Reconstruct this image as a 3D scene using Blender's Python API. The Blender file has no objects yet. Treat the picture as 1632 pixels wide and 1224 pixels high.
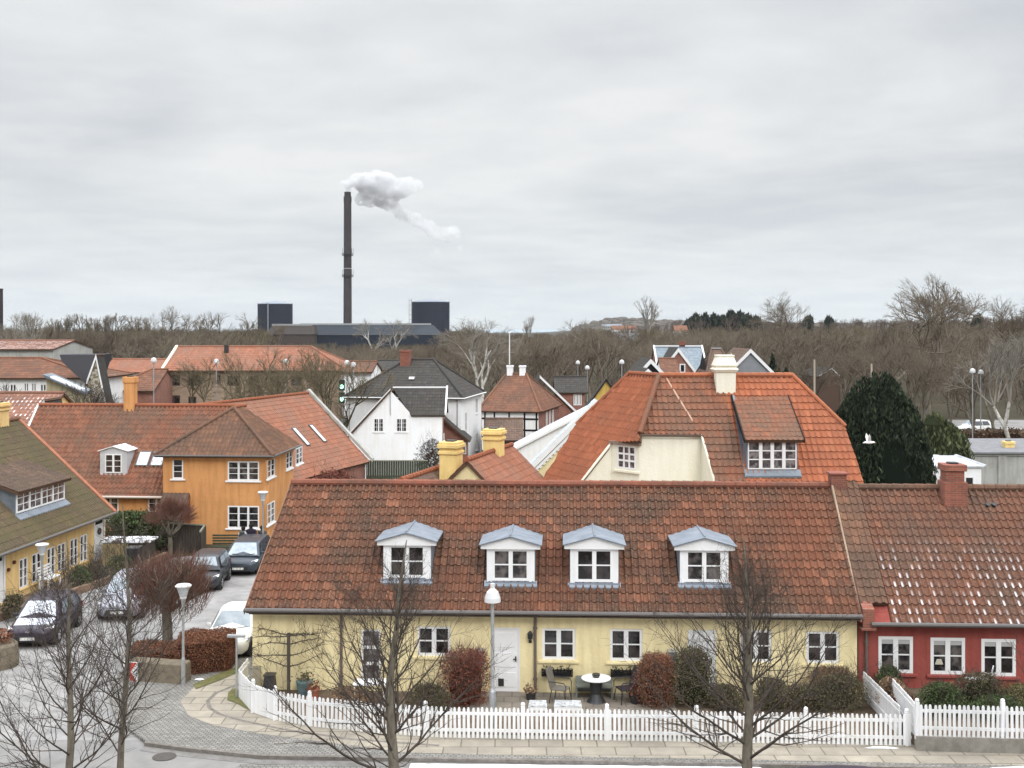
import bpy, bmesh, math, random
import numpy as np
from mathutils import Vector, Matrix
R = math.radians
rnd = random.Random(7)
SC = bpy.context.scene
COL = SC.collection

# ------------------------------------------------------------------ camera, sky, sun, exposure
H, F, CX, CY = 11.7, 1850.0, 816.0, 525.0      # eye height (m), focal length and horizon in photo pixels
cam_d = bpy.data.cameras.new('camera'); cam = bpy.data.objects.new('camera', cam_d); COL.objects.link(cam)
cam.location = (0, 0, H); cam.rotation_euler = (R(90), 0, 0)
cam_d.sensor_width = 36; cam_d.lens = F / 1632 * 36; cam_d.shift_y = -(612 - CY) / 1632
cam_d.clip_start = 0.5; cam_d.clip_end = 90000
SC.camera = cam
SC.view_settings.view_transform = 'Standard'; SC.view_settings.look = 'None'
SC.view_settings.exposure = 0.18
SC.cycles.volume_bounces = 2; SC.view_settings.gamma = 1; SC.view_settings.use_curve_mapping = False
SUN_EL, SUN_AZ = 38, 158                        # behind the camera, a little to the right
world = bpy.data.worlds.new('World'); SC.world = world; world.use_nodes = True
def build_world():
    nt = world.node_tree; N = nt.nodes; L = nt.links; N.clear()
    out = N.new('ShaderNodeOutputWorld'); bg = N.new('ShaderNodeBackground'); L.new(bg.outputs[0], out.inputs[0])
    sky = N.new('ShaderNodeTexSky'); sky.sky_type = 'NISHITA'; sky.sun_disc = False
    sky.sun_elevation = R(SUN_EL); sky.sun_rotation = R(SUN_AZ); sky.air_density = 1.5; sky.dust_density = 3
    tc = N.new('ShaderNodeTexCoord'); sp = N.new('ShaderNodeSeparateXYZ'); L.new(tc.outputs['Generated'], sp.inputs[0])
    def M(op, a, b=None):
        m = N.new('ShaderNodeMath'); m.operation = op
        for i, v in enumerate((a, b)):
            if v is None: continue
            if isinstance(v, (int, float)): m.inputs[i].default_value = v
            else: L.new(v, m.inputs[i])
        return m.outputs[0]
    z = M('MAXIMUM', sp.outputs[2], 0.0)
    zz = M('ADD', z, 0.10)
    cx = M('DIVIDE', sp.outputs[0], zz); cy = M('DIVIDE', sp.outputs[1], zz)
    cb = N.new('ShaderNodeCombineXYZ'); L.new(cx, cb.inputs[0]); L.new(cy, cb.inputs[1])
    mp = N.new('ShaderNodeMapping'); mp.inputs['Scale'].default_value = (0.85, 0.85, 1); L.new(cb.outputs[0], mp.inputs[0])
    mp.inputs['Rotation'].default_value = (0, 0, R(12)); mp.inputs['Location'].default_value = (3.3, 1.7, 0)
    n1 = N.new('ShaderNodeTexNoise'); n1.inputs['Scale'].default_value = 0.62; n1.inputs['Detail'].default_value = 7
    n1.inputs['Roughness'].default_value = 0.55; n1.inputs['Distortion'].default_value = 0.7; L.new(mp.outputs[0], n1.inputs[0])
    n2 = N.new('ShaderNodeTexNoise'); n2.inputs['Scale'].default_value = 3.0; n2.inputs['Detail'].default_value = 6; L.new(mp.outputs[0], n2.inputs[0])
    c = M('ADD', M('MULTIPLY', n1.outputs[0], 0.68), M('MULTIPLY', n2.outputs[0], 0.32))
    rp = N.new('ShaderNodeValToRGB'); L.new(c, rp.inputs[0])
    e = rp.color_ramp.elements
    e[0].position = 0.36; e[0].color = (0.565, 0.59, 0.63, 1)
    e[1].position = 0.62; e[1].color = (0.775, 0.785, 0.79, 1)
    x = e.new(0.485); x.color = (0.67, 0.69, 0.71, 1)
    # bright low band towards the right of the view, blue-green near the horizon
    hz = M('SUBTRACT', 1.0, M('MINIMUM', M('MULTIPLY', z, 7.0), 1.0))
    mx = N.new('ShaderNodeMixRGB'); L.new(M('MULTIPLY', hz, 0.5), mx.inputs[0]); L.new(rp.outputs[0], mx.inputs[1]); mx.inputs[2].default_value = (0.69, 0.765, 0.795, 1)
    # overcast sky: the zenith is about three times as bright as the horizon
    k = M('ADD', 1.0, M('MULTIPLY', M('MAXIMUM', M('SUBTRACT', z, 0.27), 0.0), 5.6))
    vm = N.new('ShaderNodeVectorMath'); vm.operation = 'SCALE'; L.new(mx.outputs[0], vm.inputs[0]); L.new(k, vm.inputs[3])
    sc = N.new('ShaderNodeVectorMath'); sc.operation = 'SCALE'; L.new(sky.outputs[0], sc.inputs[0]); sc.inputs[3].default_value = 0.06
    fin = N.new('ShaderNodeMixRGB'); fin.inputs[0].default_value = 0.94; L.new(sc.outputs[0], fin.inputs[1]); L.new(vm.outputs[0], fin.inputs[2])
    L.new(fin.outputs[0], bg.inputs[0]); bg.inputs[1].default_value = 1.0
build_world()
sd = bpy.data.lights.new('sun', 'SUN'); so = bpy.data.objects.new('sun', sd); COL.objects.link(so)
sd.energy = 1.0; sd.angle = R(20); sd.color = (1.0, 0.97, 0.92)
so.rotation_euler = (R(90 - SUN_EL), 0, R(180 - SUN_AZ + 0)); so.location = (0, 0, 60)

# ------------------------------------------------------------------ projection helpers
CAM = Vector((0, 0, H))
def ray(x, y): return Vector(((x - CX) / F, 1.0, -(y - CY) / F))
def P(x, y, Y): return CAM + ray(x, y) * Y
def G(x, y, z=0.0): return P(x, y, F * (H - z) / (y - CY))
def onplane(x, y, p0, n):
    r = ray(x, y); return CAM + r * ((p0 - CAM).dot(n) / r.dot(n))

# ------------------------------------------------------------------ mesh builder
class MB:
    def __init__(s): s.v = []; s.f = []; s.m = []
    def add(s, vs, fs, m=0):
        o = len(s.v); s.v += [tuple(v) for v in vs]
        for f in fs: s.f.append(tuple(i + o for i in f)); s.m.append(m)
    def poly(s, pts, m=0): s.add(pts, [tuple(range(len(pts)))], m)
    def hexa(s, p, m=0):                         # p: 8 points, bottom 4 then top 4
        s.add(p, [(3, 2, 1, 0), (4, 5, 6, 7), (0, 1, 5, 4), (1, 2, 6, 5), (2, 3, 7, 6), (3, 0, 4, 7)], m)
    def box(s, x0, x1, y0, y1, z0, z1, m=0):
        s.hexa([(x0, y0, z0), (x1, y0, z0), (x1, y1, z0), (x0, y1, z0), (x0, y0, z1), (x1, y0, z1), (x1, y1, z1), (x0, y1, z1)], m)
    def mbox(s, M, a0, a1, d0, d1, z0, z1, m=0):
        s.hexa([M(a0, d0, z0), M(a1, d0, z0), M(a1, d1, z0), M(a0, d1, z0), M(a0, d0, z1), M(a1, d0, z1), M(a1, d1, z1), M(a0, d1, z1)], m)
    def prism(s, pts, off, m=0):                 # extrude a polygon by a vector
        n = len(pts); q = [Vector(p) + Vector(off) for p in pts]
        s.add(list(pts) + q, [tuple(range(n - 1, -1, -1)), tuple(range(n, 2 * n))] + [(i, (i + 1) % n, n + (i + 1) % n, n + i) for i in range(n)], m)
    def tube(s, pts, rad, n=6, m=0, cap=True):
        pts = [Vector(p) for p in pts]; k = len(pts)
        if not hasattr(rad, '__len__'): rad = [rad] * k
        vs = []; fs = []
        for i, p in enumerate(pts):
            d = (pts[min(i + 1, k - 1)] - pts[max(i - 1, 0)]).normalized()
            a = d.cross(Vector((0, 0, 1)));
            if a.length < 0.01: a = d.cross(Vector((0, 1, 0)))
            a.normalize(); b = d.cross(a)
            for j in range(n):
                t = 2 * math.pi * j / n; vs.append(p + (a * math.cos(t) + b * math.sin(t)) * rad[i])
        for i in range(k - 1):
            for j in range(n):
                fs.append((i * n + j, i * n + (j + 1) % n, (i + 1) * n + (j + 1) % n, (i + 1) * n + j))
        if cap: fs += [tuple(range(n - 1, -1, -1)), tuple(range((k - 1) * n, k * n))]
        s.add(vs, fs, m)
    def lathe(s, prof, c=(0, 0, 0), n=16, m=0):  # prof: (r, z)
        vs = []; fs = []
        for r, z in prof:
            for j in range(n):
                t = 2 * math.pi * j / n; vs.append((c[0] + r * math.cos(t), c[1] + r * math.sin(t), c[2] + z))
        for i in range(len(prof) - 1):
            for j in range(n): fs.append((i * n + j, i * n + (j + 1) % n, (i + 1) * n + (j + 1) % n, (i + 1) * n + j))
        fs += [tuple(range(n - 1, -1, -1)), tuple(range((len(prof) - 1) * n, len(prof) * n))]
        s.add(vs, fs, m)

def link(o, parent=None):
    COL.objects.link(o)
    if parent is not None: o.parent = parent
    return o
def obj(name, mb, mats, parent=None, smooth=False, bevel=0):
    me = bpy.data.meshes.new(name); me.from_pydata(mb.v, [], mb.f)
    if not isinstance(mats, (list, tuple)): mats = [mats]
    for m in mats: me.materials.append(m)
    if len(mats) > 1: me.polygons.foreach_set('material_index', mb.m)
    bm = bmesh.new(); bm.from_mesh(me); bmesh.ops.recalc_face_normals(bm, faces=bm.faces); bm.to_mesh(me); bm.free()
    if smooth: me.polygons.foreach_set('use_smooth', [True] * len(me.polygons))
    me.update()
    o = link(bpy.data.objects.new(name, me), parent)
    if bevel:
        b = o.modifiers.new('bevel', 'BEVEL'); b.width = bevel; b.segments = 2; b.limit_method = 'ANGLE'; b.angle_limit = R(35)
    return o
def npmesh(name, V, Fq, mat, parent=None, smooth=False, mi=None):
    me = bpy.data.meshes.new(name); V = np.asarray(V, np.float32); Fq = np.asarray(Fq, np.int32); k = Fq.shape[1]
    me.vertices.add(len(V)); me.vertices.foreach_set('co', V.ravel())
    me.loops.add(Fq.size); me.loops.foreach_set('vertex_index', Fq.ravel())
    me.polygons.add(len(Fq)); me.polygons.foreach_set('loop_start', np.arange(0, Fq.size, k, dtype=np.int32))
    me.polygons.foreach_set('loop_total', np.full(len(Fq), k, np.int32))
    if smooth: me.polygons.foreach_set('use_smooth', np.ones(len(Fq), bool))
    for m in (mat if isinstance(mat, (list, tuple)) else [mat]): me.materials.append(m)
    if mi is not None: me.polygons.foreach_set('material_index', np.asarray(mi, np.int32))
    me.update(calc_edges=True); me.validate()
    return link(bpy.data.objects.new(name, me), parent)
def tag(o, label, cat, group=None):
    o['label'] = label; o['category'] = cat
    if group: o['group'] = group
    return o
def thing(name, label, cat, loc=(0, 0, 0), yaw=0.0, group=None):
    o = bpy.data.objects.new(name, None); o.empty_display_size = 0.3; COL.objects.link(o)
    o.location = loc; o.rotation_euler = (0, 0, yaw)
    return tag(o, label, cat, group)
def struct(o, kind='structure'): o['kind'] = kind; return o
def copy_tree(o, parent=None):
    c = o.copy(); COL.objects.link(c); c.parent = parent
    for ch in list(o.children): copy_tree(ch, c)
    return c

# ------------------------------------------------------------------ materials
MATS = {}
def mat(name, col, rough=0.8, col2=None, scale=3.0, bump=0.0, bscale=None, metal=0.0, detail=5, pos=(0.35, 0.65), col3=None, emit=0, spec=None, stretch=None):
    if name in MATS: return MATS[name]
    m = bpy.data.materials.new(name); m.use_nodes = True; nt = m.node_tree; N = nt.nodes; L = nt.links
    b = N['Principled BSDF']; b.inputs['Base Color'].default_value = (*col, 1); b.inputs['Roughness'].default_value = rough
    b.inputs['Metallic'].default_value = metal
    if spec is None and rough >= .8: spec = .12
    if spec is not None: b.inputs['Specular IOR Level'].default_value = spec
    if emit: b.inputs['Emission Color'].default_value = (*col, 1); b.inputs['Emission Strength'].default_value = emit
    if col2 or bump:
        tc = N.new('ShaderNodeTexCoord'); mp = N.new('ShaderNodeMapping'); L.new(tc.outputs['Object'], mp.inputs[0])
        if stretch: mp.inputs['Scale'].default_value = stretch
    if col2:
        n = N.new('ShaderNodeTexNoise'); n.inputs['Scale'].default_value = scale; n.inputs['Detail'].default_value = detail
        n.inputs['Roughness'].default_value = 0.65; L.new(mp.outputs[0], n.inputs[0])
        r = N.new('ShaderNodeValToRGB'); L.new(n.outputs[0], r.inputs[0]); e = r.color_ramp.elements
        e[0].position = pos[0]; e[0].color = (*col, 1); e[1].position = pos[1]; e[1].color = (*col2, 1)
        if col3: x = e.new((pos[0] + pos[1]) / 2); x.color = (*col3, 1)
        L.new(r.outputs[0], b.inputs['Base Color'])
    if bump:
        n = N.new('ShaderNodeTexNoise'); n.inputs['Scale'].default_value = bscale or scale * 6; n.inputs['Detail'].default_value = 4; L.new(mp.outputs[0], n.inputs[0])
        bp = N.new('ShaderNodeBump'); bp.inputs['Strength'].default_value = bump; bp.inputs['Distance'].default_value = 0.02
        L.new(n.outputs[0], bp.inputs['Height']); L.new(bp.outputs[0], b.inputs['Normal'])
    MATS[name] = m; return m
def plaster(name, c, stain=0.78, rough=0.9):
    """lime-washed render: base colour with blotches and rain streaks"""
    m = bpy.data.materials.new(name); m.use_nodes = True; nt = m.node_tree; N = nt.nodes; L = nt.links; b = N['Principled BSDF']
    tc = N.new('ShaderNodeTexCoord')
    n1 = N.new('ShaderNodeTexNoise'); n1.inputs['Scale'].default_value = 0.7; n1.inputs['Detail'].default_value = 7; n1.inputs['Roughness'].default_value = 0.7; L.new(tc.outputs['Object'], n1.inputs[0])
    mp = N.new('ShaderNodeMapping'); mp.inputs['Scale'].default_value = (3.5, 3.5, 0.35); L.new(tc.outputs['Object'], mp.inputs[0])
    n2 = N.new('ShaderNodeTexNoise'); n2.inputs['Scale'].default_value = 1.3; n2.inputs['Detail'].default_value = 6; L.new(mp.outputs[0], n2.inputs[0])
    ad = N.new('ShaderNodeMath'); ad.operation = 'MULTIPLY'; L.new(n1.outputs[0], ad.inputs[0]); L.new(n2.outputs[0], ad.inputs[1])
    r = N.new('ShaderNodeValToRGB'); L.new(ad.outputs[0], r.inputs[0]); e = r.color_ramp.elements
    e[0].position = 0.12; e[0].color = (c[0] * stain, c[1] * stain * .97, c[2] * stain * .92, 1); e[1].position = 0.30; e[1].color = (*c, 1)
    L.new(r.outputs[0], b.inputs['Base Color']); b.inputs['Roughness'].default_value = rough; b.inputs['Specular IOR Level'].default_value = 0.2
    n3 = N.new('ShaderNodeTexNoise'); n3.inputs['Scale'].default_value = 9; n3.inputs['Detail'].default_value = 6; L.new(tc.outputs['Object'], n3.inputs[0])
    bp = N.new('ShaderNodeBump'); bp.inputs['Strength'].default_value = 0.5; bp.inputs['Distance'].default_value = 0.03; L.new(n3.outputs[0], bp.inputs['Height']); L.new(bp.outputs[0], b.inputs['Normal'])
    return m
def tilemat(name, cols, dirt=(0.07, 0.055, 0.045), dirt_amt=0.5, moss=None, snow=0.0, seed=0.0, rough=0.85, patch=None, dscale=0.5, vmin=None):
    """clay tiles: one tone per tile (from the UV tile index), weathering patches, optional moss and snow"""
    m = bpy.data.materials.new(name); m.use_nodes = True; nt = m.node_tree; N = nt.nodes; L = nt.links; b = N['Principled BSDF']
    uv = N.new('ShaderNodeUVMap'); uv.uv_map = 'tile'
    fl = N.new('ShaderNodeVectorMath'); fl.operation = 'FLOOR'; L.new(uv.outputs[0], fl.inputs[0])
    ad = N.new('ShaderNodeVectorMath'); ad.operation = 'ADD'; L.new(fl.outputs[0], ad.inputs[0]); ad.inputs[1].default_value = (seed, seed * 1.7, 0)
    wn = N.new('ShaderNodeTexWhiteNoise'); wn.noise_dimensions = '2D'; L.new(ad.outputs[0], wn.inputs[0])
    r = N.new('ShaderNodeValToRGB'); L.new(wn.outputs[0], r.inputs[0]); e = r.color_ramp.elements
    k = len(cols)
    for i, c in enumerate(cols):
        x = e[i] if i < 2 else e.new(1.0)
        x.position = i / (k - 1) if k > 1 else 0
        x.color = (*c, 1)
    tc = N.new('ShaderNodeTexCoord')
    def noise(s, det=6, ro=0.62, off=0):
        mp = N.new('ShaderNodeMapping'); mp.inputs['Location'].default_value = (off + seed, off, off); L.new(tc.outputs['Object'], mp.inputs[0])
        n = N.new('ShaderNodeTexNoise'); n.inputs['Scale'].default_value = s; n.inputs['Detail'].default_value = det; n.inputs['Roughness'].default_value = ro; L.new(mp.outputs[0], n.inputs[0]); return n.outputs[0]
    def step(v, a, c_, amt=1.0):
        q = N.new('ShaderNodeMapRange'); q.inputs['From Min'].default_value = a; q.inputs['From Max'].default_value = c_; q.inputs['To Max'].default_value = amt; L.new(v, q.inputs[0]); return q.outputs[0]
    cur = r.outputs[0]
    def mix(fac, c, cur):
        x = N.new('ShaderNodeMixRGB'); L.new(fac, x.inputs[0]); L.new(cur, x.inputs[1])
        x.inputs[2].default_value = (*c, 1); return x.outputs[0]
    cur = mix(step(noise(dscale), 0.42, 0.62, dirt_amt), dirt, cur)
    cur = mix(step(noise(5.0, 4, 0.7, 9), 0.45, 0.72, dirt_amt * 0.9), dirt, cur)
    cur = mix(step(noise(14.0, 3, 0.7, 19), 0.50, 0.75, dirt_amt * 0.8), (0.30, 0.20, 0.14), cur)
    if patch: cur = mix(step(noise(0.35, 2, 0.4, 31), 0.52, 0.68, 0.5), patch, cur)
    if moss: cur = mix(step(noise(1.1, 7, 0.7, 5), 0.36, 0.56, moss[1]), moss[0], cur)
    if snow:
        sx = N.new('ShaderNodeSeparateXYZ'); L.new(uv.outputs[0], sx.inputs[0])
        fr = N.new('ShaderNodeMath'); fr.operation = 'FRACT'; L.new(sx.outputs[0], fr.inputs[0])
        a1 = step(fr.outputs[0], 0.56, 0.68); a2 = N.new('ShaderNodeMath'); a2.operation = 'SUBTRACT'; a2.inputs[0].default_value = 1.0
        L.new(step(fr.outputs[0], 0.80, 0.92), a2.inputs[1])
        fv = N.new('ShaderNodeMath'); fv.operation = 'FRACT'; L.new(sx.outputs[1], fv.inputs[0]); a3 = step(fv.outputs[0], 0.30, 0.55)
        lo = step(sx.outputs[1], vmin[0], vmin[1])
        nn = step(noise(0.55, 3, 0.5, 3), 0.34, 0.50)
        w2 = step(wn.outputs[0], 0.15, 0.6)
        cur2 = a1
        for q in (a2.outputs[0], a3, lo, nn, w2):
            mm = N.new('ShaderNodeMath'); mm.operation = 'MULTIPLY'; L.new(cur2, mm.inputs[0]); L.new(q, mm.inputs[1]); cur2 = mm.outputs[0]
        mm = N.new('ShaderNodeMath'); mm.operation = 'MULTIPLY'; L.new(cur2, mm.inputs[0]); mm.inputs[1].default_value = snow
        cur = mix(mm.outputs[0], (0.80, 0.80, 0.83), cur)
    L.new(cur, b.inputs['Base Color']); b.inputs['Roughness'].default_value = rough; b.inputs['Specular IOR Level'].default_value = 0.10
    bp = N.new('ShaderNodeBump'); bp.inputs['Strength'].default_value = 0.4; bp.inputs['Distance'].default_value = 0.02
    L.new(noise(20, 4), bp.inputs['Height']); L.new(bp.outputs[0], b.inputs['Normal'])
    return m
def brickmat(name, c1, c2, mortar, sc=1.0, bw=0.24, bh=0.075, vertical=True, msize=0.008, rough=0.9, off=0.5):
    """bricks, slabs or setts laid in object space"""
    m = bpy.data.materials.new(name); m.use_nodes = True; nt = m.node_tree; N = nt.nodes; L = nt.links; b = N['Principled BSDF']
    tc = N.new('ShaderNodeTexCoord'); src = tc.outputs['Object']
    if vertical:
        sp = N.new('ShaderNodeSeparateXYZ'); L.new(src, sp.inputs[0]); a = N.new('ShaderNodeMath'); a.operation = 'ADD'; L.new(sp.outputs[0], a.inputs[0]); L.new(sp.outputs[1], a.inputs[1])
        cb = N.new('ShaderNodeCombineXYZ'); L.new(a.outputs[0], cb.inputs[0]); L.new(sp.outputs[2], cb.inputs[1]); src = cb.outputs[0]
    br = N.new('ShaderNodeTexBrick'); L.new(src, br.inputs[0]); br.inputs['Color1'].default_value = (*c1, 1); br.inputs['Color2'].default_value = (*c2, 1); br.inputs['Mortar'].default_value = (*mortar, 1)
    br.inputs['Scale'].default_value = sc; br.inputs['Brick Width'].default_value = bw; br.inputs['Row Height'].default_value = bh; br.inputs['Mortar Size'].default_value = msize; br.offset = off
    n = N.new('ShaderNodeTexNoise'); n.inputs['Scale'].default_value = 1.2; n.inputs['Detail'].default_value = 8; n.inputs['Roughness'].default_value = .7; L.new(tc.outputs['Object'], n.inputs[0])
    q = N.new('ShaderNodeMapRange'); q.inputs['From Min'].default_value = .3; q.inputs['From Max'].default_value = .7; q.inputs['To Min'].default_value = .72; q.inputs['To Max'].default_value = 1.18; L.new(n.outputs[0], q.inputs[0])
    v = N.new('ShaderNodeVectorMath'); v.operation = 'SCALE'; L.new(br.outputs[0], v.inputs[0]); L.new(q.outputs[0], v.inputs[3]); L.new(v.outputs[0], b.inputs['Base Color'])
    b.inputs['Roughness'].default_value = rough
    bp = N.new('ShaderNodeBump'); bp.inputs['Strength'].default_value = .4; bp.inputs['Distance'].default_value = .01; bp.invert = True; L.new(br.outputs['Fac'], bp.inputs['Height']); L.new(bp.outputs[0], b.inputs['Normal'])
    return m
def leafmat(name, cols, rough=0.8):
    m = bpy.data.materials.new(name); m.use_nodes = True; nt = m.node_tree; N = nt.nodes; L = nt.links; b = N['Principled BSDF']
    g = N.new('ShaderNodeNewGeometry'); r = N.new('ShaderNodeValToRGB'); L.new(g.outputs['Random Per Island'], r.inputs[0]); e = r.color_ramp.elements
    for i, c in enumerate(cols):
        x = e[i] if i < 2 else e.new(1.0)
        x.position = i / (len(cols) - 1); x.color = (*c, 1)
    L.new(r.outputs[0], b.inputs['Base Color']); b.inputs['Roughness'].default_value = rough; b.inputs['Specular IOR Level'].default_value = 0.2
    return m
def glassmat(name, c1, c2, scale=1.5, rough=0.06):
    """window glass over a dim room: dark, glossy, with uneven shapes behind it"""
    m = mat(name, c1, rough, c2, scale=scale, detail=2, pos=(0.45, 0.62)); m.node_tree.nodes['Principled BSDF'].inputs['Specular IOR Level'].default_value = 0.55
    return m

TILE_Y = tilemat('tile_weathered_red', [(0.112, 0.053, 0.034), (0.142, 0.062, 0.038), (0.19, 0.077, 0.045), (0.092, 0.047, 0.033), (0.27, 0.115, 0.068)], dirt_amt=0.80, seed=1, dirt=(0.068, 0.046, 0.035), patch=(0.175, 0.066, 0.038))
TILE_Y2 = tilemat('tile_bright_red', [(0.30, 0.11, 0.07), (0.25, 0.09, 0.06), (0.36, 0.14, 0.09)], dirt_amt=0.5, seed=4)
TILE_R = tilemat('tile_brown_red', [(0.14, 0.064, 0.043), (0.17, 0.075, 0.048), (0.12, 0.058, 0.042), (0.215, 0.095, 0.06)], dirt_amt=0.65, seed=2, snow=0.7, vmin=(6.0, 12.0), dirt=(0.10, 0.07, 0.054))
TILE_D = tilemat('tile_dark_brown', [(0.15, 0.10, 0.08), (0.12, 0.085, 0.068), (0.18, 0.115, 0.088)], dirt_amt=0.4, seed=3)
TILE_O = tilemat('tile_orange', [(0.37, 0.122, 0.06), (0.33, 0.11, 0.056), (0.29, 0.10, 0.054), (0.43, 0.15, 0.075)], dirt_amt=0.42, seed=5, dirt=(0.24, 0.10, 0.06))
TILE_OB = tilemat('tile_orange_weathered', [(0.24, 0.094, 0.055), (0.19, 0.08, 0.05), (0.29, 0.108, 0.06)], dirt_amt=0.7, seed=6, dirt=(0.135, 0.09, 0.066))
TILE_OL = tilemat('tile_orange_shaded_side', [(0.30, 0.10, 0.052), (0.25, 0.086, 0.047), (0.35, 0.12, 0.062)], dirt_amt=0.45, seed=8, dirt=(0.2, 0.085, 0.05))  # darker copy of the orange tile, with the slope's shade put into its colour
TILE_W = tilemat('tile_left_wing', [(0.23, 0.092, 0.056), (0.19, 0.079, 0.05), (0.28, 0.116, 0.07), (0.15, 0.068, 0.046)], dirt_amt=0.65, seed=7, dirt=(0.13, 0.093, 0.072))
TILE_HIP = tilemat('tile_hip_brown', [(0.165, 0.088, 0.058), (0.135, 0.075, 0.052), (0.205, 0.105, 0.066)], dirt_amt=0.5, seed=9)
TILE_M = tilemat('tile_mossy', [(0.125, 0.09, 0.058), (0.10, 0.075, 0.05), (0.155, 0.105, 0.065)], dirt_amt=0.5, moss=((0.098, 0.09, 0.045), 0.6), seed=10)
TILE_MD = tilemat('tile_mossy_dark', [(0.13, 0.09, 0.07), (0.10, 0.075, 0.06), (0.16, 0.105, 0.08)], dirt_amt=0.5, seed=11)
TILE_S = tilemat('tile_slate_dark', [(0.055, 0.055, 0.057), (0.04, 0.041, 0.045), (0.075, 0.075, 0.074)], dirt_amt=0.3, moss=((0.062, 0.060, 0.048), 0.4), seed=12)
TILE_RB = tilemat('tile_rust_brown', [(0.19, 0.085, 0.055), (0.155, 0.072, 0.048), (0.225, 0.105, 0.066)], dirt_amt=0.5, seed=13)
TILE_F = tilemat('tile_far_red', [(0.29, 0.115, 0.07), (0.245, 0.10, 0.062), (0.34, 0.14, 0.088)], dirt_amt=0.5, seed=14, dirt=(0.2, 0.13, 0.10))
TILE_SN = tilemat('tile_snow_dusted', [(0.27, 0.13, 0.09), (0.22, 0.11, 0.08), (0.31, 0.15, 0.1)], dirt_amt=0.4, seed=15, snow=0.8, vmin=(0.5, 2.0))
UNDER = mat('roof_underlay', (0.10, 0.06, 0.04), 0.9)
PL_Y = plaster('plaster_pale_yellow', (0.80, 0.69, 0.41), 0.82)
PL_Y2 = plaster('plaster_ochre_yellow', (0.74, 0.52, 0.235), 0.78)
PL_O = plaster('plaster_orange', (0.62, 0.305, 0.12), 0.76)
PL_R = plaster('plaster_red', (0.30, 0.075, 0.062), 0.76)
PL_W = plaster('plaster_white', (0.84, 0.85, 0.86), 0.94)
PL_C = plaster('plaster_cream', (0.80, 0.775, 0.66), 0.94)
PL_G = plaster('plaster_grey', (0.42, 0.42, 0.40), 0.7)
PL_GY = plaster('plaster_grey_yellow', (0.45, 0.40, 0.26), 0.6)
PL_IVY = mat('ivy_stained_render', (0.50, 0.47, 0.40), 0.9, (0.16, 0.13, 0.09), scale=2.6, bump=.3, pos=(.45, .56))
PAINT_W = mat('white_paint', (0.80, 0.80, 0.81), 0.45, (0.74, 0.74, 0.73), scale=2, bump=0.05)
PICKET = leafmat_early = None
PAINT_W2 = mat('white_painted_wood', (0.82, 0.82, 0.84), 0.5, (0.70, 0.70, 0.69), scale=4, bump=0.1, stretch=(1, 1, .3))
GLASS = glassmat('window_glass', (0.012, 0.011, 0.012), (0.055, 0.045, 0.045))
GLASS2 = glassmat('curtained_glass', (0.05, 0.045, 0.05), (0.22, 0.20, 0.20), 3.0, 0.12)
GLASS3 = glassmat('window_glass_curtain', (0.02, 0.018, 0.02), (0.13, 0.115, 0.11), 2.2, 0.08)
GLASS_SKY = mat('skylight_glass', (0.55, 0.60, 0.66), 0.12, spec=0.8)
ZINC = mat('zinc', (0.17, 0.20, 0.24), 0.6, (0.26, 0.29, 0.335), scale=2.2, metal=0.35, bump=.05)
ZINC_D = mat('zinc_dark', (0.13, 0.155, 0.185), 0.5, (0.20, 0.23, 0.26), scale=2, metal=0.25)
GUT = mat('gutter_grey', (0.11, 0.10, 0.095), 0.6)
PIPE = mat('downpipe_brown', (0.13, 0.10, 0.085), 0.6)
BRICK = brickmat('brick_red', (0.30, 0.10, 0.065), (0.22, 0.075, 0.05), (0.30, 0.24, 0.2))
BRICK_B = brickmat('brick_buff', (0.35, 0.25, 0.17), (0.28, 0.19, 0.13), (0.36, 0.31, 0.25))
BRICK_CH = brickmat('brick_chimney_red', (0.30, 0.09, 0.055), (0.20, 0.065, 0.045), (0.24, 0.15, 0.11))
BLACKWOOD = mat('black_timber', (0.018, 0.017, 0.018), 0.8)
DARKWOOD = mat('dark_wood', (0.055, 0.045, 0.038), 0.85, (0.10, 0.085, 0.07), scale=5, stretch=(4, 4, .4), bump=.2)
GREENWOOD = mat('green_black_fence_wood', (0.035, 0.045, 0.03), 0.9, (0.075, 0.08, 0.055), scale=4, stretch=(5, 5, .4), bump=.2)
METAL_G = mat('galvanised_steel', (0.36, 0.37, 0.38), 0.4, (0.46, 0.47, 0.48), scale=8, metal=0.6)
METAL_B = mat('black_metal', (0.025, 0.025, 0.027), 0.45)
LAMP_W = mat('opal_shade', (0.58, 0.58, 0.58), 0.4)
CONC = mat('concrete', (0.30, 0.28, 0.25), 0.95, (0.20, 0.185, 0.16), scale=3, bump=.3)
CONC_Y = mat('concrete_mossy', (0.20, 0.165, 0.12), 0.95, (0.13, 0.11, 0.085), scale=4, bump=.4)
SNOW = mat('snow', (0.86, 0.88, 0.92), 0.75, (0.78, 0.80, 0.84), scale=6, bump=.4, bscale=14)
BARK = mat('bark_grey_brown', (0.105, 0.088, 0.068), 0.95, (0.19, 0.17, 0.135), scale=9, stretch=(1, 1, .3), bump=.5)
TWIG = mat('twig_dark', (0.050, 0.040, 0.034), 0.9, (0.09, 0.072, 0.06), scale=2)
TWIG_R = mat('twig_reddish', (0.12, 0.055, 0.042), 0.9, (0.19, 0.10, 0.075), scale=3)
TWIG_M = mat('twig_grey_brown', (0.115, 0.092, 0.068), 0.95, (0.20, 0.165, 0.125), scale=.06, pos=(.4, .6))
TWIG_M2 = mat('twig_olive_brown', (0.125, 0.105, 0.066), 0.95, (0.17, 0.14, 0.095), scale=.05, pos=(.4, .6))
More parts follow.
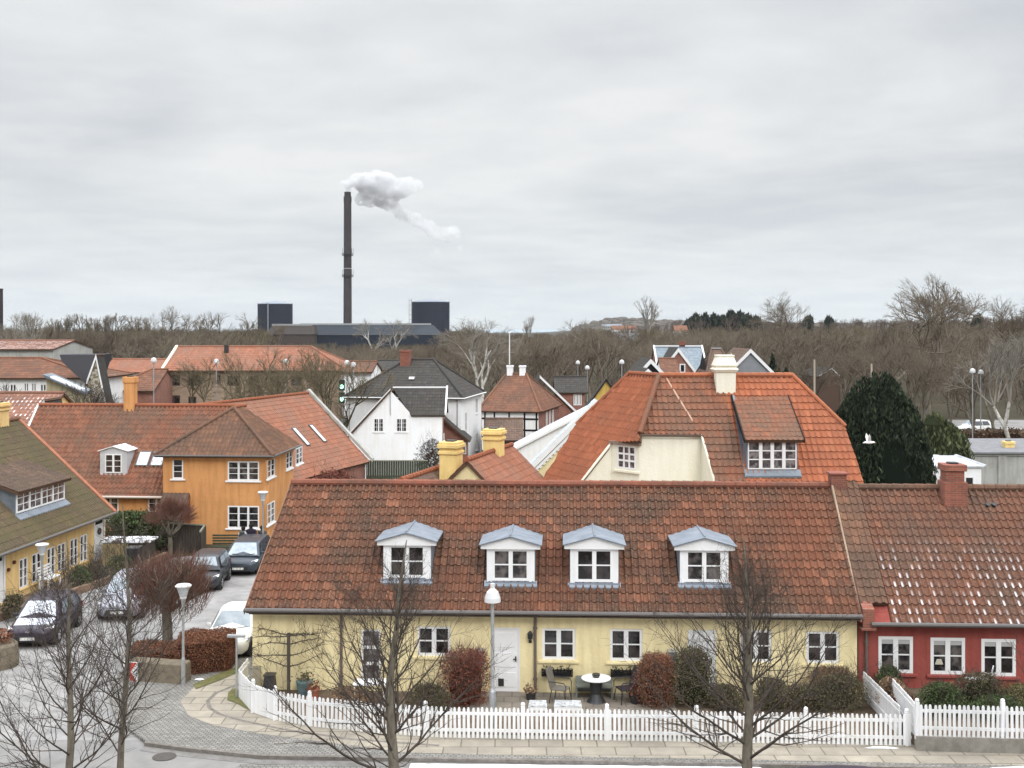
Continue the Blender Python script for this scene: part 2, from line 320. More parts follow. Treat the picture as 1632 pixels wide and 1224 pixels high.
TWIG_M3 = mat('twig_purple_brown', (0.095, 0.072, 0.06), 0.95, (0.12, 0.09, 0.075), scale=.04, pos=(.4, .6))
TWIG_P = mat('twig_pale', (0.28, 0.255, 0.22), 0.95, (0.20, 0.18, 0.15), scale=.5)
BIRCH = mat('birch_bark', (0.50, 0.48, 0.44), 0.9, (0.20, 0.18, 0.16), scale=3, pos=(.5, .62))
PICKET = leafmat('picket_paint', [(0.80, 0.80, 0.81), (0.70, 0.70, 0.69), (0.84, 0.84, 0.86), (0.76, 0.755, 0.74)], .5)
HEDGE_B = leafmat('beech_hedge_leaves', [(0.20, 0.082, 0.046), (0.10, 0.045, 0.03), (0.30, 0.14, 0.08), (0.14, 0.062, 0.04)])
HEDGE_R = leafmat('russet_leaves', [(0.20, 0.065, 0.042), (0.12, 0.04, 0.03), (0.26, 0.095, 0.06)])
LEAF_G = leafmat('evergreen_leaves', [(0.05, 0.075, 0.028), (0.085, 0.12, 0.045), (0.03, 0.045, 0.02), (0.12, 0.14, 0.06)])
LEAF_GB = leafmat('green_brown_leaves', [(0.085, 0.085, 0.045), (0.13, 0.10, 0.06), (0.05, 0.06, 0.03), (0.16, 0.12, 0.07)])
LEAF_YEW = leafmat('yew_needles', [(0.010, 0.017, 0.010), (0.024, 0.036, 0.019), (0.006, 0.010, 0.007), (0.055, 0.072, 0.034)])
LEAF_CON = leafmat('conifer_needles', [(0.06, 0.075, 0.03), (0.09, 0.105, 0.045), (0.035, 0.045, 0.02), (0.12, 0.125, 0.06)])
LEAF_DRY = leafmat('dry_leaves', [(0.30, 0.20, 0.12), (0.20, 0.12, 0.075), (0.38, 0.27, 0.17)])
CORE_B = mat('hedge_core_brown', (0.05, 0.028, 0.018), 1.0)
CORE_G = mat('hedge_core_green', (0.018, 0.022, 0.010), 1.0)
# ------------------------------------------------------------------ roof tiles, walls, windows
from mathutils import noise as mnoise
def tiled(bm_out, polys, tw=0.23, th=0.36, amp=0.05, lap=0.016, seg=5, n=None, org=None, uvo=None):
    """append pantiled convex polygons (all on one plane) to a bmesh; real rolls and stepped courses"""
    uvl = bm_out.loops.layers.uv.verify()
    p = [Vector(q) for q in polys[0]]
    if n is None:
        n = Vector((0, 0, 0))
        for i in range(len(p)): n += p[i].cross(p[(i + 1) % len(p)])
        n.normalize()
        if n.z < 0: n = -n
    a = Vector((0, 0, 1)).cross(n).normalized()          # along the courses
    b = -(n.cross(a)).normalized()                       # down the slope
    if b.z > 0: b = -b
    O = Vector(org) if org else max((Vector(q) for pl in polys for q in pl), key=lambda q: q.z)
    for pl in polys:
        pl = [Vector(q) for q in pl]
        A = [(q - O).dot(a) for q in pl]; B = [(q - O).dot(b) for q in pl]
        c0, c1 = math.floor(min(A) / tw), math.ceil(max(A) / tw); r0, r1 = math.floor(min(B) / th - 1e-4), math.ceil(max(B) / th)
        us = [c0 * tw + i * tw / seg for i in range((c1 - c0) * seg + 1)]
        bm = bmesh.new(); lay = bm.loops.layers.uv.verify(); rr = random.Random(5)
        prof = []
        for i in range(len(us)):
            f = (i % seg) / seg
            prof.append(amp * (0.5 - 0.5 * math.cos(2 * math.pi * (f * 1.0)) if seg <= 3 else (math.sin(math.pi * min(f / 0.5, 1)) * 1.0 if f < 0.5 else -0.25 * math.sin(math.pi * (f - 0.5) / 0.5))))
        for r in range(r0, r1):
            rows = []; jit = [rr.uniform(-.007, .007) for _ in range(len(us) // seg + 2)]; sag = lambda u, bb: .022 * mnoise.noise(Vector((u * .33, bb * .45, 1.7)))
            for e, (bb, lift) in enumerate(((r * th, 0.0), ((r + 1) * th, lap))):
                rows.append([bm.verts.new(O + a * u + b * bb + n * (prof[i] + lift + 0.012 + (jit[i // seg] if e else 0) + sag(u, bb))) for i, u in enumerate(us)])
            low = [bm.verts.new(O + a * u + b * ((r + 1) * th) + n * (prof[i] * .9 + sag(u, (r + 1) * th))) for i, u in enumerate(us)]
            for i in range(len(us) - 1):
                f1 = bm.faces.new((rows[0][i], rows[0][i + 1], rows[1][i + 1], rows[1][i]))
                f2 = bm.faces.new((rows[1][i], rows[1][i + 1], low[i + 1], low[i]))
                uu = us[i] / tw + 200 + 1e-4, us[i + 1] / tw + 200 - 1e-4
                for f, vv in ((f1, (r + .01, r + .97)), (f2, (r + .97, r + .99))):
                    for lp, u_, v_ in zip(f.loops, (uu[0], uu[1], uu[1], uu[0]), (vv[0], vv[0], vv[1], vv[1])):
                        lp[lay].uv = (u_, v_ + 0.0)
        ctr = sum(pl, Vector()) / len(pl)
        for i in range(len(pl)):
            q, w = pl[i], pl[(i + 1) % len(pl)]
            if (w - q).length < 1e-5: continue
            s = (w - q).cross(n).normalized()
            if s.dot(ctr - q) > 0: s = -s
            bmesh.ops.bisect_plane(bm, geom=bm.verts[:] + bm.edges[:] + bm.faces[:], plane_co=q, plane_no=s, clear_outer=True)
        # copy into the output
        vm = {}
        for f in bm.faces:
            vs = []
            for v in f.verts:
                if v not in vm: vm[v] = bm_out.verts.new(v.co)
                vs.append(vm[v])
            try: nf = bm_out.faces.new(vs)
            except ValueError: continue
            for l0, l1 in zip(f.loops, nf.loops): l1[uvl].uv = l0[lay].uv
            nf.smooth = False
        bm.free()
        # board under the tiles, so that the roof has thickness
        t0 = [bm_out.verts.new(q - n * 0.01) for q in pl]; t1 = [bm_out.verts.new(q - n * 0.13) for q in pl]
        fs = [bm_out.faces.new(t0), bm_out.faces.new(list(reversed(t1)))]
        for i in range(len(pl)): fs.append(bm_out.faces.new((t0[i], t0[(i + 1) % len(pl)], t1[(i + 1) % len(pl)], t1[i])))
        for f in fs: f.material_index = 1
def bmobj(name, bm, mats, parent=None):
    me = bpy.data.meshes.new(name); bm.to_mesh(me); bm.free()
    if me.uv_layers: me.uv_layers[0].name = 'tile'
    for m in (mats if isinstance(mats, (list, tuple)) else [mats]): me.materials.append(m)
    return link(bpy.data.objects.new(name, me), parent)
def roofpart(name, polys, m, parent, **k):
    bm = bmesh.new(); tiled(bm, polys, **k); return bmobj(name, bm, [m, UNDER], parent)
def ridge(parent, p0, p1, m, r=0.11, step=0.38, name='ridge_tiles', lift=0.02):
    mb = MB(); p0 = Vector(p0); p1 = Vector(p1); L = (p1 - p0).length; k = max(2, int(L / step)); d = (p1 - p0) / k; up = Vector((0, 0, lift))
    for i in range(k): mb.tube([p0 + d * i + up, p0 + d * (i + 1.06) + up], [r * 1.12, r * .94], 8)
    return obj(name, mb, m, parent)
def wall_cells(mb, M, s0, s1, z0, z1, ops, rev=0.10, m=0):
    ops = [o for o in ops if o[1] > s0 and o[0] < s1]
    ss = sorted({s0, s1, *[max(s0, min(s1, v)) for o in ops for v in o[:2]]}); zs = sorted({z0, z1, *[max(z0, min(z1, v)) for o in ops for v in o[2:4]]})
    for i in range(len(ss) - 1):
        for j in range(len(zs) - 1):
            cs, cz = (ss[i] + ss[i + 1]) / 2, (zs[j] + zs[j + 1]) / 2
            if any(o[0] < cs < o[1] and o[2] < cz < o[3] for o in ops): continue
            mb.poly([M(ss[i], 0, zs[j]), M(ss[i + 1], 0, zs[j]), M(ss[i + 1], 0, zs[j + 1]), M(ss[i], 0, zs[j + 1])], m)
    for a, b, c, d in [o[:4] for o in ops]:
        mb.poly([M(a, 0, c), M(a, rev, c), M(a, rev, d), M(a, 0, d)], m); mb.poly([M(b, 0, c), M(b, rev, c), M(b, rev, d), M(b, 0, d)], m)
        mb.poly([M(a, 0, d), M(b, 0, d), M(b, rev, d), M(a, rev, d)], m); mb.poly([M(a, 0, c), M(b, 0, c), M(b, rev, c), M(a, rev, c)], m)
def window(parent, M, a, b, c, d, nc=2, px=1, pz=2, rev=0.10, fw=0.055, mw=0.06, tw=0.03, name='window', fm=None, gm=None, sill=None, sillm=None, proud=False, surround=None):
    """casement window: frame mesh, one pane child, optional sill"""
    mb = MB(); d0, d1 = (rev - 0.055, rev + 0.01) if not proud else (-0.045, 0.02)
    mb.mbox(M, a, b, d0, d1, c, c + fw); mb.mbox(M, a, b, d0, d1, d - fw, d)
    mb.mbox(M, a, a + fw, d0, d1, c + fw, d - fw); mb.mbox(M, b - fw, b, d0, d1, c + fw, d - fw)
    w = (b - a - 2 * fw)
    for i in range(1, nc): x = a + fw + w * i / nc; mb.mbox(M, x - mw * .9, x + mw * .9, d0 - .004, d1, c + fw, d - fw)
    cw = w / nc
    for i in range(nc):
        x0 = a + fw + cw * i
        for j in range(1, px): x = x0 + cw * j / px; mb.mbox(M, x - tw / 2, x + tw / 2, d0 + .012, d1, c + fw, d - fw)
        for j in range(1, pz): z = c + fw + (d - c - 2 * fw) * j / pz; mb.mbox(M, x0, x0 + cw, d0 + .015, d1, z - tw / 2, z + tw / 2)
    if surround: 
        s = surround; e = -0.025
        mb.mbox(M, a - s, b + s, e, 0.03, d, d + s); mb.mbox(M, a - s, a, e, 0.03, c - s, d); mb.mbox(M, b, b + s, e, 0.03, c - s, d); mb.mbox(M, a, b, e, 0.03, c - s, c)
    o = obj(name, mb, fm or PAINT_W, parent)
    g = MB(); g.mbox(M, a + fw * .6, b - fw * .6, d1 - .028, d1 - .006, c + fw * .6, d - fw * .6); obj('pane', g, gm or (GLASS, GLASS3, GLASS)[int(abs(a * 7.3 + c * 3.1)) % 3], o)
    if sill is not None:
        s = MB(); s.hexa([M(a - .12, -sill, c - .09), M(b + .12, -sill, c - .09), M(b + .12, rev * .5, c - .09), M(a - .12, rev * .5, c - .09), M(a - .12, -sill, c - .03), M(b + .12, -sill, c - .03), M(b + .12, rev * .5, c - .001), M(a - .12, rev * .5, c - .001)])
        obj('sill', s, sillm or PAINT_W, o)
    return o
class House:
    """a building with its own frame: u along the front to the right, v into the building, z up"""
    def __init__(s, name, label, cat, loc, yaw, group=None):
        s.root = thing(name, label, cat, loc, yaw, group); s.M = Matrix.Translation(Vector(loc)) @ Matrix.Rotation(yaw, 4, 'Z'); s.I = s.M.inverted()
    def lray(s, x, y):
        return s.I @ CAM, (s.I.to_3x3() @ ray(x, y))
    def fpx(s, x, y, v=0.0):
        o, r = s.lray(x, y); t = (v - o.y) / r.y; q = o + r * t; return q.x, q.z
    def spx(s, x, y, u):
        o, r = s.lray(x, y); t = (u - o.x) / r.x; q = o + r * t; return q.y, q.z
    def ppx(s, x, y, p0, n):
        o, r = s.lray(x, y); p0 = Vector(p0); n = Vector(n); return o + r * ((p0 - o).dot(n) / r.dot(n))
    def front(s, v=0.0): return lambda a, d, z: Vector((a, v + d, z))
    def right(s, u): return lambda a, d, z: Vector((u - d, a, z))
    def left(s, u): return lambda a, d, z: Vector((u + d, a, z))
    def back(s, v): return lambda a, d, z: Vector((a, v - d, z))
def body(h, u0, u1, v0, v1, z0, ze, wm, fops=(), rops=(), lops=(), name='wall', gab=None, zr=None, rv=None, hips=(0, 0)):
    """four walls with real openings; gable triangles where the roof is not hipped"""
    mb = MB()
    wall_cells(mb, h.front(v0), u0, u1, z0, ze, list(fops)); wall_cells(mb, h.right(u1), v0, v1, z0, ze, list(rops))
    wall_cells(mb, h.left(u0), v0, v1, z0, ze, list(lops)); wall_cells(mb, h.back(v1), u0, u1, z0, ze, [])
    if zr:
        rv = rv if rv is not None else (v0 + v1) / 2
        for u, hp in ((u0, hips[0]), (u1, hips[1])):
            if not hp: mb.poly([(u, v0, ze), (u, v1, ze), (u, rv, zr)])
    mb.poly([(u0 + .01, v0 + .12, z0), (u1 - .01, v0 + .12, z0), (u1 - .01, v0 + .12, ze), (u0 + .01, v0 + .12, ze)])   # inner leaf behind the panes
    return obj(name, mb, wm, h.root)
def hiproof(h, u0, u1, v0, v1, ze, zr, m, rv=None, hips=(0, 0), oh=0.3, vo=0.12, name='roof', ridgem=None, two=None, **k):
    """gabled or hipped tile roof over a rectangle; slopes run down past the wall tops by oh"""
    rv = rv if rv is not None else (v0 + v1) / 2
    sf = (zr - ze) / (rv - v0); sb = (zr - ze) / (v1 - rv)
    ul = u0 - (oh if hips[0] else vo); ur = u1 + (oh if hips[1] else vo); rl = u0 + hips[0] if hips[0] else ul; rr = u1 - hips[1] if hips[1] else ur
    zf = ze - sf * oh; zb = ze - sb * oh; vf = v0 - oh; vb = v1 + oh
    bm = bmesh.new()
    tiled(bm, [[(rl, rv, zr), (rr, rv, zr), (ur, vf, zf), (ul, vf, zf)]], **k)
    tiled(bm, [[(rl, rv, zr), (rr, rv, zr), (ur, vb, zb), (ul, vb, zb)]], **k)
    for i, (r_, e_) in enumerate(((rl, ul), (rr, ur))):
        if hips[i]:
            zc = (zf + zb) / 2; tiled(bm, [[(r_, rv, zr), (e_, vf, zf), (e_, vb, zf)]], **k)
    ro = bmobj(name, bm, [m, UNDER], h.root)
    rm = ridgem or m
    ridge(ro, (rl, rv, zr + .03), (rr, rv, zr + .03), rm)
    for i, (r_, e_) in enumerate(((rl, ul), (rr, ur))):
        if hips[i]:
            ridge(ro, (r_, rv, zr + .03), (e_, vf, zf + .04), rm); ridge(ro, (r_, rv, zr + .03), (e_, vb, zb + .04), rm)
    return ro
def gutter(h, a, b, m=None, r=0.07, parent=None):
    mb = MB(); mb.tube([a, b], r, 8); return obj('gutter', mb, m or GUT, parent or h.root)
def pipe(h, u, v, z0, z1, r=0.045, m=None):
    mb = MB(); mb.tube([(u, v, z0), (u, v, z1 - .25), (u, v - .12, z1)], r, 6)
    for z in (z0 + .6, z1 - .6): mb.box(u - r * 1.5, u + r * 1.5, v - r, v + .08, z - .02, z + .02)
    return obj('downpipe', mb, m or PIPE, h.root)
def chimney(parent, c, w, d, h, m, capm=None, style='band', pot=False):
    x, y, z = c; mb = MB(); mb.box(x - w / 2, x + w / 2, y - d / 2, y + d / 2, z - 1.2, z + h * .80)
    if style == 'band':
        mb.box(x - w / 2 - .06, x + w / 2 + .06, y - d / 2 - .06, y + d / 2 + .06, z + h * .60, z + h * .70)
        mb.box(x - w / 2 - .09, x + w / 2 + .09, y - d / 2 - .09, y + d / 2 + .09, z + h * .80, z + h * .92)
        mb.box(x - w / 2 - .03, x + w / 2 + .03, y - d / 2 - .03, y + d / 2 + .03, z + h * .92, z + h)
    elif style == 'foot':
        mb.box(x - w / 2 - .08, x + w / 2 + .08, y - d / 2 - .08, y + d / 2 + .08, z - 1.2, z + h * .36)
        mb.box(x - w / 2 - .07, x + w / 2 + .07, y - d / 2 - .07, y + d / 2 + .07, z + h * .76, z + h)
    else: mb.box(x - w / 2 - .05, x + w / 2 + .05, y - d / 2 - .05, y + d / 2 + .05, z + h * .80, z + h)
    o = obj('chimney', mb, m, parent, bevel=.02)
    f = MB(); f.box(x - w * .25, x + w * .25, y - d * .25, y + d * .25, z + h, z + h + .06); obj('flue', f, METAL_B, o)
    return o
# ------------------------------------------------------------------ vegetation builders
def leafcloud(name, fn, n, size, m, parent=None, seed=1, up=0.0, aspect=1.6):
    """n small leaf faces at the points fn(rng) gives"""
    r = random.Random(seed); g = np.random.default_rng(seed)
    C = np.array([fn(r) for _ in range(n)], float)
    A = g.normal(size=(n, 3)); A[:, 2] += up * np.sign(A[:, 2] + 1e-9) * 2; A /= np.linalg.norm(A, axis=1)[:, None]
    B = np.cross(A, g.normal(size=(n, 3))); B /= np.linalg.norm(B, axis=1)[:, None]
    s = size * g.uniform(.55, 1.35, (n, 1)); A = A * s * aspect / 2; B = B * s / 2
    V = np.stack([C - A, C + B * .8, C + A, C - B * .8], 1).reshape(-1, 3)
    return npmesh(name, V, np.arange(n * 4).reshape(-1, 4), m, parent)
def segs_mesh(S, k=4):
    """list of (p0, p1, r0, r1) -> tapered prisms as numpy arrays"""
    S = np.array([(*a, *b, r0, r1) for a, b, r0, r1 in S], float); p0 = S[:, :3]; p1 = S[:, 3:6]; r0 = S[:, 6:7]; r1 = S[:, 7:8]
    d = p1 - p0; L = np.linalg.norm(d, axis=1)[:, None] + 1e-9; d /= L
    ref = np.where(np.abs(d[:, 2:3]) > .9, np.array([[1., 0, 0]]), np.array([[0, 0, 1.]])); a = np.cross(d, ref); a /= np.linalg.norm(a, axis=1)[:, None]; b = np.cross(d, a)
    V = []
    for p, r in ((p0 - d * r0 * .3, r0), (p1, r1)):
        for j in range(k):
            t = 2 * math.pi * j / k; V.append(p + (a * math.cos(t) + b * math.sin(t)) * r)
    V = np.stack(V, 1); n = len(S); V = V.reshape(-1, 3); base = np.arange(n)[:, None, None] * 2 * k
    f = np.array([[j, (j + 1) % k, k + (j + 1) % k, k + j] for j in range(k)])[None]
    return V, (base + f).reshape(-1, 4)
def rotv(v, ax, a): return Matrix.Rotation(a, 3, ax) @ v
def branch(rng, out, p, d, L, r, depth, nseg=4, up=.12, wig=.16, rt=.25, kids=None, lvl=0):
    """one curved branch; returns the points along it"""
    pts = [(p.copy(), r)]; st = L / nseg
    for i in range(nseg):
        d = (d + Vector((rng.gauss(0, wig), rng.gauss(0, wig), rng.gauss(0, wig * .6) + up))).normalized()
        q = p + d * st; r1 = r * (1 - (1 - rt) * (i + 1) / nseg); r0 = r * (1 - (1 - rt) * i / nseg)
        out.append((p, q, r0, r1)); p = q; pts.append((p.copy(), r1))
    return pts, d
def street_tree(name, label, loc, h, seed, r0=.17, spread=1.0, zmin=1.2, group='bare street trees', N=30):
    """bare lime: straight leader, steep side limbs curving upward, many fine twigs"""
    rng = random.Random(seed); t = thing(name, label, 'tree', loc, rng.random() * 6, group)
    trunk, limbs, twigs = [], [], []
    p = Vector((0, 0, -.1)); d = Vector((0, 0, 1)); pts = []
    n = 22
    for i in range(n):
        d = (d + Vector((rng.gauss(0, .035), rng.gauss(0, .035), .15))).normalized(); q = p + d * (h + .1) / n
        a = r0 * (1 - i / n) ** .85 + .012; b = r0 * (1 - (i + 1) / n) ** .85 + .010; trunk.append((p, q, a, b)); p = q; pts.append((p.copy(), b))
    for i in range(N):
        f = (i + rng.random() * .5) / N; z = zmin + (h * .88 - zmin) * f ** .92
        k = min(len(pts) - 1, int(z / h * n)); p0, rr = pts[k]; p0 = Vector((p0.x, p0.y, z))
        az = i * 2.4 + rng.gauss(0, .3); ang = R(62 - 34 * f + rng.gauss(0, 6)); dd = Vector((math.cos(az) * math.sin(ang), math.sin(az) * math.sin(ang), math.cos(ang)))
        L = (1.0 - f) ** .95 * h * .55 * spread * rng.uniform(.75, 1.15) + .4
        P_, _ = branch(rng, limbs, p0, dd, L, max(.010, rr * .30), 0, nseg=9, up=.075, wig=.10, rt=.16)
        for j, (bp, br) in enumerate(P_[1:], 1):
            for s in range(2):
                if rng.random() < .06 + .68 * f * f: continue
                w = (P_[min(j + 1, len(P_) - 1)][0] - P_[j - 1][0]).normalized(); w = rotv(w, rotv(w.orthogonal(), w, rng.random() * 6.28), R(rng.uniform(24, 52)))
                L2 = L * .36 * (1.05 - j / len(P_) * .72) * rng.uniform(.6, 1.2) + .12
                Q, _ = branch(rng, twigs if br < .012 else limbs, bp, w, L2, max(.0050, br * .55), 1, nseg=5, up=.055, wig=.19, rt=.35)
                for bq, br2 in Q[1:]:
                    for e in range(2):
                        if rng.random() < .28 + .35 * f: continue
                        w2 = (w + Vector((rng.gauss(0, .55), rng.gauss(0, .55), rng.gauss(.12, .45)))).normalized()
                        branch(rng, twigs, bq, w2, rng.uniform(.14, .46), .0042, 2, nseg=3, up=.04, wig=.24, rt=.45)
    V, Fq = segs_mesh(trunk, 10); npmesh('trunk', V, Fq, BARK, t, smooth=True)
    V1, F1 = segs_mesh(limbs, 4); V2, F2 = segs_mesh(twigs, 3); npmesh('branches', V1, F1, TWIG, t, smooth=True); npmesh('twigs', V2, F2, TWIG, t)
    return t
def crown_segs(seed, h, kind='round', depth=6, r0=None, thick=1.0, split=(2, 3), fork=.22, width=1.0):
    """bare crown by repeated forking"""
    rng = random.Random(seed); S = []; T = []
    r0 = r0 or h * .022
    def rec(p, d, L, r, k):
        ns = 2; q = p; dd = d
        for i in range(ns):
            dd = (dd + Vector((rng.gauss(0, .11), rng.gauss(0, .11), rng.gauss(.03, .06)))).normalized(); q2 = q + dd * L / ns
            (T if (k >= depth - 1 and r > h * .006) or (kind == 'birch' and k >= depth - 3) else S).append((q, q2, r * (1 - .2 * i), r * (.9 - .2 * i))); q = q2
            if i == 0 and k < depth - 2 and kind != 'poplar' and rng.random() < .6:
                w = rotv(dd, rotv(dd.orthogonal(), dd, rng.random() * 6.28), R(rng.uniform(35, 60))); rec(q, w, L * .62, r * .5, k - 2 if k > 2 else 1)
        if k <= 1:
            for e in range(3):
                w = (dd + Vector((rng.gauss(0, .45), rng.gauss(0, .45), rng.gauss(.1 if kind != 'birch' else -.35, .35)))).normalized(); S.append((q, q + w * L * .75, r * .6, r * .3))
            return
        m = rng.choice(split)
        for j in range(m):
            an = {'round': (16, 38), 'poplar': (5, 14), 'birch': (14, 34), 'fan': (14, 32)}[kind]
            w = rotv(dd, rotv(dd.orthogonal(), dd, rng.random() * 6.28 + j * 6.28 / m), R(rng.uniform(*an) * width))
            if kind == 'birch' and k < 4: w = (w + Vector((0, 0, -.25))).normalized()
            rec(q, w, L * rng.uniform(.68, .86), max(r * (.72 if m == 2 else .62), h * .0010 * thick), k - 1)
    rec(Vector((0, 0, -.3)), Vector((rng.gauss(0, .03), rng.gauss(0, .03), 1)).normalized(), h * fork, r0, depth)
    # centre the crown over the root and normalise to the height wanted
    zt_ = max(q[1].z for q in S); tips = [s[1] for s in S if s[1].z > .6 * zt_]; mx = sum(t.x for t in tips) / len(tips); my = sum(t.y for t in tips) / len(tips)
    sh = lambda p: Vector((p.x - mx * p.z / zt_, p.y - my * p.z / zt_, p.z))
    S = [(sh(a), sh(b), c, d_) for a, b, c, d_ in S]; T = [(sh(a), sh(b), c, d_) for a, b, c, d_ in T]
    zm = max(s[1].z for s in S); f = h / zm
    S = [(a * f, b * f, c, d_) for a, b, c, d_ in S]; T = [(a * f, b * f, c, d_) for a, b, c, d_ in T]
    return T, S
def bare_tree(label, loc, h, seed, kind='round', depth=6, m=None, tm=None, group=None, name=None, thick=1.0, fork=.22, width=1.0, proto=None, r0=None, split=(2, 3)):
    t = thing(name or {'poplar': 'poplar_tree', 'birch': 'birch_tree'}.get(kind, 'bare_tree'), label, 'tree', loc, seed * 1.3, group)
    T, S = crown_segs(seed, h, kind, depth, thick=thick, fork=fork, width=width, r0=r0, split=split)
    if T: V, Fq = segs_mesh(T, 7); npmesh('trunk', V, Fq, tm or BARK, t, smooth=True)
    V, Fq = segs_mesh(S, 3); npmesh('crown', V, Fq, m or TWIG_M, t)
    return t
def box_hedge(name, label, cat, poly, h, m, core, seed=1, n=9000, size=.07, group=None, zb=0.0, top_slope=0.0, rough=.05, twigs=0):
    """clipped hedge over a footprint quad [(x,y)*4] : leaf faces on and just under its surface, dark core inside"""
    c = Vector((sum(p[0] for p in poly) / 4, sum(p[1] for p in poly) / 4, zb)); t = thing(name, label, cat, c, 0, group)
    q = [Vector((p[0] - c.x, p[1] - c.y, 0)) for p in poly]
    def pt(r):
        u, v, w = r.random(), r.random(), r.random(); f = r.random(); k = rough
        if f < .42: w = 1
        elif f < .62: v = 0
        elif f < .76: u = 1
        elif f < .9: u = 0
        else: v = 1
        p = q[0].lerp(q[1], u).lerp(q[3].lerp(q[2], u), v); z = w * (h * (1 + top_slope * (u - .5)))
        bulge = 1 + .04 * math.sin(u * 17 + v * 5) + .03 * math.sin(w * 9 + u * 23)
        return (p.x * bulge + r.gauss(0, k), p.y * bulge + r.gauss(0, k), max(0.02, z * (1 + .04 * math.sin(u * 13 + v * 11)) + r.gauss(0, k)))
    leafcloud('foliage', pt, n, size, m, t, seed)
    mb = MB(); s = .90; mb.hexa([(a.x * s, a.y * s, -.05) for a in q] + [(a.x * s, a.y * s, h * .93) for a in q]); obj('inner_branches', mb, core, t)
    return t
def shrub(name, label, cat, loc, rx, ry, h, m, core, seed=1, n=3000, size=.07, group=None, stems=0, sm=None, shape=1.0, up=.0, topheavy=0.0):
    t = thing(name, label, cat, loc, 0, group)
    lump = [(random.Random(seed * 31 + i).random() * 6.28, random.Random(seed * 37 + i).uniform(-.2, 1), random.Random(seed * 41 + i).uniform(.12, .40)) for i in range(9)]
    def pt(r):
        th = r.random() * 6.283; w = r.random() ** .8; z = w
        prof = math.sqrt(max(0, 1 - (2 * (z - .42)) ** 2 * .62)) if not topheavy else (.55 + .5 * z ** .7)
        prof = prof ** shape; k = 1.0
        for a, b, c in lump:
            dd = (math.cos(th - a) - .72) * 3; k += c * max(0, dd) * max(0, 1 - abs(z - b) * 2.2)
        rr = prof * (r.random() ** .35) * k * (.88 + r.gauss(0, .13))
        return (math.cos(th) * rx * rr, math.sin(th) * ry * rr, z * h * (1 + r.gauss(0, .03)) + .02)
    if n: leafcloud('foliage', pt, n, size, m, t, seed, up)
    if core:
        mb = MB(); mb.lathe([(.05, 0), (.55, .12 * h), (.66, .42 * h), (.5, .72 * h), (.1, .86 * h)], n=9); mb.v = [(x * rx, y * ry, z) for x, y, z in mb.v]; obj('inner_branches', mb, core, t)
    if stems:
        rng = random.Random(seed); S = []
        for i in range(stems):
            a = rng.random() * 6.28; rr = rng.random() ** .6; tip = Vector((math.cos(a) * rx * rr, math.sin(a) * ry * rr, h * rng.uniform(.7, 1.1)))
            p = Vector((tip.x * .25, tip.y * .25, 0)); L = (tip - p).length
            Pt, _ = branch(rng, S, p, (tip - p).normalized(), L, .012, 0, nseg=4, up=.06, wig=.09, rt=.3)
            for bp, br in Pt[2:]:
                for e in range(3): branch(rng, S, bp, (Vector((rng.gauss(0, .6), rng.gauss(0, .6), .9))).normalized(), L * .22, .006, 1, nseg=2, wig=.2, rt=.4)
        V, Fq = segs_mesh(S, 3); npmesh('stems', V, Fq, sm or TWIG, t)
    return t
# ------------------------------------------------------------------ the yellow terrace in front
YAW = R(-2.5)
def W4(h, x0, y0, x1, y1, v=0.0):
    a, d = h.fpx(x0, y0, v); b, c = h.fpx(x1, y1, v); return [a, b, c, d]
yh = House('terraced_house', 'long pale yellow terraced house with red pantile roof and four dormers', 'house', (-8.35, 37.35, 0), YAW)
UR = yh.fpx(1366, 990)[0]; RV = 3.85; ZR = 6.20; _e = yh.fpx(880, 980, -.45)[1]; ZE = (_e + .45 / RV * ZR) / (1 + .45 / RV)
def slope(h, v): return ZE + (v) * (ZR - ZE) / RV
YW = [(575, 1003, 607, 1088, 'tall'), (665, 998, 718, 1046, 2), (864, 1001, 917, 1052, 2), (972, 1002, 1024, 1054, 2), (1180, 1004, 1230, 1056, 2), (1285, 1006, 1338, 1058, 2)]
YD = [(785, 1000, 829, 1104), (1096, 1004, 1141, 1106)]
ops = [W4(yh, *w[:4]) for w in YW] + [W4(yh, *d) for d in YD]
for o in ops[-2:]: o[2] = 0.12
_w = body(yh, 0, UR, 0, RV * 2, -0.1, ZE + .02, PL_Y, fops=ops, zr=ZR - .02, rv=RV)
for _v in _w.data.vertices:
    if _v.co.x < .05 and _v.co.y > .3: _v.co.x += .36 * _v.co.y / RV
for w, o in zip(YW, ops):
    if w[4] == 'tall': window(yh.root, yh.front(), *o, nc=1, px=1, pz=3, fw=.07, tw=.10, gm=GLASS2)
    else: window(yh.root, yh.front(), *o, nc=2, px=1, pz=2, fw=.085, mw=.08, tw=.04, sill=.07, sillm=PL_Y)
for i, o in enumerate(ops[-2:]):
    mb = MB(); M = yh.front(); a, b, c, d = o
    mb.mbox(M, a, b, .05, .10, c, d)
    mb.mbox(M, a, a + .06, .02, .05, c, d); mb.mbox(M, b - .06, b, .02, .05, c, d); mb.mbox(M, a + .06, b - .06, .02, .05, d - .06, d)
    for k in range(3):
        z0 = c + .12 + k * .63; mb.mbox(M, a + .13, b - .13, .035, .05, z0 + .05, z0 + .52)
    dr = obj('door', mb, PAINT_W, yh.root, bevel=.008)
    hb = MB(); hb.mbox(M, b - .16, b - .12, -.01, .035, c + 1.0, c + 1.16); hb.mbox(M, b - .22, b - .12, -.025, -.01, c + 1.06, c + 1.09); obj('handle', hb, METAL_B, dr)
    if i == 0:
        hb = MB(); hb.mbox(M, a + .18, a + .36, .02, .034, c + .2, c + .44); obj('cat_flap', hb, METAL_B, dr)
    st = MB(); st.mbox(M, a - .12, b + .12, -.5, .05, -.05, .10); obj('doorstep', st, CONC, yh.root)
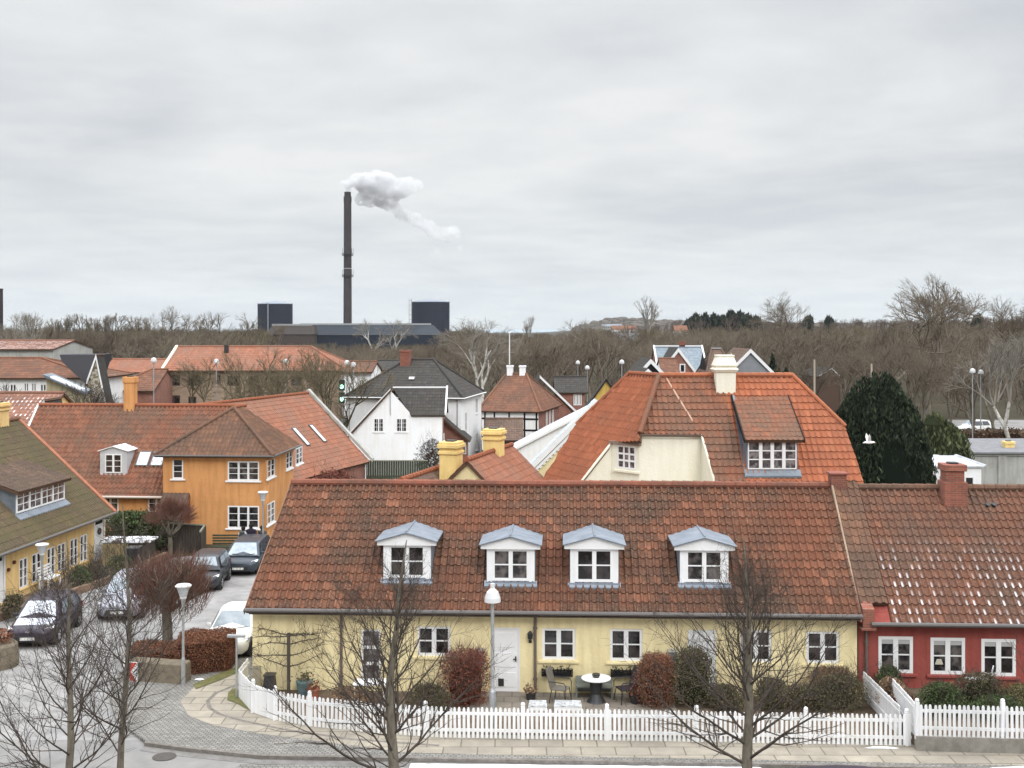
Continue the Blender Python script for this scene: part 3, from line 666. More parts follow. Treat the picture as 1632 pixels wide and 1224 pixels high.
# roof with dormers
def yslope_n(): return Vector((0, -(ZR - ZE), RV)).normalized()
OH = 0.42; zf = ZE - OH * (ZR - ZE) / RV
SK = .36   # the left gable is skewed to the street corner
ryo = roofpart('roof', [[(SK, RV, ZR), (UR + .03, RV, ZR), (UR + .03, -OH, zf), (-.12, -OH, zf)]], TILE_Y, yh.root, seg=6, tw=.232, th=.36, amp=.072, lap=.034)
roofpart('rear_roof', [[(SK, RV, ZR), (UR + .03, RV, ZR), (UR + .03, RV * 2 + OH, zf), (SK * 2, RV * 2 + OH, zf)]], TILE_Y, yh.root, seg=3)
ridge(ryo, (SK, RV, ZR + .06), (UR + .03, RV, ZR + .06), TILE_Y2, r=.125, step=.36)
gutter(yh, (-.15, -OH - .06, zf + .03), (UR + .05, -OH - .06, zf + .03))
mb = MB(); mb.mbox(yh.front(), 0, UR, -OH, 0.02, zf - .12, zf - .08); obj('soffit', mb, mat('soffit_brown', (.12, .09, .07), .8), yh.root)
mb = MB(); mb.prism([(-.14, -OH, zf - .12), (SK - .02, RV, ZR - .12), (SK - .02, RV, ZR + .03), (-.14, -OH, zf + .03)], (-.03, 0, 0)); obj('verge_board', mb, mat('verge_brown', (.30, .17, .11), .8, (.2, .11, .08), 4), yh.root)
for x, n0 in ((544, 0), (853, 1), (1186, 0)):
    u = yh.fpx(x, 1040, -.07)[0]; pipe(yh, u, -.08, 0, zf + .05)
def dormer_small(h, xc, ytop, ybot, w=1.62):
    """white boarded dormer under a shallow zinc gable"""
    n = Vector((0, -(ZR - ZE), RV)).normalized(); q = h.ppx(xc, ybot, (0, 0, ZE), n)
    uc, vb, zb = q; zt = h.fpx(xc, ytop, vb)[1]; wh = w / 2; rise = .25
    back = lambda z: (z - ZE) * RV / (ZR - ZE) + .25
    m = MB(); m.hexa([(uc - wh + .10, vb + .02, zb - .3), (uc + wh - .10, vb + .02, zb - .3), (uc + wh - .10, back(zt), zb - .3), (uc - wh + .10, back(zt), zb - .3), (uc - wh + .10, vb + .02, zt), (uc + wh - .10, vb + .02, zt), (uc + wh - .10, back(zt), zt), (uc - wh + .10, back(zt), zt)])
    d = obj('dormer', m, ZINC_D, h.root)
    M = h.front(vb); ww = .60
    for s in (-1, 1):
        f = MB(); xa_, xb_ = sorted((uc + s * ww, uc + s * (wh - .06))); f.mbox(M, xa_, xb_, -.05, .03, zb + .02, zt); f.mbox(M, (xa_ + xb_) / 2 - .012, (xa_ + xb_) / 2 + .012, -.06, -.04, zb + .05, zt - .01); obj('side_board', f, PAINT_W2, d)
    window(d, M, uc - ww, uc + ww, zb + .10, zt, nc=2, px=1, pz=2, rev=.0, fw=.085, mw=.075, tw=.04)
    s = MB(); s.mbox(M, uc - wh + .02, uc + wh - .02, -.10, .03, zb + .0, zb + .07); s.hexa([(uc - wh - .02, vb - .16, zb - .15), (uc + wh + .02, vb - .16, zb - .15), (uc + wh + .02, vb + .0, zb + .06), (uc - wh - .02, vb + .0, zb + .06), (uc - wh - .02, vb - .18, zb - .05), (uc + wh + .02, vb - .18, zb - .05), (uc + wh + .02, vb - .02, zb + .10), (uc - wh - .02, vb - .02, zb + .10)])
    obj('sill_flashing', s, ZINC, d)
    p = MB(); e = wh + .13
    p.prism([(uc - e, vb - .16, zt), (uc + e, vb - .16, zt), (uc + e, vb - .16, zt + .14), (uc, vb - .16, zt + .14 + rise), (uc - e, vb - .16, zt + .14)], (0, .10, 0))
    obj('pediment', p, PAINT_W, d)
    r_ = MB(); z0 = zt + .15
    for s in (-1, 1):
        a = [(uc + s * (e + .05), vb - .24, z0 - .03), (uc, vb - .24, z0 + rise), (uc, back(z0 + rise), z0 + rise), (uc + s * (e + .05), back(z0) + .1, z0 - .03)]
        r_.prism(a, (0, 0, .05))
    r_.tube([(uc, vb - .25, z0 + rise + .05), (uc, back(z0 + rise), z0 + rise + .05)], .035, 6)
    r_.tube([(uc - e - .05, vb - .25, z0), (uc, vb - .25, z0 + rise + .03), (uc + e + .05, vb - .25, z0)], .03, 6)
    obj('dormer_roof', r_, ZINC, d)
    c = MB()   # lead cheeks, a hand's breadth proud of the boards
    for s in (-1, 1):
        x = uc + s * (wh - .075)
        c.prism([(x, vb + .05, zb - .02), (x, vb + .05, zt + .08), (x, back(zt), zt + .08)], (s * .035, 0, 0))
    obj('cheeks', c, ZINC, d)
    return d
for xc, yt, yb in ((649, 868, 925), (814, 874, 930), (947, 874, 932), (1122, 876, 932)): dormer_small(yh, xc, yt, yb, 1.66)
# window boxes, post boxes, number plate
def planter(h, x0, y0, x1, y1, label, fill):
    a, d = h.fpx(x0, y0, -.12); b, c = h.fpx(x1, y1, -.12)
    t = thing('window_box', label, 'planter', h.M @ Vector(((a + b) / 2, -.12, c)), h.root.rotation_euler.z, 'window boxes')
    L = b - a; m = MB(); m.box(-L / 2, L / 2, -.10, -.07, 0, .05)
    for z in (0.0, .1, .19): m.box(-L / 2, L / 2, -.12, -.10, z, z + .035)
    for k in range(9): x = -L / 2 + L * k / 8; m.box(x - .018, x + .018, -.125, .02, 0, .22)
    m.box(-L / 2, L / 2, -.10, .05, 0, .03); m.box(-L / 2 + .03, L / 2 - .03, -.09, .04, .03, .14)
    obj('box', m, BLACKWOOD, t)
    n = 160; leafcloud('plants', lambda r: ((r.random() - .5) * L, (r.random() - .5) * .16 - .02, .14 + r.random() ** 2 * .18), n, .05, fill, t)
    return t
# ------------------------------------------------------------------ red terrace house on the right
rx0 = yh.M @ Vector((UR + .04, 0, 0))
rh = House('terraced_house', 'red terraced house with frosted brown tiles and stubby brick chimney', 'house', rx0, YAW)
ZR2 = 6.16; _e = rh.fpx(1500, 998, -.40)[1]; ZE2 = (_e + .38 / RV * ZR2) / (1 + .38 / RV); L2 = 11.5
def W4r(*a): return W4(rh, *a)
ROP = [W4r(1400, 1014, 1455, 1073), W4r(1483, 1016, 1538, 1075), W4r(1564, 1018, 1619, 1078)]
for e in (2.05, 4.2): ROP.append([ROP[2][0] + e, ROP[2][1] + e, ROP[2][2], ROP[2][3]])
ROP = [o for o in ROP if o[1] < L2 - .3]
body(rh, 0, L2, 0.0, RV * 2, 0, ZE2, PL_R, fops=ROP, zr=ZR2 - .02, rv=RV)
BLIND = mat('roller_blind', (.42, .42, .42), .8)
for i, o in enumerate(ROP):
    w_ = window(rh.root, rh.front(), *o, nc=2, px=1, pz=2, fw=.10, mw=.085, tw=.04, rev=.05, sill=.09, sillm=PL_R)
    if i < 3:
        a, b, c, d = o; mb = MB(); mb.mbox(rh.front(), a + .08, b - .08, .018, .024, d - .24, d - .09); obj('blind', mb, BLIND, w_)
    if i == 1: mb = MB(); mb.lathe([(.13, 0), (.07, .17)], rh.front()(a + .27, .02, c + .30), 10); mb.v = [(x, .016 + .05 * (y - .02), z) for x, y, z in mb.v]; obj('lamp_silhouette', mb, mat('lamp_shade_cream', (.5, .47, .38), .8), w_)
zf2 = ZE2 - .36 * (ZR2 - ZE2) / RV
PW = .95   # width of the raised party wall
rro = roofpart('roof', [[(PW, RV, ZR2), (L2, RV, ZR2), (L2, -.36, zf2), (PW, -.36, zf2)]], TILE_R, rh.root, seg=6, tw=.232, th=.345, amp=.070, lap=.032)
roofpart('rear_roof', [[(0, RV, ZR2), (L2, RV, ZR2), (L2, RV * 2 + .4, zf2), (0, RV * 2 + .4, zf2)]], TILE_R, rh.root, seg=3)
ridge(rro, (PW, RV, ZR2 + .05), (L2, RV, ZR2 + .05), TILE_HIP, r=.12)
gutter(rh, (.3, -.42, zf2 + .02), (L2, -.42, zf2 + .02))
# party wall with its own tiled slope, tan flashing and red foot
n2 = Vector((0, -(ZR2 - ZE2), RV)).normalized()
pw = obj('party_wall', (lambda m: (m.prism([(0.02, -.30, zf2 + .02), (0.02, RV, ZR2 + .18), (0.02, RV * 2, ZE2), (0.02, RV * 2, 0), (0.02, .25, 0), (.02, .25, zf2)], (PW - .03, 0, 0)), m)[1])(MB()), PL_R, rh.root)
roofpart('party_wall_tiles', [[(0.03, RV, ZR2 + .26), (PW - .03, RV, ZR2 + .26), (PW - .03, .02, ZE2 + .26), (0.03, .02, ZE2 + .26)]], TILE_HIP, pw, seg=6, tw=.232, th=.345, amp=.055, lap=.026)
mb = MB(); mb.prism([(-.02, -.32, zf2 + .06), (-.02, RV, ZR2 + .22), (-.02, RV, ZR2 + .42), (-.02, -.32, zf2 + .26)], (.06, 0, 0)); obj('flashing', mb, mat('mortar_tan', (.36, .27, .19), .9, (.26, .19, .14), 4), pw)
mb = MB(); mb.prism([(.05, -.36, ZE2 - .42), (.05, .06, ZE2 - .10), (.05, .06, ZE2 + .32), (.05, -.36, ZE2 + .16)], (.36, 0, 0)); mb.box(.0, .46, -.40, -.02, ZE2 - .50, ZE2 - .42); obj('wall_foot', mb, BRICK_CH, pw, bevel=.01)
mb = MB(); mb.box(-.02, .50, RV - .28, RV + .28, ZR2 - .2, ZR2 + .52); mb.box(-.08, .56, RV - .34, RV + .34, ZR2 + .52, ZR2 + .58); obj('wall_cap', mb, BRICK_CH, pw, bevel=.01)
u, z = rh.fpx(1520, 775, RV - .4); chimney(rro, (u, RV - .25, ZR2 + .0), .62, .64, .92, BRICK_CH, style='foot')
for x in (1574, 1584):
    q = rh.ppx(x, 806, (0, 0, ZE2 + .06), n2); mb = MB(); mb.tube([q, q + n2 * .09], .075, 10); obj('roof_vent', mb, METAL_B, rro)
pipe(rh, rh.fpx(1381, 1040, -.06)[0], -.07, 0, zf2)
# ------------------------------------------------------------------ left house, mossy roof, ochre wall (front looks right, over the street)
lh = House('terraced_house', 'ochre yellow house with mossy tile roof and one wide dormer, along the side street', 'house', (-21.85, 46.0, 0), R(85.0))
ZEl, RVl, ZRl = 2.75, 4.7, 7.05
u_end = lh.fpx(168, 830)[0]
LW = [(31, 887, 44, 931), (51, 882, 66, 921), (75, 875, 88, 914), (92, 870, 104, 907), (112, 863, 124, 901), (128, 857, 139, 894)]
lops = [W4(lh, *w) for w in LW]
zw0 = sum(o[2] for o in lops) / 6; zw1 = sum(o[3] for o in lops) / 6
for o in lops: o[2], o[3] = zw0, zw1
ld = [W4(lh, 151, 838, 165, 914), W4(lh, -12, 884, 6, 985)]
for o in ld: o[2], o[3] = .12, 2.25
extra = [[a - 9.5, b - 9.5, c, d] for a, b, c, d in lops[:4]]
body(lh, -12, u_end, 0, RVl * 2, -.1, ZEl, PL_Y2, fops=lops + ld + extra, zr=ZRl - .05, rv=RVl)
for o in lops + extra: window(lh.root, lh.front(), *o, nc=2, px=1, pz=3, fw=.06, mw=.07, tw=.03, rev=.06, sill=.05, sillm=PL_Y2)
for i, o in enumerate(ld):
    mb = MB(); M = lh.front(); a, b, c, d = o; mb.mbox(M, a, b, .03, .08, c, d); mb.mbox(M, a - .09, a, -.03, .08, c, d + .1); mb.mbox(M, b, b + .09, -.03, .08, c, d + .1); mb.mbox(M, a, b, -.03, .08, d, d + .1)
    mb.mbox(M, a + .12, b - .12, .015, .03, c + .2, c + .85); dr = obj('door', mb, PAINT_W, lh.root)
    g = MB(); g.mbox(M, a + .1, b - .1, .005, .03, d - .33, d - .08); obj('fanlight', g, GLASS, dr)
    if i == 0:
        wr = MB()
        for k in range(12): t = k * math.pi / 6; wr.lathe([(.01, -.04), (.05, -.02), (.05, .02), (.01, .04)], M((a + b) / 2 + .13 * math.cos(t), -.02, 1.55 + .13 * math.sin(t)), 6)
        obj('wreath', wr, DARKWOOD, dr)
ohl = .45; zfl = ZEl - ohl * (ZRl - ZEl) / RVl
lro = roofpart('roof', [[(-12, RVl, ZRl), (u_end + .1, RVl, ZRl), (u_end + .1, -ohl, zfl), (-12, -ohl, zfl)]], TILE_M, lh.root, seg=5, amp=.035)
roofpart('rear_roof', [[(-12, RVl, ZRl), (u_end + .1, RVl, ZRl), (u_end + .1, RVl * 2 + ohl, zfl), (-12, RVl * 2 + ohl, zfl)]], TILE_M, lh.root, seg=3)
mb = MB(); mb.prism([(u_end + .02, -ohl - .02, zfl + .03), (u_end + .02, RVl, ZRl + .05), (u_end + .02, RVl, ZRl + .12), (u_end + .02, -ohl - .02, zfl + .12)], (.28, 0, 0)); mb.prism([(u_end + .12, -ohl, zfl - .12), (u_end + .12, RVl, ZRl - .10), (u_end + .12, RVl, ZRl + .05), (u_end + .12, -ohl, zfl + .05)], (.04, 0, 0)); obj('verge_tiles', mb, mat('verge_terracotta', (.40, .17, .10), .9, (.27, .12, .08), 5, bump=.3), lro)
ridge(lro, (-12, RVl, ZRl + .05), (u_end + .2, RVl, ZRl + .05), TILE_OB)
gutter(lh, (-12, -ohl - .05, zfl), (u_end + .1, -ohl - .05, zfl))
chimney(lro, (u_end - 1.6, RVl + .15, ZRl), .8, .8, 1.0, PL_Y2, style='band')
# its shed dormer
n3 = Vector((0, -(ZRl - ZEl), RVl)).normalized()
q0 = lh.ppx(25, 822, (0, 0, ZEl), n3); q1 = lh.ppx(101, 796, (0, 0, ZEl), n3)
vd = (q0.y + q1.y) / 2; zd = (q0.z + q1.z) / 2; ua, ub = q0.x, q1.x; hd = 1.12
vt = lambda z: (z - ZEl) * RVl / (ZRl - ZEl)
mb = MB(); mb.prism([(ua, vd, zd - .1), (ua, vd, zd + hd), (ua, vd + 3.2, zd + hd + 1.05), (ua, vt(zd - .1) + .3, zd - .3)], (ub - ua, 0, 0)); dm = obj('dormer', mb, ZINC_D, lh.root)
window(dm, lh.front(vd - .01), ua + .06, ub - .02, zd + .06, zd + hd - .04, nc=4, px=2, pz=3, fw=.07, mw=.06, tw=.03, proud=True, gm=GLASS2)
mb = MB(); mb.hexa([(ua - .1, vd - .3, zd - .26), (ub + .1, vd - .3, zd - .26), (ub + .1, vd, zd), (ua - .1, vd, zd), (ua - .1, vd - .3, zd - .18), (ub + .1, vd - .3, zd - .18), (ub + .1, vd, zd + .06), (ua - .1, vd, zd + .06)]); obj('sill_flashing', mb, ZINC, dm)
rz = zd + hd + .02; sl = .36
dr_ = roofpart('dormer_roof', [[(ua - .22, 4.4, rz + (4.4 - vd) * sl), (ub + .25, 4.4, rz + (4.4 - vd) * sl), (ub + .25, vd - .28, rz - .28 * sl), (ua - .22, vd - .28, rz - .28 * sl)]], TILE_MD, dm, seg=4)
for x, y in ((21, 896), (12, 908)):
    a, z = lh.fpx(x, y); mb = MB(); mb.tube([(a, -.02, z), (a, -.10, z)], .08, 8); obj('wall_lantern', mb, mat('rust', (.13, .05, .03), .8), lh.root)
# ------------------------------------------------------------------ orange house: tower block, left wing, rear wing
oh_ = House('house', 'orange rendered two-storey house with hipped brown roof and a long lower wing', 'house', (-19.05, 63.35, 0), R(-3.5))
UB = oh_.fpx(428, 780)[0]; DB = 5.4; ZEo, ZRo = 4.93, 7.22
fw_ = [W4(oh_, 275, 731, 292, 763), W4(oh_, 363, 735, 413, 766), W4(oh_, 363, 806, 413, 842)]
def S4(h, x0, y0, x1, y1, u):
    a, d = h.spx(x0, y0, u); b, c = h.spx(x1, y1, u); return [a, b, c, d]
sw_ = [S4(oh_, 426, 733, 438, 763, UB), S4(oh_, 456, 728, 466, 756, UB), S4(oh_, 472, 724, 482, 752, UB), S4(oh_, 426, 803, 438, 838, UB)]
for o in sw_[:3]: o[2], o[3] = 3.62, 4.62
sw_[3][2], sw_[3][3] = 1.1, 2.25
body(oh_, 0, UB, 0, DB, 0, ZEo, PL_O, fops=fw_, rops=sw_)
window(oh_.root, oh_.front(), *fw_[0], nc=1, px=1, pz=3, rev=.05, sill=.08, fw=.07)
for o in fw_[1:]: window(oh_.root, oh_.front(), *o, nc=3, px=1, pz=3, rev=.05, sill=.08, fw=.07)
for o in sw_: window(oh_.root, oh_.right(UB), *o, nc=2, px=1, pz=3, rev=.05, sill=.08, fw=.07)
# tower roof: pyramid hip
oe = .35; ap = (UB / 2 + .15, DB / 2 + .1, ZRo); ap2 = (UB / 2 + .15, DB / 2 + 1.6, ZRo); ze_ = ZEo - .08
bm = bmesh.new()
A_, B_, C_, D_ = (-oe, -oe, ze_), (UB + oe, -oe, ze_), (UB + oe, DB + oe, ze_), (-oe, DB + oe, ze_)
tiled(bm, [[ap, A_, B_]], seg=4); tiled(bm, [[ap, B_, C_, (ap2[0], ap2[1], ZRo)]], seg=4); tiled(bm, [[ap2, C_, D_]], seg=4); tiled(bm, [[ap, ap2, D_, A_]], seg=4)
ro = bmobj('roof', bm, [TILE_HIP, UNDER], oh_.root)
for e in (A_, B_): ridge(ro, (ap[0], ap[1], ap[2] + .03), (e[0], e[1], e[2] + .03), TILE_HIP, r=.1)
ridge(ro, (*ap[:2], ZRo + .03), (*ap2[:2], ZRo + .03), TILE_OL)
mb = MB(); mb.tube([(-oe - .03, -oe - .05, ze_), (UB + oe + .03, -oe - .05, ze_), (UB + oe + .05, DB + oe, ze_)], .06, 6); obj('gutter', mb, GUT, oh_.root)
mb = MB(); mb.box(0.02, UB - .02, -.06, .0, ZEo - .35, ZEo - .15); mb.box(UB, UB + .06, 0, DB, ZEo - .35, ZEo - .15); obj('cornice', mb, PL_O, oh_.root)
# left wing (one storey), wall set back 1.3 m
v1 = 1.3; uL = oh_.fpx(62, 700, v1 + 4.2)[0]; ZRw, RVw, ZEw = 7.12, v1 + 4.45, 2.72
wops = [W4(oh_, 163, 790, 189, 830, v1), W4(oh_, 236, 793, 262, 832, v1)]
for o in wops: o[2], o[3] = 1.02, 2.52
body(oh_, uL, 0.0, v1, v1 + 8.9, 0, ZEw, PL_O, fops=wops, zr=ZRw - .03, rv=RVw, name='wing_wall')
for o in wops: window(oh_.root, oh_.front(v1), *o, nc=2, px=1, pz=3, rev=.05, sill=.08, fw=.07)
zfw = ZEw - .35 * (ZRw - ZEw) / 4.45
wro = roofpart('wing_roof', [[(uL - .1, RVw, ZRw), (2.2, RVw, ZRw), (2.2, 2.2, zfw + (2.2 - v1 + .35) * (ZRw - ZEw) / 4.45), (uL - .1, 2.2, zfw + (2.2 - v1 + .35) * (ZRw - ZEw) / 4.45)], [(uL - .1, 2.2, zfw + (2.2 - v1 + .35) * (ZRw - ZEw) / 4.45), (0.0, 2.2, zfw + (2.2 - v1 + .35) * (ZRw - ZEw) / 4.45), (0.0, v1 - .35, zfw), (uL - .1, v1 - .35, zfw)]], TILE_W, oh_.root, seg=5, tw=.26, amp=.085, lap=.03)
roofpart('wing_rear_roof', [[(uL - .1, RVw, ZRw), (1.6, RVw, ZRw), (1.6, v1 + 9.2, zfw), (uL - .1, v1 + 9.2, zfw)]], TILE_W, oh_.root, seg=3)
ridge(wro, (uL - .1, RVw, ZRw + .04), (UB / 2, RVw, ZRw + .04), TILE_OL)
mb = MB(); mb.prism([(uL - .2, v1 - .35, zfw), (uL - .2, RVw, ZRw - .05), (uL - .2, RVw, ZRw + .12), (uL - .2, v1 - .35, zfw + .16)], (.1, 0, 0)); obj('verge_board', mb, PL_W, wro)
gutter(oh_, (uL - .1, v1 - .4, zfw + .02), (0, v1 - .4, zfw + .02), m=mat('gutter_pale', (.55, .48, .42), .6))
u, z = oh_.fpx(208, 650, RVw); chimney(wro, (u, RVw, ZRw), .62, .62, 1.75, PL_O, style='cap')
# dormer of the wing
nw = Vector((0, -(ZRw - ZEw), 4.45)).normalized()
q = oh_.ppx(181, 757, (0, v1, ZEw), nw); uc, vb, zb = q; hw = .78; hd = 1.36
mb = MB(); mb.prism([(uc - hw, vb, zb), (uc - hw, vb, zb + hd), (uc - hw, vb + 1.9, zb + hd), (uc - hw, vb + .05, zb - .1)], (2 * hw, 0, 0)); dm = obj('dormer', mb, mat('pale_boards', (.52, .53, .55), .6, (.44, .45, .47), 3), oh_.root)
mb = MB(); mb.prism([(uc - hw, vb, zb + hd), (uc + hw, vb, zb + hd), (uc, vb, zb + hd + .22)], (0, 2, 0)); obj('gable', mb, MATS['pale_boards'], dm)
mb = MB()
for s in (-1, 1): mb.prism([(uc + s * (hw + .1), vb - .1, zb + hd - .02), (uc, vb - .1, zb + hd + .24), (uc, vb + 2.1, zb + hd + .24), (uc + s * (hw + .1), vb + 2.1, zb + hd - .02)], (0, 0, .04))
obj('dormer_roof', mb, SNOW, dm)
window(dm, oh_.front(vb), uc - .48, uc + .48, zb + .12, zb + hd - .18, nc=2, px=1, pz=3, proud=True)
def skylight(h, p, n, w, l, parent, m=GLASS_SKY):
    p = Vector(p); n = Vector(n).normalized(); a = Vector((0, 0, 1)).cross(n).normalized(); b = n.cross(a)
    if b.z > 0: b = -b
    def M(x, d, z): return p + a * x + b * z + n * d
    mb = MB(); mb.mbox(M, -w / 2 - .06, w / 2 + .06, .02, .12, -.06, 0); mb.mbox(M, -w / 2 - .06, w / 2 + .06, .02, .12, l, l + .06); mb.mbox(M, -w / 2 - .06, -w / 2, .02, .12, 0, l); mb.mbox(M, w / 2, w / 2 + .06, .02, .12, 0, l)
    o = obj('skylight', mb, GUT, parent); g = MB(); g.mbox(M, -w / 2, w / 2, .06, .10, 0, l); obj('pane', g, m, o)
for x in (233, 256): skylight(oh_, oh_.ppx(x, 722, (0, v1, ZEw), nw), nw, .62, .95, oh_.root)
# porch with steep tiled roof
q = oh_.fpx(281, 786, 0.0); pu = q[0]; pz = q[1]
bm = bmesh.new(); tiled(bm, [[(pu - .75, -.02, pz), (pu + .75, -.02, pz), (pu + .75, -1.5, pz - 1.6), (pu - .75, -1.5, pz - 1.6)]], seg=4); po = bmobj('porch_roof', bm, [TILE_D, UNDER], oh_.root)
mb = MB(); mb.prism([(pu - .68, -1.3, 0), (pu - .68, -1.3, pz - 1.6), (pu - .68, 0, pz - .2), (pu - .68, 0, 0)], (.08, 0, 0)); mb.prism([(pu + .66, -1.3, 0), (pu + .66, -1.3, pz - 1.6), (pu + .66, 0, pz - .1), (pu + .66, 0, 0)], (.12, 0, 0)); obj('porch_side', mb, mat('porch_rust', (.24, .09, .05), .9), po)
# rear wing: ridge runs back from the tower, slope faces the street on the right
bh = House('house', 'rear wing with plain red roof, grey coping and two long skylights behind the orange house', 'house', P(433, 765, 69.4) * 1.0, R(-17.5 + 90))
bh.root.location.z = 0; bh.M = Matrix.Translation(bh.root.location) @ Matrix.Rotation(R(72.5), 4, 'Z'); bh.I = bh.M.inverted()
Lb = 13.2; body(bh, 0, Lb, 0, 9, 0, 2.7, BRICK, zr=7.0, rv=4.5)
bro = hiproof(bh, -1.5, Lb, 0, 9, 2.7, 7.1, TILE_F, oh=.35, seg=3, amp=.03, ridgem=TILE_OL)
mb = MB(); mb.prism([(Lb + .05, -.55, 2.35), (Lb + .05, 4.5, 7.2), (Lb + .05, 4.5, 7.42), (Lb + .05, -.55, 2.6)], (.35, 0, 0)); mb.prism([(Lb + .05, 9.5, 2.35), (Lb + .05, 4.5, 7.2), (Lb + .05, 4.5, 7.42), (Lb + .05, 9.5, 2.6)], (.35, 0, 0)); obj('coping', mb, PL_G, bro)
nb = Vector((0, -4.4, 4.5)).normalized()
for x, y in ((467, 684), (494, 679)): skylight(bh, bh.ppx(x, y, (0, 0, 2.7), nb), nb, .38, 1.5, bro, mat('pane_painted_sheen', (.75, .75, .75), .4))  # white panes: the reflection on the glass is put into the colour
pipe(bh, Lb - .1, -.1, 0, 2.5, m=PAINT_W)
# ------------------------------------------------------------------ big orange-roofed villa behind the terrace
vh = thing('villa', 'cream villa under a large bright orange tile roof, right behind the yellow terrace', 'house', (8.5, 54, 0))
def VO(p): return Vector(p) - Vector((8.5, 54, 0))
SL = math.tan(R(48)); B0 = Vector(((1050 - CX) / F * 55, 55, 9.47))
hL = Vector((-math.cos(R(25)), -math.sin(R(25)), 0)); nL = Vector((hL.x * SL, hL.y * SL, 1)).normalized(); nR = Vector((0, -SL, 1)).normalized()
def onL(x, y): return onplane(x, y, B0, nL)
def onR(x, y): return onplane(x, y, B0, nR)
eL = Vector((-math.sin(R(25)), math.cos(R(25)), 0))
A0 = B0 + eL * 2.7
C0 = Vector(((1263 - CX) / F * 55, 55, 9.47)); J = onL(1020, 692)
def loc(l): return [VO(p) for p in l]
bm = bmesh.new(); orgR = VO(B0)
K2 = onR(1347, 681); V2 = onR(1384, 785)
T1 = onR(1118, 693); T2 = onR(1148, 785)
V2b = V2 + Vector((0, -.6, -.6 * SL)); T2b = T2 + Vector((0, -.6, -.6 * SL))
jr = onR(1020, 692)
# weathered left part / bright right part, split along a vertical line at the photo's seam
S1 = onR(1165, 600); s1x = S1.x
S_top = Vector((s1x - .45, 55, 9.47)); S_bot = onR(1195, 785); S_botb = S_bot + Vector((0, -.6, -.6 * SL))
tiled(bm, [loc([B0, S_top, T1, jr]), loc([S_top, S_botb, T2b, T1])], seg=4, tw=.26, th=.40, amp=.05, lap=.04, org=orgR, n=nR)
wr = bmobj('weathered_front_roof', bm, [TILE_OB, UNDER], vh)
bm = bmesh.new(); tiled(bm, [loc([S_top, C0, K2, V2b, S_botb])], seg=4, tw=.26, th=.40, amp=.05, lap=.04, org=orgR, n=nR); fr = bmobj('front_roof', bm, [TILE_O, UNDER], vh)
# left slope
bm = bmesh.new()
Kl = onL(919, 678); Fl = onL(861, 772); Fb = onL(849, 792); n1 = onL(1020, 703); n2_ = onL(974, 706); n3_ = onL(922, 772); n4_ = onL(905, 792)
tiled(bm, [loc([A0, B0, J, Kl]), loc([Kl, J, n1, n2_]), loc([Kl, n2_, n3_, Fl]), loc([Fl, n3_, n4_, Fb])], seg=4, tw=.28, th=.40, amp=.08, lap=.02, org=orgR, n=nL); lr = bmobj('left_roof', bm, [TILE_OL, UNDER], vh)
# rear slopes close the volume
bm = bmesh.new(); tiled(bm, [loc([B0, C0, (K2.x, 57.0, 7.26), (C0.x, 60, 3.9), (B0.x - 1, 60, 3.9)])], seg=3); tiled(bm, [loc([C0, K2, (K2.x, 57.0, 7.26)])], seg=3); bmobj('rear_roof', bm, [TILE_O, UNDER], vh)
bm = bmesh.new(); E1 = A0 + Vector((.6, 3.5, -3.9)); tiled(bm, [loc([A0, B0, (B0.x, 60, 3.9)])], seg=3); bmobj('rear_valley', bm, [TILE_O, UNDER], vh)
rp = lambda p: VO(p) + Vector((0, 0, .05))
mb = MB(); mm = MB()
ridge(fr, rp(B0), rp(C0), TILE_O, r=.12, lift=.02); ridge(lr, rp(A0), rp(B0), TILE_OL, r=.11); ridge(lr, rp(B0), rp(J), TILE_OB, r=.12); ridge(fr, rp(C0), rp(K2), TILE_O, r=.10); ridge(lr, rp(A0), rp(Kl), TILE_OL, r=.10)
ridge(wr, rp(onR(1062, 604)), rp(onR(1104, 672)), mat('pale_mortar_line', (.50, .33, .24), .9), r=.045, lift=-.03)
# cream walls: recessed gable, diagonal wall with window, cheeks
mb = MB(); yb = 0.0
Jd = Vector((J.x - .02, J.y + .14, 0)); T1d = Vector((T1.x, T1.y + .14, 0))
def wq(a, b, za, zb_, z0=yb): mb.poly([VO((a[0], a[1], z0)), VO((b[0], b[1], z0)), VO((b[0], b[1], zb_)), VO((a[0], a[1], za))])
wq(Jd, T1d, J.z - .02, T1.z - .02)
# curved flank on the right
prev = T1d; pz = T1.z - .02
for i in range(1, 6):
    t = i / 5; q = T1.lerp(T2b, t); a = Vector((q.x - .02, q.y + .14, 0)); wq(prev, a, pz, q.z - .02); prev = a; pz = q.z - .02
# diagonal wall
W0 = Vector((n2_.x, n2_.y, 0)); W1 = Vector((Jd.x, Jd.y, 0))
dW = (W1 - W0).normalized(); nW = Vector((dW.y, -dW.x, 0))
if nW.y > 0: nW = -nW
Wl = Matrix(((dW.x, -nW.x, 0), (dW.y, -nW.y, 0), (0, 0, 1)))
def MW(a, d, z): return VO(W0 + dW * a - nW * d + Vector((0, 0, z)))
LW_ = (W1 - W0).length
def wpx(x, y):
    q = onplane(x, y, W0, nW); return (q - W0).dot(dW), q.z
a0, d0_ = wpx(984, 709); b0_, c0_ = wpx(1013, 749)
wop = [a0, b0_, c0_, d0_]
cut = MB(); wall_cells(cut, MW, 0, LW_, yb, n2_.z + .10, [wop], rev=.06); mb.add(cut.v, cut.f)
wq(W0, Vector((n3_.x, n3_.y + .12, 0)), n2_.z + .02, n3_.z - .0); wq(Vector((n3_.x, n3_.y + .12, 0)), Vector((n4_.x, n4_.y + .12, 0)), n3_.z, n4_.z)
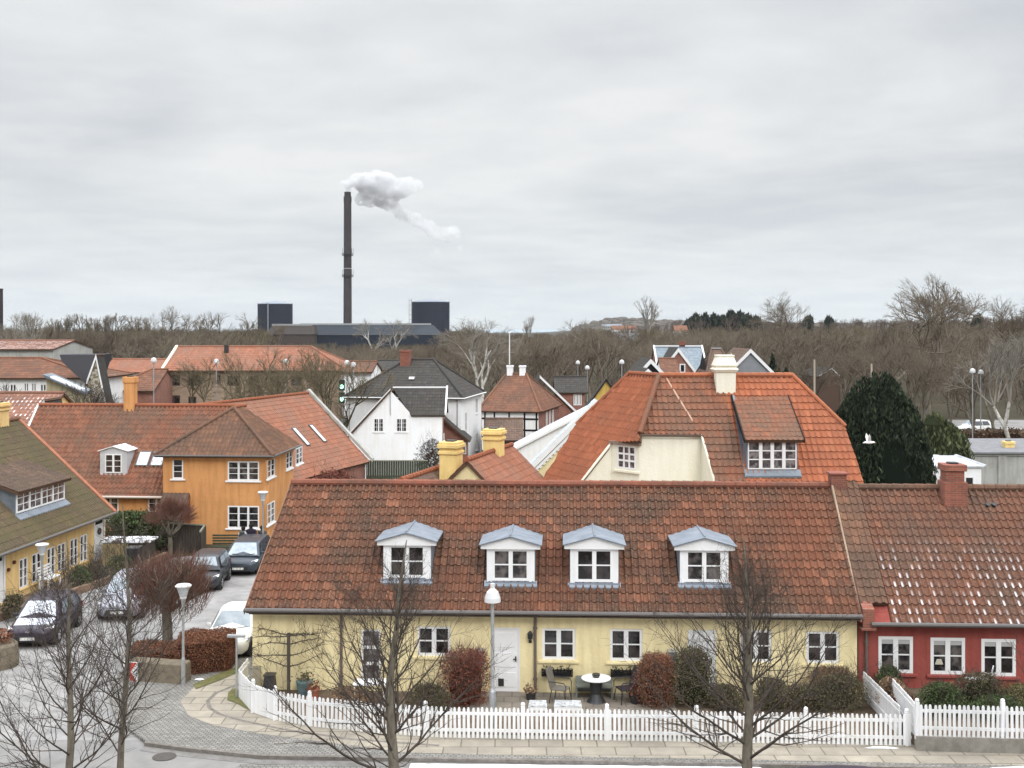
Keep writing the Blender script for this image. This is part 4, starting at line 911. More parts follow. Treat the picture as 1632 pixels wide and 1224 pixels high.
wq(Vector((K2.x - .1, 57, 0)), Vector((K2.x - .1, V2b.y + .3, 0)), 7.1, V2b.z - .1); mb.poly([VO((K2.x - .1, 57, 7.1)), VO((K2.x - .1, K2.y, 7.1)), VO((K2.x - .1, V2b.y + .3, V2b.z - .1))])
wq(Vector((K2.x - .1, V2b.y + .3, 0)), Vector((T2b.x, T2b.y + .3, 0)), V2b.z, T2b.z); wq(Vector((n4_.x, n4_.y + .12, 0)), Vector((n4_.x + .6, 59, 0)), n4_.z, n4_.z); wq(Vector((K2.x - .1, 60, 0)), Vector((n4_.x + .6, 60, 0)), 3.8, 3.8)
wl = obj('wall', mb, PL_C, vh)
wn = window(vh, MW, *wop, nc=1, px=3, pz=3, rev=.04, fw=.07, tw=.085, gm=GLASS2)
mb = MB(); mb.mbox(MW, a0 - .2, b0_ + .25, -.10, .02, c0_ - .16, c0_ - .07); obj('sill', mb, PL_C, wn)
mb = MB(); mb.mbox(MW, -.02, LW_ + .1, -.14, .04, n2_.z + .0, n2_.z + .12); mb.prism([VO(p) for p in (J + Vector((0, -.1, .0)), T1 + Vector((.1, -.1, .0)), T1 + Vector((.1, 0, -.11)), J + Vector((0, 0, -.11)))], (0, .12, 0)); obj('eaves_board', mb, mat('eaves_grey_brown', (.23, .17, .14), .8), vh)
mb = MB(); r0_ = Vector((0, 0, -.02))
mb.tube([VO(n2_ + r0_), VO(n3_ + r0_), VO(n4_ + r0_)], .06, 6); obj('verge_trim', mb, PL_C, vh); mb = MB(); mb.tube([VO(T1.lerp(T2b, i / 5)) for i in range(6)], .05, 6); obj('verge_trim', mb, PL_C, vh)
# cream chimney, flared
cx_ = (1155 - CX) / F * 54.6; mb = MB(); cc = VO((cx_, 54.7, 9.47))
def fr4(z0, z1, a, b, c=None):
    mb.hexa([(cc.x - a, cc.y - a, cc.z + z0), (cc.x + a, cc.y - a, cc.z + z0), (cc.x + a, cc.y + a, cc.z + z0), (cc.x - a, cc.y + a, cc.z + z0), (cc.x - b, cc.y - b, cc.z + z1), (cc.x + b, cc.y - b, cc.z + z1), (cc.x + b, cc.y + b, cc.z + z1), (cc.x - b, cc.y + b, cc.z + z1)])
fr4(-1.2, .22, .44, .46); fr4(.22, .36, .50, .58); fr4(.36, .48, .58, .46); fr4(.48, .56, .52, .55); fr4(.56, .95, .52, .38); fr4(.95, 1.03, .41, .41)
ch = obj('chimney', mb, PL_C, vh, bevel=.015)
# four-casement shed dormer
q = onR(1190, 752); q2 = onR(1271, 752); vb = q.y; zb = q.z
def MD(a, d, z): return VO((a, vb + d, z))
xa, xb = q.x, q2.x; zt = P(1200, 702, vb).z
mb = MB(); yy = lambda z: 55 - (9.47 - z) / SL + .3
mb.prism([VO((xa, vb, zb)), VO((xa, vb, zt)), VO((xa, 54.3, zt + 1.15)), VO((xa, 54.3, 8))], (xb - xa, 0, 0)); dm = obj('dormer', mb, ZINC_D, vh)
window(dm, MD, xa + .05, xb - .05, zb + .12, zt - .02, nc=4, px=1, pz=3, proud=True, fw=.05, mw=.085, tw=.05, gm=GLASS2)
mb = MB(); mb.mbox(MD, xa - .08, xb + .08, -.3, .02, zb - .22, zb - .14); mb.hexa([MD(xa - .12, -.26, zb - .28), MD(xb + .12, -.26, zb - .28), MD(xb + .12, 0, zb), MD(xa - .12, 0, zb), MD(xa - .12, -.30, zb - .18), MD(xb + .12, -.30, zb - .18), MD(xb + .12, 0, zb + .10), MD(xa - .12, 0, zb + .10)])
mb.prism([VO((xa - .02, vb - .05, zb - .05)), VO((xa - .02, vb + .12, zb - .05)), VO((xa - .02, 54.2, 8.62)), VO((xa - .02, 54.0, 8.62))], (-.1, 0, .05)); obj('sill_flashing', mb, ZINC_D, dm)
e0 = zt + .03; pa, pb = xa - .12, xb + .22; yt = 54.15; zt2 = 9.47 - (55 - yt) * SL + .04
bm = bmesh.new(); tiled(bm, [[VO((pa, yt, zt2)), VO((pb, yt, zt2)), VO((pb, vb - .25, e0)), VO((pa, vb - .25, e0))]], seg=4, amp=.03); bmobj('dormer_roof', bm, [TILE_OB, UNDER], dm)
for x in (pa - .05, pb):
    mb = MB(); mb.prism([VO((x, yt, zt2 - .12)), VO((x, yt, zt2 + .10)), VO((x, vb - .27, e0 + .08)), VO((x, vb - .27, e0 - .12))], (.05, 0, 0)); obj('bargeboard', mb, BLACKWOOD, dm)

# ------------------------------------------------------------------ low roofs just behind the terrace, each with a yellow chimney
def shed(name, label, px0, px1, Y0, m, chx, chp, Lx, yaw_extra=0):
    (x0, y0), (x1, y1) = px0, px1
    p0 = P(x0, y0, Y0); Y1 = Y0 * (y0 - CY) / (y1 - CY); p1 = P(x1, y1, Y1); yaw = math.atan2(p1.y - p0.y, p1.x - p0.x); L = (p1 - p0).length
    o = Vector((p0.x, p0.y, 0)) + Matrix.Rotation(yaw, 3, 'Z') @ Vector((0, -3.2, 0))
    h = House('outbuilding', label, 'house', o, yaw); zr = p0.z; ze = zr - 3.2 * .95
    body(h, 0, L, 0, 6.4, 0, ze, PL_Y, zr=zr - .05)
    r_ = hiproof(h, 0, L, 0, 6.4, ze, zr, m, oh=.3, seg=4, amp=.03, ridgem=TILE_OL, vo=.1)
    if chx:
        q = P(*chx); o_, rr = h.I @ q, 0; chimney(r_, (o_.x, o_.y, o_.z), *chp, PL_Y2B, style='band')
    return h
PL_Y2B = plaster('plaster_chimney_yellow', (0.80, 0.60, 0.25), 0.8)
shed('outbuilding', 'low brown tiled roof with pale yellow chimney, in front of the dark garden fence', (640, 766), (716, 741), 48.0, TILE_D, (719, 752, 51.3), (.86, .8, 1.35), 0)
shed('outbuilding', 'low red tiled roof with deep yellow chimney, left of the big orange roof', (745, 734), (815, 710), 50.5, TILE_F, (787, 727, 54.6), (.86, .8, 1.3), 0)

# ------------------------------------------------------------------ white villa with slate roof and its gabled annex
wv = House('villa', 'square white villa with dark hipped tile roof and red brick chimney', 'house', (-14.0, 98.9, 0), R(-9.4))
Lw, Dw, Zw, Zr = 9.85, 9.0, 6.1, 9.0
wo = [S4(wv, 740, 655, 745, 700, Lw), S4(wv, 760, 640, 766, 662, Lw), S4(wv, 760, 690, 766, 712, Lw)]
wo = [[1.7, 2.5, 2.2, 4.6], [6.4, 7.3, 4.2, 5.5], [6.4, 7.3, .9, 2.4]]
body(wv, 0, Lw, 0, Dw, 0, Zw, PL_W, rops=wo)
for o in wo: window(wv.root, wv.right(Lw), *o, nc=2, px=1, pz=3, rev=.05, sill=.06)
wro = hiproof(wv, 0, Lw, 0, Dw, Zw, Zr, TILE_S, hips=(4.0, 3.4), oh=.3, seg=3, amp=.02, tw=.25, th=.4)
mb = MB(); mb.box(-.05, Lw + .05, -.05, Dw + .05, Zw - .32, Zw - .22); obj('cornice', mb, PL_W, wv.root); mb = MB(); mb.tube([(-.35, -.38, Zw - .17), (Lw + .38, -.38, Zw - .17), (Lw + .38, Dw + .3, Zw - .17)], .06, 6); obj('gutter', mb, PAINT_W, wv.root)
pipe(wv, Lw - .3, -.05, 0, Zw - .2, m=METAL_G); pipe(wv, .15, -.05, 0, Zw - .2, m=METAL_G)
q = wv.fpx(647, 586, Dw / 2 - .4); chimney(wro, (q[0], Dw / 2 - .5, Zr - .15), .85, .7, 1.05, BRICK_CH, style='cap')
skylight(wv, wv.ppx(657, 602, (0, 0, Zw), Vector((0, -(Zr - Zw), Dw / 2))), Vector((0, -(Zr - Zw), Dw / 2)), .45, .35, wro, mat('white_pane', (.7, .7, .72), .3))
aw = House('house', 'white gabled house with two small windows, in front of the square white villa', 'house', (0, 0, 0), 0)
Ya = 93.0; aw.root.location = (0, Ya, 0); aw.M = Matrix.Translation((0, Ya, 0)); aw.I = aw.M.inverted()
f = lambda x, y: (aw.fpx(x, y))
def A3(x, y, v=0.0): u, z = aw.fpx(x, y, 0); return Vector((u, v, z))
uL_, uR_ = f(554, 700)[0], f(705, 700)[0]; pk = A3(622, 622); le = A3(554, 697); re = A3(656, 661); rr_ = A3(705, 661)
wnd = [W4(aw, 596, 667, 611, 688), W4(aw, 632, 667, 648, 688)]
mb = MB(); wall_cells(mb, aw.front(), uL_, uR_, 0, le.z, []) ;
xs = sorted({uL_, pk.x, re.x, uR_, *[w[0] for w in wnd], *[w[1] for w in wnd]})
top = lambda u: (le.z + (pk.z - le.z) * (u - uL_) / (pk.x - uL_)) if u <= pk.x else (max(pk.z + (re.z - pk.z) * (u - pk.x) / (re.x - pk.x), re.z))
z1_ = wnd[0][2]; z2_ = wnd[0][3]
for w in wnd: w[2], w[3] = z1_, z2_
for a, b in zip(xs, xs[1:]):
    mid = (a + b) / 2; win = any(w[0] <= mid <= w[1] for w in wnd)
    if win:
        mb.poly([(a, 0, le.z), (b, 0, le.z), (b, 0, z1_), (a, 0, z1_)]); mb.poly([(a, 0, z2_), (b, 0, z2_), (b, 0, top(b)), (a, 0, top(a))])
    else: mb.poly([(a, 0, le.z), (b, 0, le.z), (b, 0, top(b)), (a, 0, top(a))])
for w in wnd:
    for q in ([(w[0], 0), (w[0], .1)], [(w[1], 0), (w[1], .1)]): mb.poly([(q[0][0], q[0][1], z1_), (q[1][0], q[1][1], z1_), (q[1][0], q[1][1], z2_), (q[0][0], q[0][1], z2_)])
    mb.poly([(w[0], 0, z1_), (w[1], 0, z1_), (w[1], .1, z1_), (w[0], .1, z1_)]); mb.poly([(w[0], 0, z2_), (w[1], 0, z2_), (w[1], .1, z2_), (w[0], .1, z2_)])
mb.poly([(uL_, 0, 0), (uL_, 6, 0), (uL_, 6, le.z), (uL_, 0, le.z)])
mb.poly([(uL_ + .1, .15, 0), (uR_ - .1, .15, 0), (uR_ - .1, .15, re.z - .2), (uL_ + .1, .15, le.z)])
obj('wall', mb, PL_W, aw.root)
for w in wnd: window(aw.root, aw.front(), *w, nc=2, px=2, pz=3, rev=.04, fw=.05, mw=.06, tw=.025, sill=.05)
mb = MB(); mb.poly([(uR_, 0, 0), (uR_, 4, 0), (uR_, 4, re.z), (uR_, 0, re.z)]); mb.poly([(uR_, 0, re.z), (uR_, 4, re.z), (uR_, 2, re.z + 1.9)]); obj('side_wall', mb, BRICK, aw.root)
window(aw.root, aw.right(uR_), 1.2, 2.4, 1.9, 3.2, nc=1, px=2, pz=2, proud=True, fw=.12)
bm = bmesh.new(); r2 = A3(681, 624)
tiled(bm, [[(pk.x, 2, pk.z + .05), (uR_ + .25, 2, pk.z + .05), (uR_ + .25, -.2, re.z - .05), (re.x, -.2, re.z - .05)]], seg=3, amp=.02)
tiled(bm, [[(pk.x, 2, pk.z + .05), (uR_ + .25, 2, pk.z + .05), (uR_ + .25, 4.3, re.z - .05), (re.x, 4.3, re.z - .05)]], seg=3, amp=.02)
tiled(bm, [[(pk.x, -.15, pk.z + .02), (pk.x, 6, pk.z + .02), (uL_ - .1, 6, le.z - .05), (uL_ - .1, -.15, le.z - .05)]], seg=3, amp=.02)
aro = bmobj('roof', bm, [TILE_S, UNDER], aw.root)
mb = MB(); mb.prism([(uR_ + .2, -.25, re.z - .02), (uR_ + .2, 2, pk.z + .1), (uR_ + .2, 2, pk.z + .28), (uR_ + .2, -.25, re.z + .18)], (.14, 0, 0)); mb.box(pk.x, uR_ + .3, 1.93, 2.07, pk.z + .08, pk.z + .2); mb.prism([(pk.x + .03, -.2, pk.z + .05), (uL_ - .12, -.2, le.z - .02), (uL_ - .12, -.2, le.z + .08), (pk.x + .03, -.2, pk.z + .16)], (0, .06, 0)); obj('bargeboard', mb, PAINT_W, aro)
mb = MB(); mb.box(pk.x - .03, pk.x + .03, -.04, 0, pk.z - 2.0, pk.z - .1); obj('wall_anchor', mb, METAL_G, aw.root)
# brick lean-to with dark roof on its right
ln = House('outbuilding', 'small brick lean-to with black slate roof, right of the white gabled house', 'house', (0, 95.5, 0), 0); ln.M = Matrix.Translation((0, 95.5, 0)); ln.I = ln.M.inverted()
a = ln.fpx(708, 690)[0]; b = ln.fpx(748, 700)[0]; zt = ln.fpx(722, 668)[1]; zb = ln.fpx(748, 702)[1]
mb = MB(); mb.prism([(a, 0, 0), (b - .2, 0, 0), (b - .2, 0, zb), (a, 0, zt)], (0, 3, 0)); obj('wall', mb, BRICK, ln.root)
bm = bmesh.new(); tiled(bm, [[(a - .1, -.4, zt + .1), (a - .1, 3.2, zt + .1), (b + .1, 3.2, zb - .05), (b + .1, -.4, zb - .05)]], seg=3, amp=.02); bmobj('roof', bm, [TILE_S, UNDER], ln.root)
o = ln.fpx(738, 712); window(ln.root, ln.front(), o[0] - .25, o[0] + .25, o[1] - .6, o[1] + .4, nc=1, px=1, pz=2, proud=True)

# ------------------------------------------------------------------ half-timbered house
ht = House('half_timbered_house', 'white half-timbered house with rusty hipped roof and two white chimneys', 'house', (0, 112, 0), 0)
hp = lambda x, y, v=0: ht.fpx(x, y, v)
ht.root.rotation_euler = (0, 0, R(-13))
ht.M = Matrix.Translation((0, 112, 0)) @ Matrix.Rotation(R(-13), 4, 'Z'); ht.I = ht.M.inverted()
ul, ur_ = hp(768, 655)[0], hp(858, 655)[0]; ze = hp(800, 652)[1]; zr = 11.7 - (597 - 525) * 116.5 / F
win = [[hp(774, 0)[0], hp(781, 0)[0], hp(0, 668)[1], hp(0, 654)[1]], [hp(819, 0)[0], hp(834, 0)[0], hp(0, 668)[1], hp(0, 654)[1]]]
Dh = 10.5
body(ht, ul, ur_, 0, Dh, 0, ze, PL_W, fops=win)
for w in win: window(ht.root, ht.front(), *w, nc=2, px=2, pz=3, rev=.03, fw=.05, mw=.05, tw=.03)
mb = MB(); bw = .16
for x in (773.0, 788, 811.5, 836, 855): u = hp(x, 0)[0]; mb.box(u - bw / 2, u + bw / 2, -.035, .0, 0, ze)
for y in (653, 669, 680): z = hp(0, y)[1]; mb.box(ul, ur_, -.03, .0, z - .09, z + .09)
mb.prism([(hp(836, 0)[0], -.04, hp(0, 700)[1]), (hp(839, 0)[0], -.04, hp(0, 700)[1]), (hp(850, 0)[0], -.04, hp(0, 682)[1]), (hp(847, 0)[0], -.04, hp(0, 682)[1])], (0, .04, 0)); obj('timber_frame', mb, BLACKWOOD, ht.root)
# right side: brick with three white windows
mb = MB(); mb.box(ur_ - .02, ur_ + .02, .1, Dh, 0, ze - .05); obj('brick_side', mb, BRICK, ht.root)
for k in range(3): window(ht.root, ht.right(ur_ + .03), 3.6 + k * 1.6, 4.2 + k * 1.6, 2.1, 3.5, nc=1, px=1, pz=2, proud=True, fw=.14)
xr0, xr1 = hp(806, 0, 5)[0], hp(838, 0, 5)[0]
hro = hiproof(ht, ul, ur_, 0, Dh, ze, zr, TILE_RB, hips=(max(.6, xr0 - ul), max(.8, ur_ - xr1)), oh=.35, seg=3, amp=.02, tw=.25, th=.4)
for x in (812, 832): u = hp(x, 0, 5)[0]; chimney(hro, (u, Dh / 2, zr - .05), .55, .55, .95, PL_W, style='cap')
# brown-roofed barn in front of it
bn = House('outbuilding', 'low barn with dark brown roof in front of the half-timbered house', 'house', (0, 100, 0), 0); bn.M = Matrix.Translation((0, 100, 0)); bn.I = bn.M.inverted()
a, b = bn.fpx(774, 700)[0], bn.fpx(832, 700)[0]; zt, zb = 11.7 - (668 - 525) * 103 / F, bn.fpx(0, 700)[1]
body(bn, a, b, 0, 6, 0, zb, DARKWOOD, zr=zt - .05); hiproof(bn, a, b, 0, 6, zb, zt, TILE_D, oh=.2, seg=3, amp=.02)
# slate cross-gabled brick house
sh = House('house', 'brick house with grey slate roofs and three tall white windows, below the paired street globes', 'house', (0, 124, 0), 0); sh.M = Matrix.Translation((0, 124, 0)); sh.I = sh.M.inverted()
s_ = lambda x, y, v=0: Vector((sh.fpx(x, y, v)[0], v, sh.fpx(x, y, v)[1]))
a = s_(888, 623); b = s_(932, 623)
body(sh, a.x, b.x, 0, 4.5, 0, a.z, BRICK, fops=[[s_(914, 0).x, s_(917, 0).x + .0, s_(0, 646).z, s_(0, 628).z]])
for x in (916, 920.5, 925): u = s_(x, 0).x; window(sh.root, sh.front(), u - .13, u + .13, s_(0, 646).z, s_(0, 627).z, nc=1, px=1, pz=1, proud=True, fw=.1)
zt = 11.7 - (601 - 525) * 126 / F
hiproof(sh, a.x, b.x, 0, 4.5, a.z, zt, TILE_S, oh=.3, seg=3, amp=.015, vo=.3)
body(sh, s_(840, 0).x, s_(888, 0).x, 4.5, 12, 0, 2.5, PL_W)
bm = bmesh.new(); r1 = s_(860, 600, 4.4); tiled(bm, [[(r1.x, -.2, zt), (r1.x, 12, zt), (s_(915, 0).x + .6, 12, 2.4), (s_(915, 0).x + .6, -.2, 2.4)]], seg=3, amp=.02); tiled(bm, [[(r1.x, -.2, zt), (r1.x, 12, zt), (s_(828, 0).x, 12, 2.4), (s_(828, 0).x, -.2, 2.4)]], seg=3, amp=.02)
bmobj('wing_roof', bm, [TILE_S, UNDER], sh.root); mb = MB(); mb.prism([(r1.x - .1, -.3, zt), (s_(915, 0).x + .5, -.3, 2.5), (s_(915, 0).x + .5, -.3, 2.8), (r1.x - .1, -.3, zt + .3)], (0, .1, 0)); obj('bargeboard', mb, PAINT_W, sh.root)

# ------------------------------------------------------------------ yellow gable with white dentils
def gable_front(name, label, Y, peak, left, right, zb, m, rm, deep=9, trim=PAINT_W, trimw=.30, dent=False, cat='house', over=.15, rseg=3):
    h = House(name, label, cat, (0, Y, 0), 0); h.M = Matrix.Translation((0, Y, 0)); h.I = h.M.inverted()
    q = lambda p: Vector((h.fpx(*p)[0], 0, h.fpx(*p)[1])); pk, l, r_ = q(peak), q(left), q(right)
    mb = MB(); mb.prism([(l.x, 0, zb), (r_.x, 0, zb), r_, pk, l], (0, deep, 0)); obj('wall', mb, m, h.root)
    bm = bmesh.new(); up = Vector((0, 0, .12))
    for e in (l, r_):
        e2 = e + (e - pk).normalized() * .3
        tiled(bm, [[pk + up + Vector((0, -over, 0)), pk + up + Vector((0, deep, 0)), e2 + up + Vector((0, deep, 0)), e2 + up + Vector((0, -over, 0))]], seg=rseg, amp=.02)
    ro = bmobj('roof', bm, [rm, UNDER], h.root)
    mb = MB()
    for e in (l, r_):
        d = (e - pk); e2 = pk + d * 1.03; nn = Vector((-d.z, 0, d.x)).normalized(); nn = nn if nn.z < 0 else -nn
        a = -over - .05; mb.prism([pk + Vector((0, a, .14)), e2 + Vector((0, a, .14)), e2 + nn * trimw + Vector((0, a, .14)), pk + Vector((0, a, .14 - trimw / max(.3, abs(nn.z))))], (0, .08, 0))
    tr = obj('bargeboard', mb, trim, ro)
    if dent:
        mb = MB()
        for e in (l, r_):
            d = (e - pk); L = d.length; k = int(L / .32); dn = d / L; nn = Vector((-d.z, 0, d.x)).normalized(); nn = nn if nn.z < 0 else -nn
            for i in range(1, k):
                c = pk + dn * (i * .32) + nn * (trimw + .0); mb.prism([c, c + dn * .16, c + dn * .16 + nn * .22, c + nn * .22], (0, -.10, 0))
            mb.prism([pk + nn * (trimw - .05) + dn * .2, e + nn * (trimw - .05), e + nn * (trimw + .12), pk + nn * (trimw + .12) + dn * .2], (0, -.13, 0))
        obj('dentils', mb, PL_W, tr)
    return h, pk, l, r_
PALE_ROOF = mat('pale_metal_roof', (.52, .56, .62), .5, (.42, .46, .50), 2)
gable_front('house', 'pale yellow gable with white dentil cornice, left of the big orange roof', 75, (950, 640), (832, 756), (1070, 756), 0, PL_Y, PALE_ROOF, deep=1.2, dent=True, trimw=.34)
gable_front('house', 'long white gable wall with shallow pitch, behind the dentilled yellow gable', 86, (958, 646), (822, 716), (1094, 716), 0, PL_W, PALE_ROOF, deep=4, trimw=.16)
gable_front('house', 'small mustard yellow gable peeping out between dark roofs', 104, (966, 606), (936, 648), (996, 650), 0, plaster('plaster_mustard', (.62, .43, .12), .8), TILE_S, deep=1.6, trimw=.08, trim=BLACKWOOD)
gable_front('house', 'dark roofed house between the mustard gable and the big orange roof', 98, (1030, 602), (972, 642), (1090, 642), 0, BRICK, TILE_S, trimw=.1, trim=BLACKWOOD)
gable_front('house', 'black house with white-edged gable, above the left end of the orange ridge', 118, (1037, 574), (1012, 601), (1063, 601), 0, BLACKWOOD, TILE_S, trimw=.32)
gable_front('house', 'tiny white gable in front of the black house', 112, (1033, 590), (1015, 606), (1050, 606), 0, PL_W, TILE_S, trimw=.22)
g, pk, l, r_ = gable_front('house', 'red brick gable with white trim and pale slate wings, upper centre', 140, (1081, 556), (1052, 594), (1110, 594), 0, BRICK, TILE_S, trimw=.3)
mb = MB(); u = pk.x + .5; window(g.root, g.front(), u - .35, u + .35, pk.z - 2.9, pk.z - 1.8, nc=1, px=1, pz=1, proud=True, fw=.14)
h = House('house', 'slate-roofed house body behind the brick gable, with white verges', 'house', (0, 144, 0), 0); h.M = Matrix.Translation((0, 144, 0)); h.I = h.M.inverted()
a, b = h.fpx(1049, 0)[0], h.fpx(1125, 0)[0]; z1 = h.fpx(0, 590)[1]; z2 = 11.7 - (553.5 - 525) * 148 / F
body(h, a, b, 0, 8, 0, z1, BRICK, zr=z2); ro = hiproof(h, a, b, 0, 8, z1, z2, tilemat('slate_pale', [(.24, .28, .32), (.20, .24, .28), (.27, .31, .35)], dirt_amt=.1, seed=21), oh=.4, seg=3, amp=.01)
mb = MB()
for x in (a - .15, b + .05): mb.prism([(x, -.4, z1 - .4), (x, 4, z2), (x, 4, z2 + .3), (x, -.4, z1 - .1)], (.2, 0, 0))
mb.box(a - .15, b + .2, 3.9, 4.1, z2 + .1, z2 + .25); obj('white_verge', mb, PAINT_W, ro)
u = h.fpx(1087, 0, 4)[0]; chimney(ro, (u, 4.2, z2), .8, .6, .75, BRICK_CH, style='cap')
h = House('house', 'low brick-red roof between the black gable and the brick gable', 'house', (0, 128, 0), 0); h.M = Matrix.Translation((0, 128, 0)); h.I = h.M.inverted()
a, b = h.fpx(1056, 0)[0], h.fpx(1082, 0)[0]; body(h, a, b, 0, 6, 0, h.fpx(0, 594)[1], PL_W, zr=h.fpx(0, 577)[1]); hiproof(h, a, b, 0, 6, h.fpx(0, 592)[1], h.fpx(0, 573)[1], TILE_RB, seg=3, amp=.01)
h = House('house', 'dark shed-roofed house behind the cream chimney', 'house', (0, 132, 0), 0); h.M = Matrix.Translation((0, 132, 0)); h.I = h.M.inverted()
a, b = h.fpx(1128, 0)[0], h.fpx(1172, 0)[0]; body(h, a, b, 0, 7, 0, h.fpx(0, 600)[1], BLACKWOOD, zr=h.fpx(0, 562)[1]); ro = hiproof(h, a, b, 0, 7, h.fpx(0, 598)[1], 11.7 - (557 - 525) * 135.5 / F, TILE_D, hips=(1, 1), seg=3, amp=.01)
mb = MB(); z = 11.7 - (556 - 525) * 135.5 / F; mb.box(a + 1, b - 1, 3.4, 3.6, z, z + .15); obj('ridge_cap', mb, METAL_G, ro)
gable_front('house', 'grey gable with broad white bargeboards, right of the cream chimney', 116, (1196, 558), (1152, 602), (1244, 606), 0, mat('grey_boards', (.19, .20, .215), .7, (.23, .24, .26), 1), TILE_D, trimw=.28)
gable_front('garden_shed', 'small dark hut with pale roof edge and white window among the far gardens', 150, (1325, 588), (1305, 600), (1338, 600), 0, mat('hut_brown', (.10, .065, .05), .9), TILE_S, cat='shed', trimw=.12)
# ------------------------------------------------------------------ buildings at the far left
def longhouse(name, label, Y, x0, x1, yr, ye, wm, rm, D=9, hips=(0, 0), yaw=0, zb=0, seg=3, rdy=None, wins=None, cat='house', rid=None, px_y=True, wfm=None):
    h = House(name, label, cat, (0, Y, 0), 0); h.M = Matrix.Translation((0, Y, 0)); h.I = h.M.inverted()
    a, b = h.fpx(x0, 0)[0], h.fpx(x1, 0)[0]; ze = h.fpx(0, ye)[1]; zr = H - (yr - CY) * (Y + D / 2) / F
    ops = []
    for w in wins or []: ops.append(W4(h, *w[:4]))
    wl = body(h, a, b, 0, D, zb, ze, wm, fops=ops, zr=zr - .05, hips=hips)
    for w, o in zip(wins or [], ops): window(h.root, h.front(), *o, nc=w[4] if len(w) > 4 else 2, px=1, pz=w[5] if len(w) > 5 else 1, rev=.06, fw=.08, mw=.06, fm=wfm)
    ro = hiproof(h, a, b, 0, D, ze, zr, rm, hips=hips, oh=.4, seg=seg, amp=.02, tw=.3, th=.45)
    return h, ro, a, b, ze, zr
h, ro, a, b, ze, zr = longhouse('apartment_building', 'long buff brick block with orange-red tile roof, behind bare trees left of centre', 118, 262, 548, 553, 588, BRICK_B, TILE_F, D=10, hips=(0, 4.2), wfm=mat('frame_dark_brown', (.07, .05, .04), .7),
    wins=[(267, 597, 287, 615), (267, 630, 287, 646), (300, 632, 313, 646), (345, 597, 352, 612), (362, 599, 382, 615), (396, 599, 412, 615), (430, 599, 446, 615), (300, 598, 320, 615), (464, 599, 480, 615), (500, 599, 516, 615)])
mb = MB(); mb.prism([(a - .3, -.4, ze - .3), (a - .3, 5, zr - .05), (a - .3, 5, zr + .2), (a - .3, -.4, ze)], (.25, 0, 0)); mb.prism([(a - .28, 0, 0), (a - .28, 5, 0), (a - .28, 5, zr - .1), (a - .28, 0, ze - .1)], (.26, 0, 0)); obj('pale_gable', mb, PL_C, h.root)
mb = MB(); q = h.ppx(361, 562, (0, 0, ze), Vector((0, -(zr - ze), 5))); mb.box(q.x - .2, q.x + .2, q.y - .2, q.y + .2, q.z - .2, q.z + .8); obj('roof_vent', mb, METAL_B, ro)
for k in range(3): window(h.root, h.right(b), 1.5 + k * 2.6, 2.6 + k * 2.6, 5.2, 7.0, nc=1, px=1, pz=1, proud=True, fm=BLACKWOOD)
longhouse('house', 'small brown-orange roof at the right end of the long brick block', 112, 548, 592, 577, 592, PL_W, TILE_RB, D=8, wins=[(572, 605, 580, 618), (584, 605, 592, 618)])
longhouse('house', 'white house with dark roof, peeping above the square villa on its left', 140, 594, 634, 575, 589, PL_W, TILE_S, D=9, wins=[(598, 592, 605, 598), (614, 592, 621, 598)])
h, ro, a, b, ze, zr = longhouse('house', 'long white building with brown hipped roof, far left', 104, -70, 150, 571, 600, PL_W, TILE_RB, D=9, hips=(0, 6.5),
    wins=[(4, 612, 12, 624), (16, 612, 26, 624), (38, 610, 46, 624), (50, 610, 58, 624), (64, 612, 74, 624)])
longhouse('house', 'flat roofed pale grey building behind the brown roof, far left', 150, -80, 85, 543, 556, PL_G, mat_tile_g if False else TILE_SN, D=14, hips=(0, 0))
h, pk, l, r_ = gable_front('house', 'tall ivy-stained grey gable with dark roof at far left', 100, (154, 567), (138, 612), (171, 650), 0, PL_IVY, TILE_S, deep=1.6, trimw=.14)
mb = MB(); mb.prism([pk + Vector((0, .0, .1)), pk + Vector((-3.2, 0, .1)), pk + Vector((-3.0, 0, -.5)), l + Vector((0, 0, -.1))], (0, 4, 0)); obj('dark_wing_roof', mb, mat('slate_plain', (.075, .075, .085), .8), h.root)
h = House('outbuilding', 'mossy yellow lean-to with grey roof between the white building and the ivy gable', 'house', (0, 95, 0), 0); h.M = Matrix.Translation((0, 95, 0)); h.I = h.M.inverted()
q = lambda x, y: Vector((h.fpx(x, y)[0], 0, h.fpx(x, y)[1]))
mb = MB(); mb.prism([(q(74, 0).x, 0, 0), (q(136, 0).x, 0, 0), q(136, 628), q(74, 600)], (0, 1.5, 0)); obj('wall', mb, PL_GY, h.root)
mb = MB(); mb.prism([q(72, 596), q(139, 624), q(139, 628), q(72, 600)], (0, -.5, 0)); mb.prism([q(72, 596) + Vector((0, 0, .02)), q(139, 624) + Vector((0, 0, .02)), q(139, 627), q(72, 599)], (0, 1.5, 0)); obj('roof', mb, ZINC_D, h.root)
mb = MB(); mb.prism([q(84, 600) + Vector((0, -.52, .03)), q(132, 620) + Vector((0, -.52, .03)), q(132, 622) + Vector((0, -.52, 0)), q(84, 602) + Vector((0, -.52, 0))], (0, 1, 0)); obj('snow', mb, SNOW, h.root)
longhouse('house', 'bright red roofed house just left of the long brick block', 135, 160, 262, 573, 592, PL_W, TILE_F, D=9)
longhouse('house', 'brown roofed house with white windows behind the orange chimney', 112, 172, 246, 589, 620, BRICK, TILE_RB, D=8, hips=(3, 0), wins=[(178, 622, 183, 636), (186, 622, 191, 636)])
longhouse('house', 'snow-dusted red roof at the left edge, behind the mossy roof', 74, -60, 66, 627, 672, PL_Y2, TILE_SN, D=7)
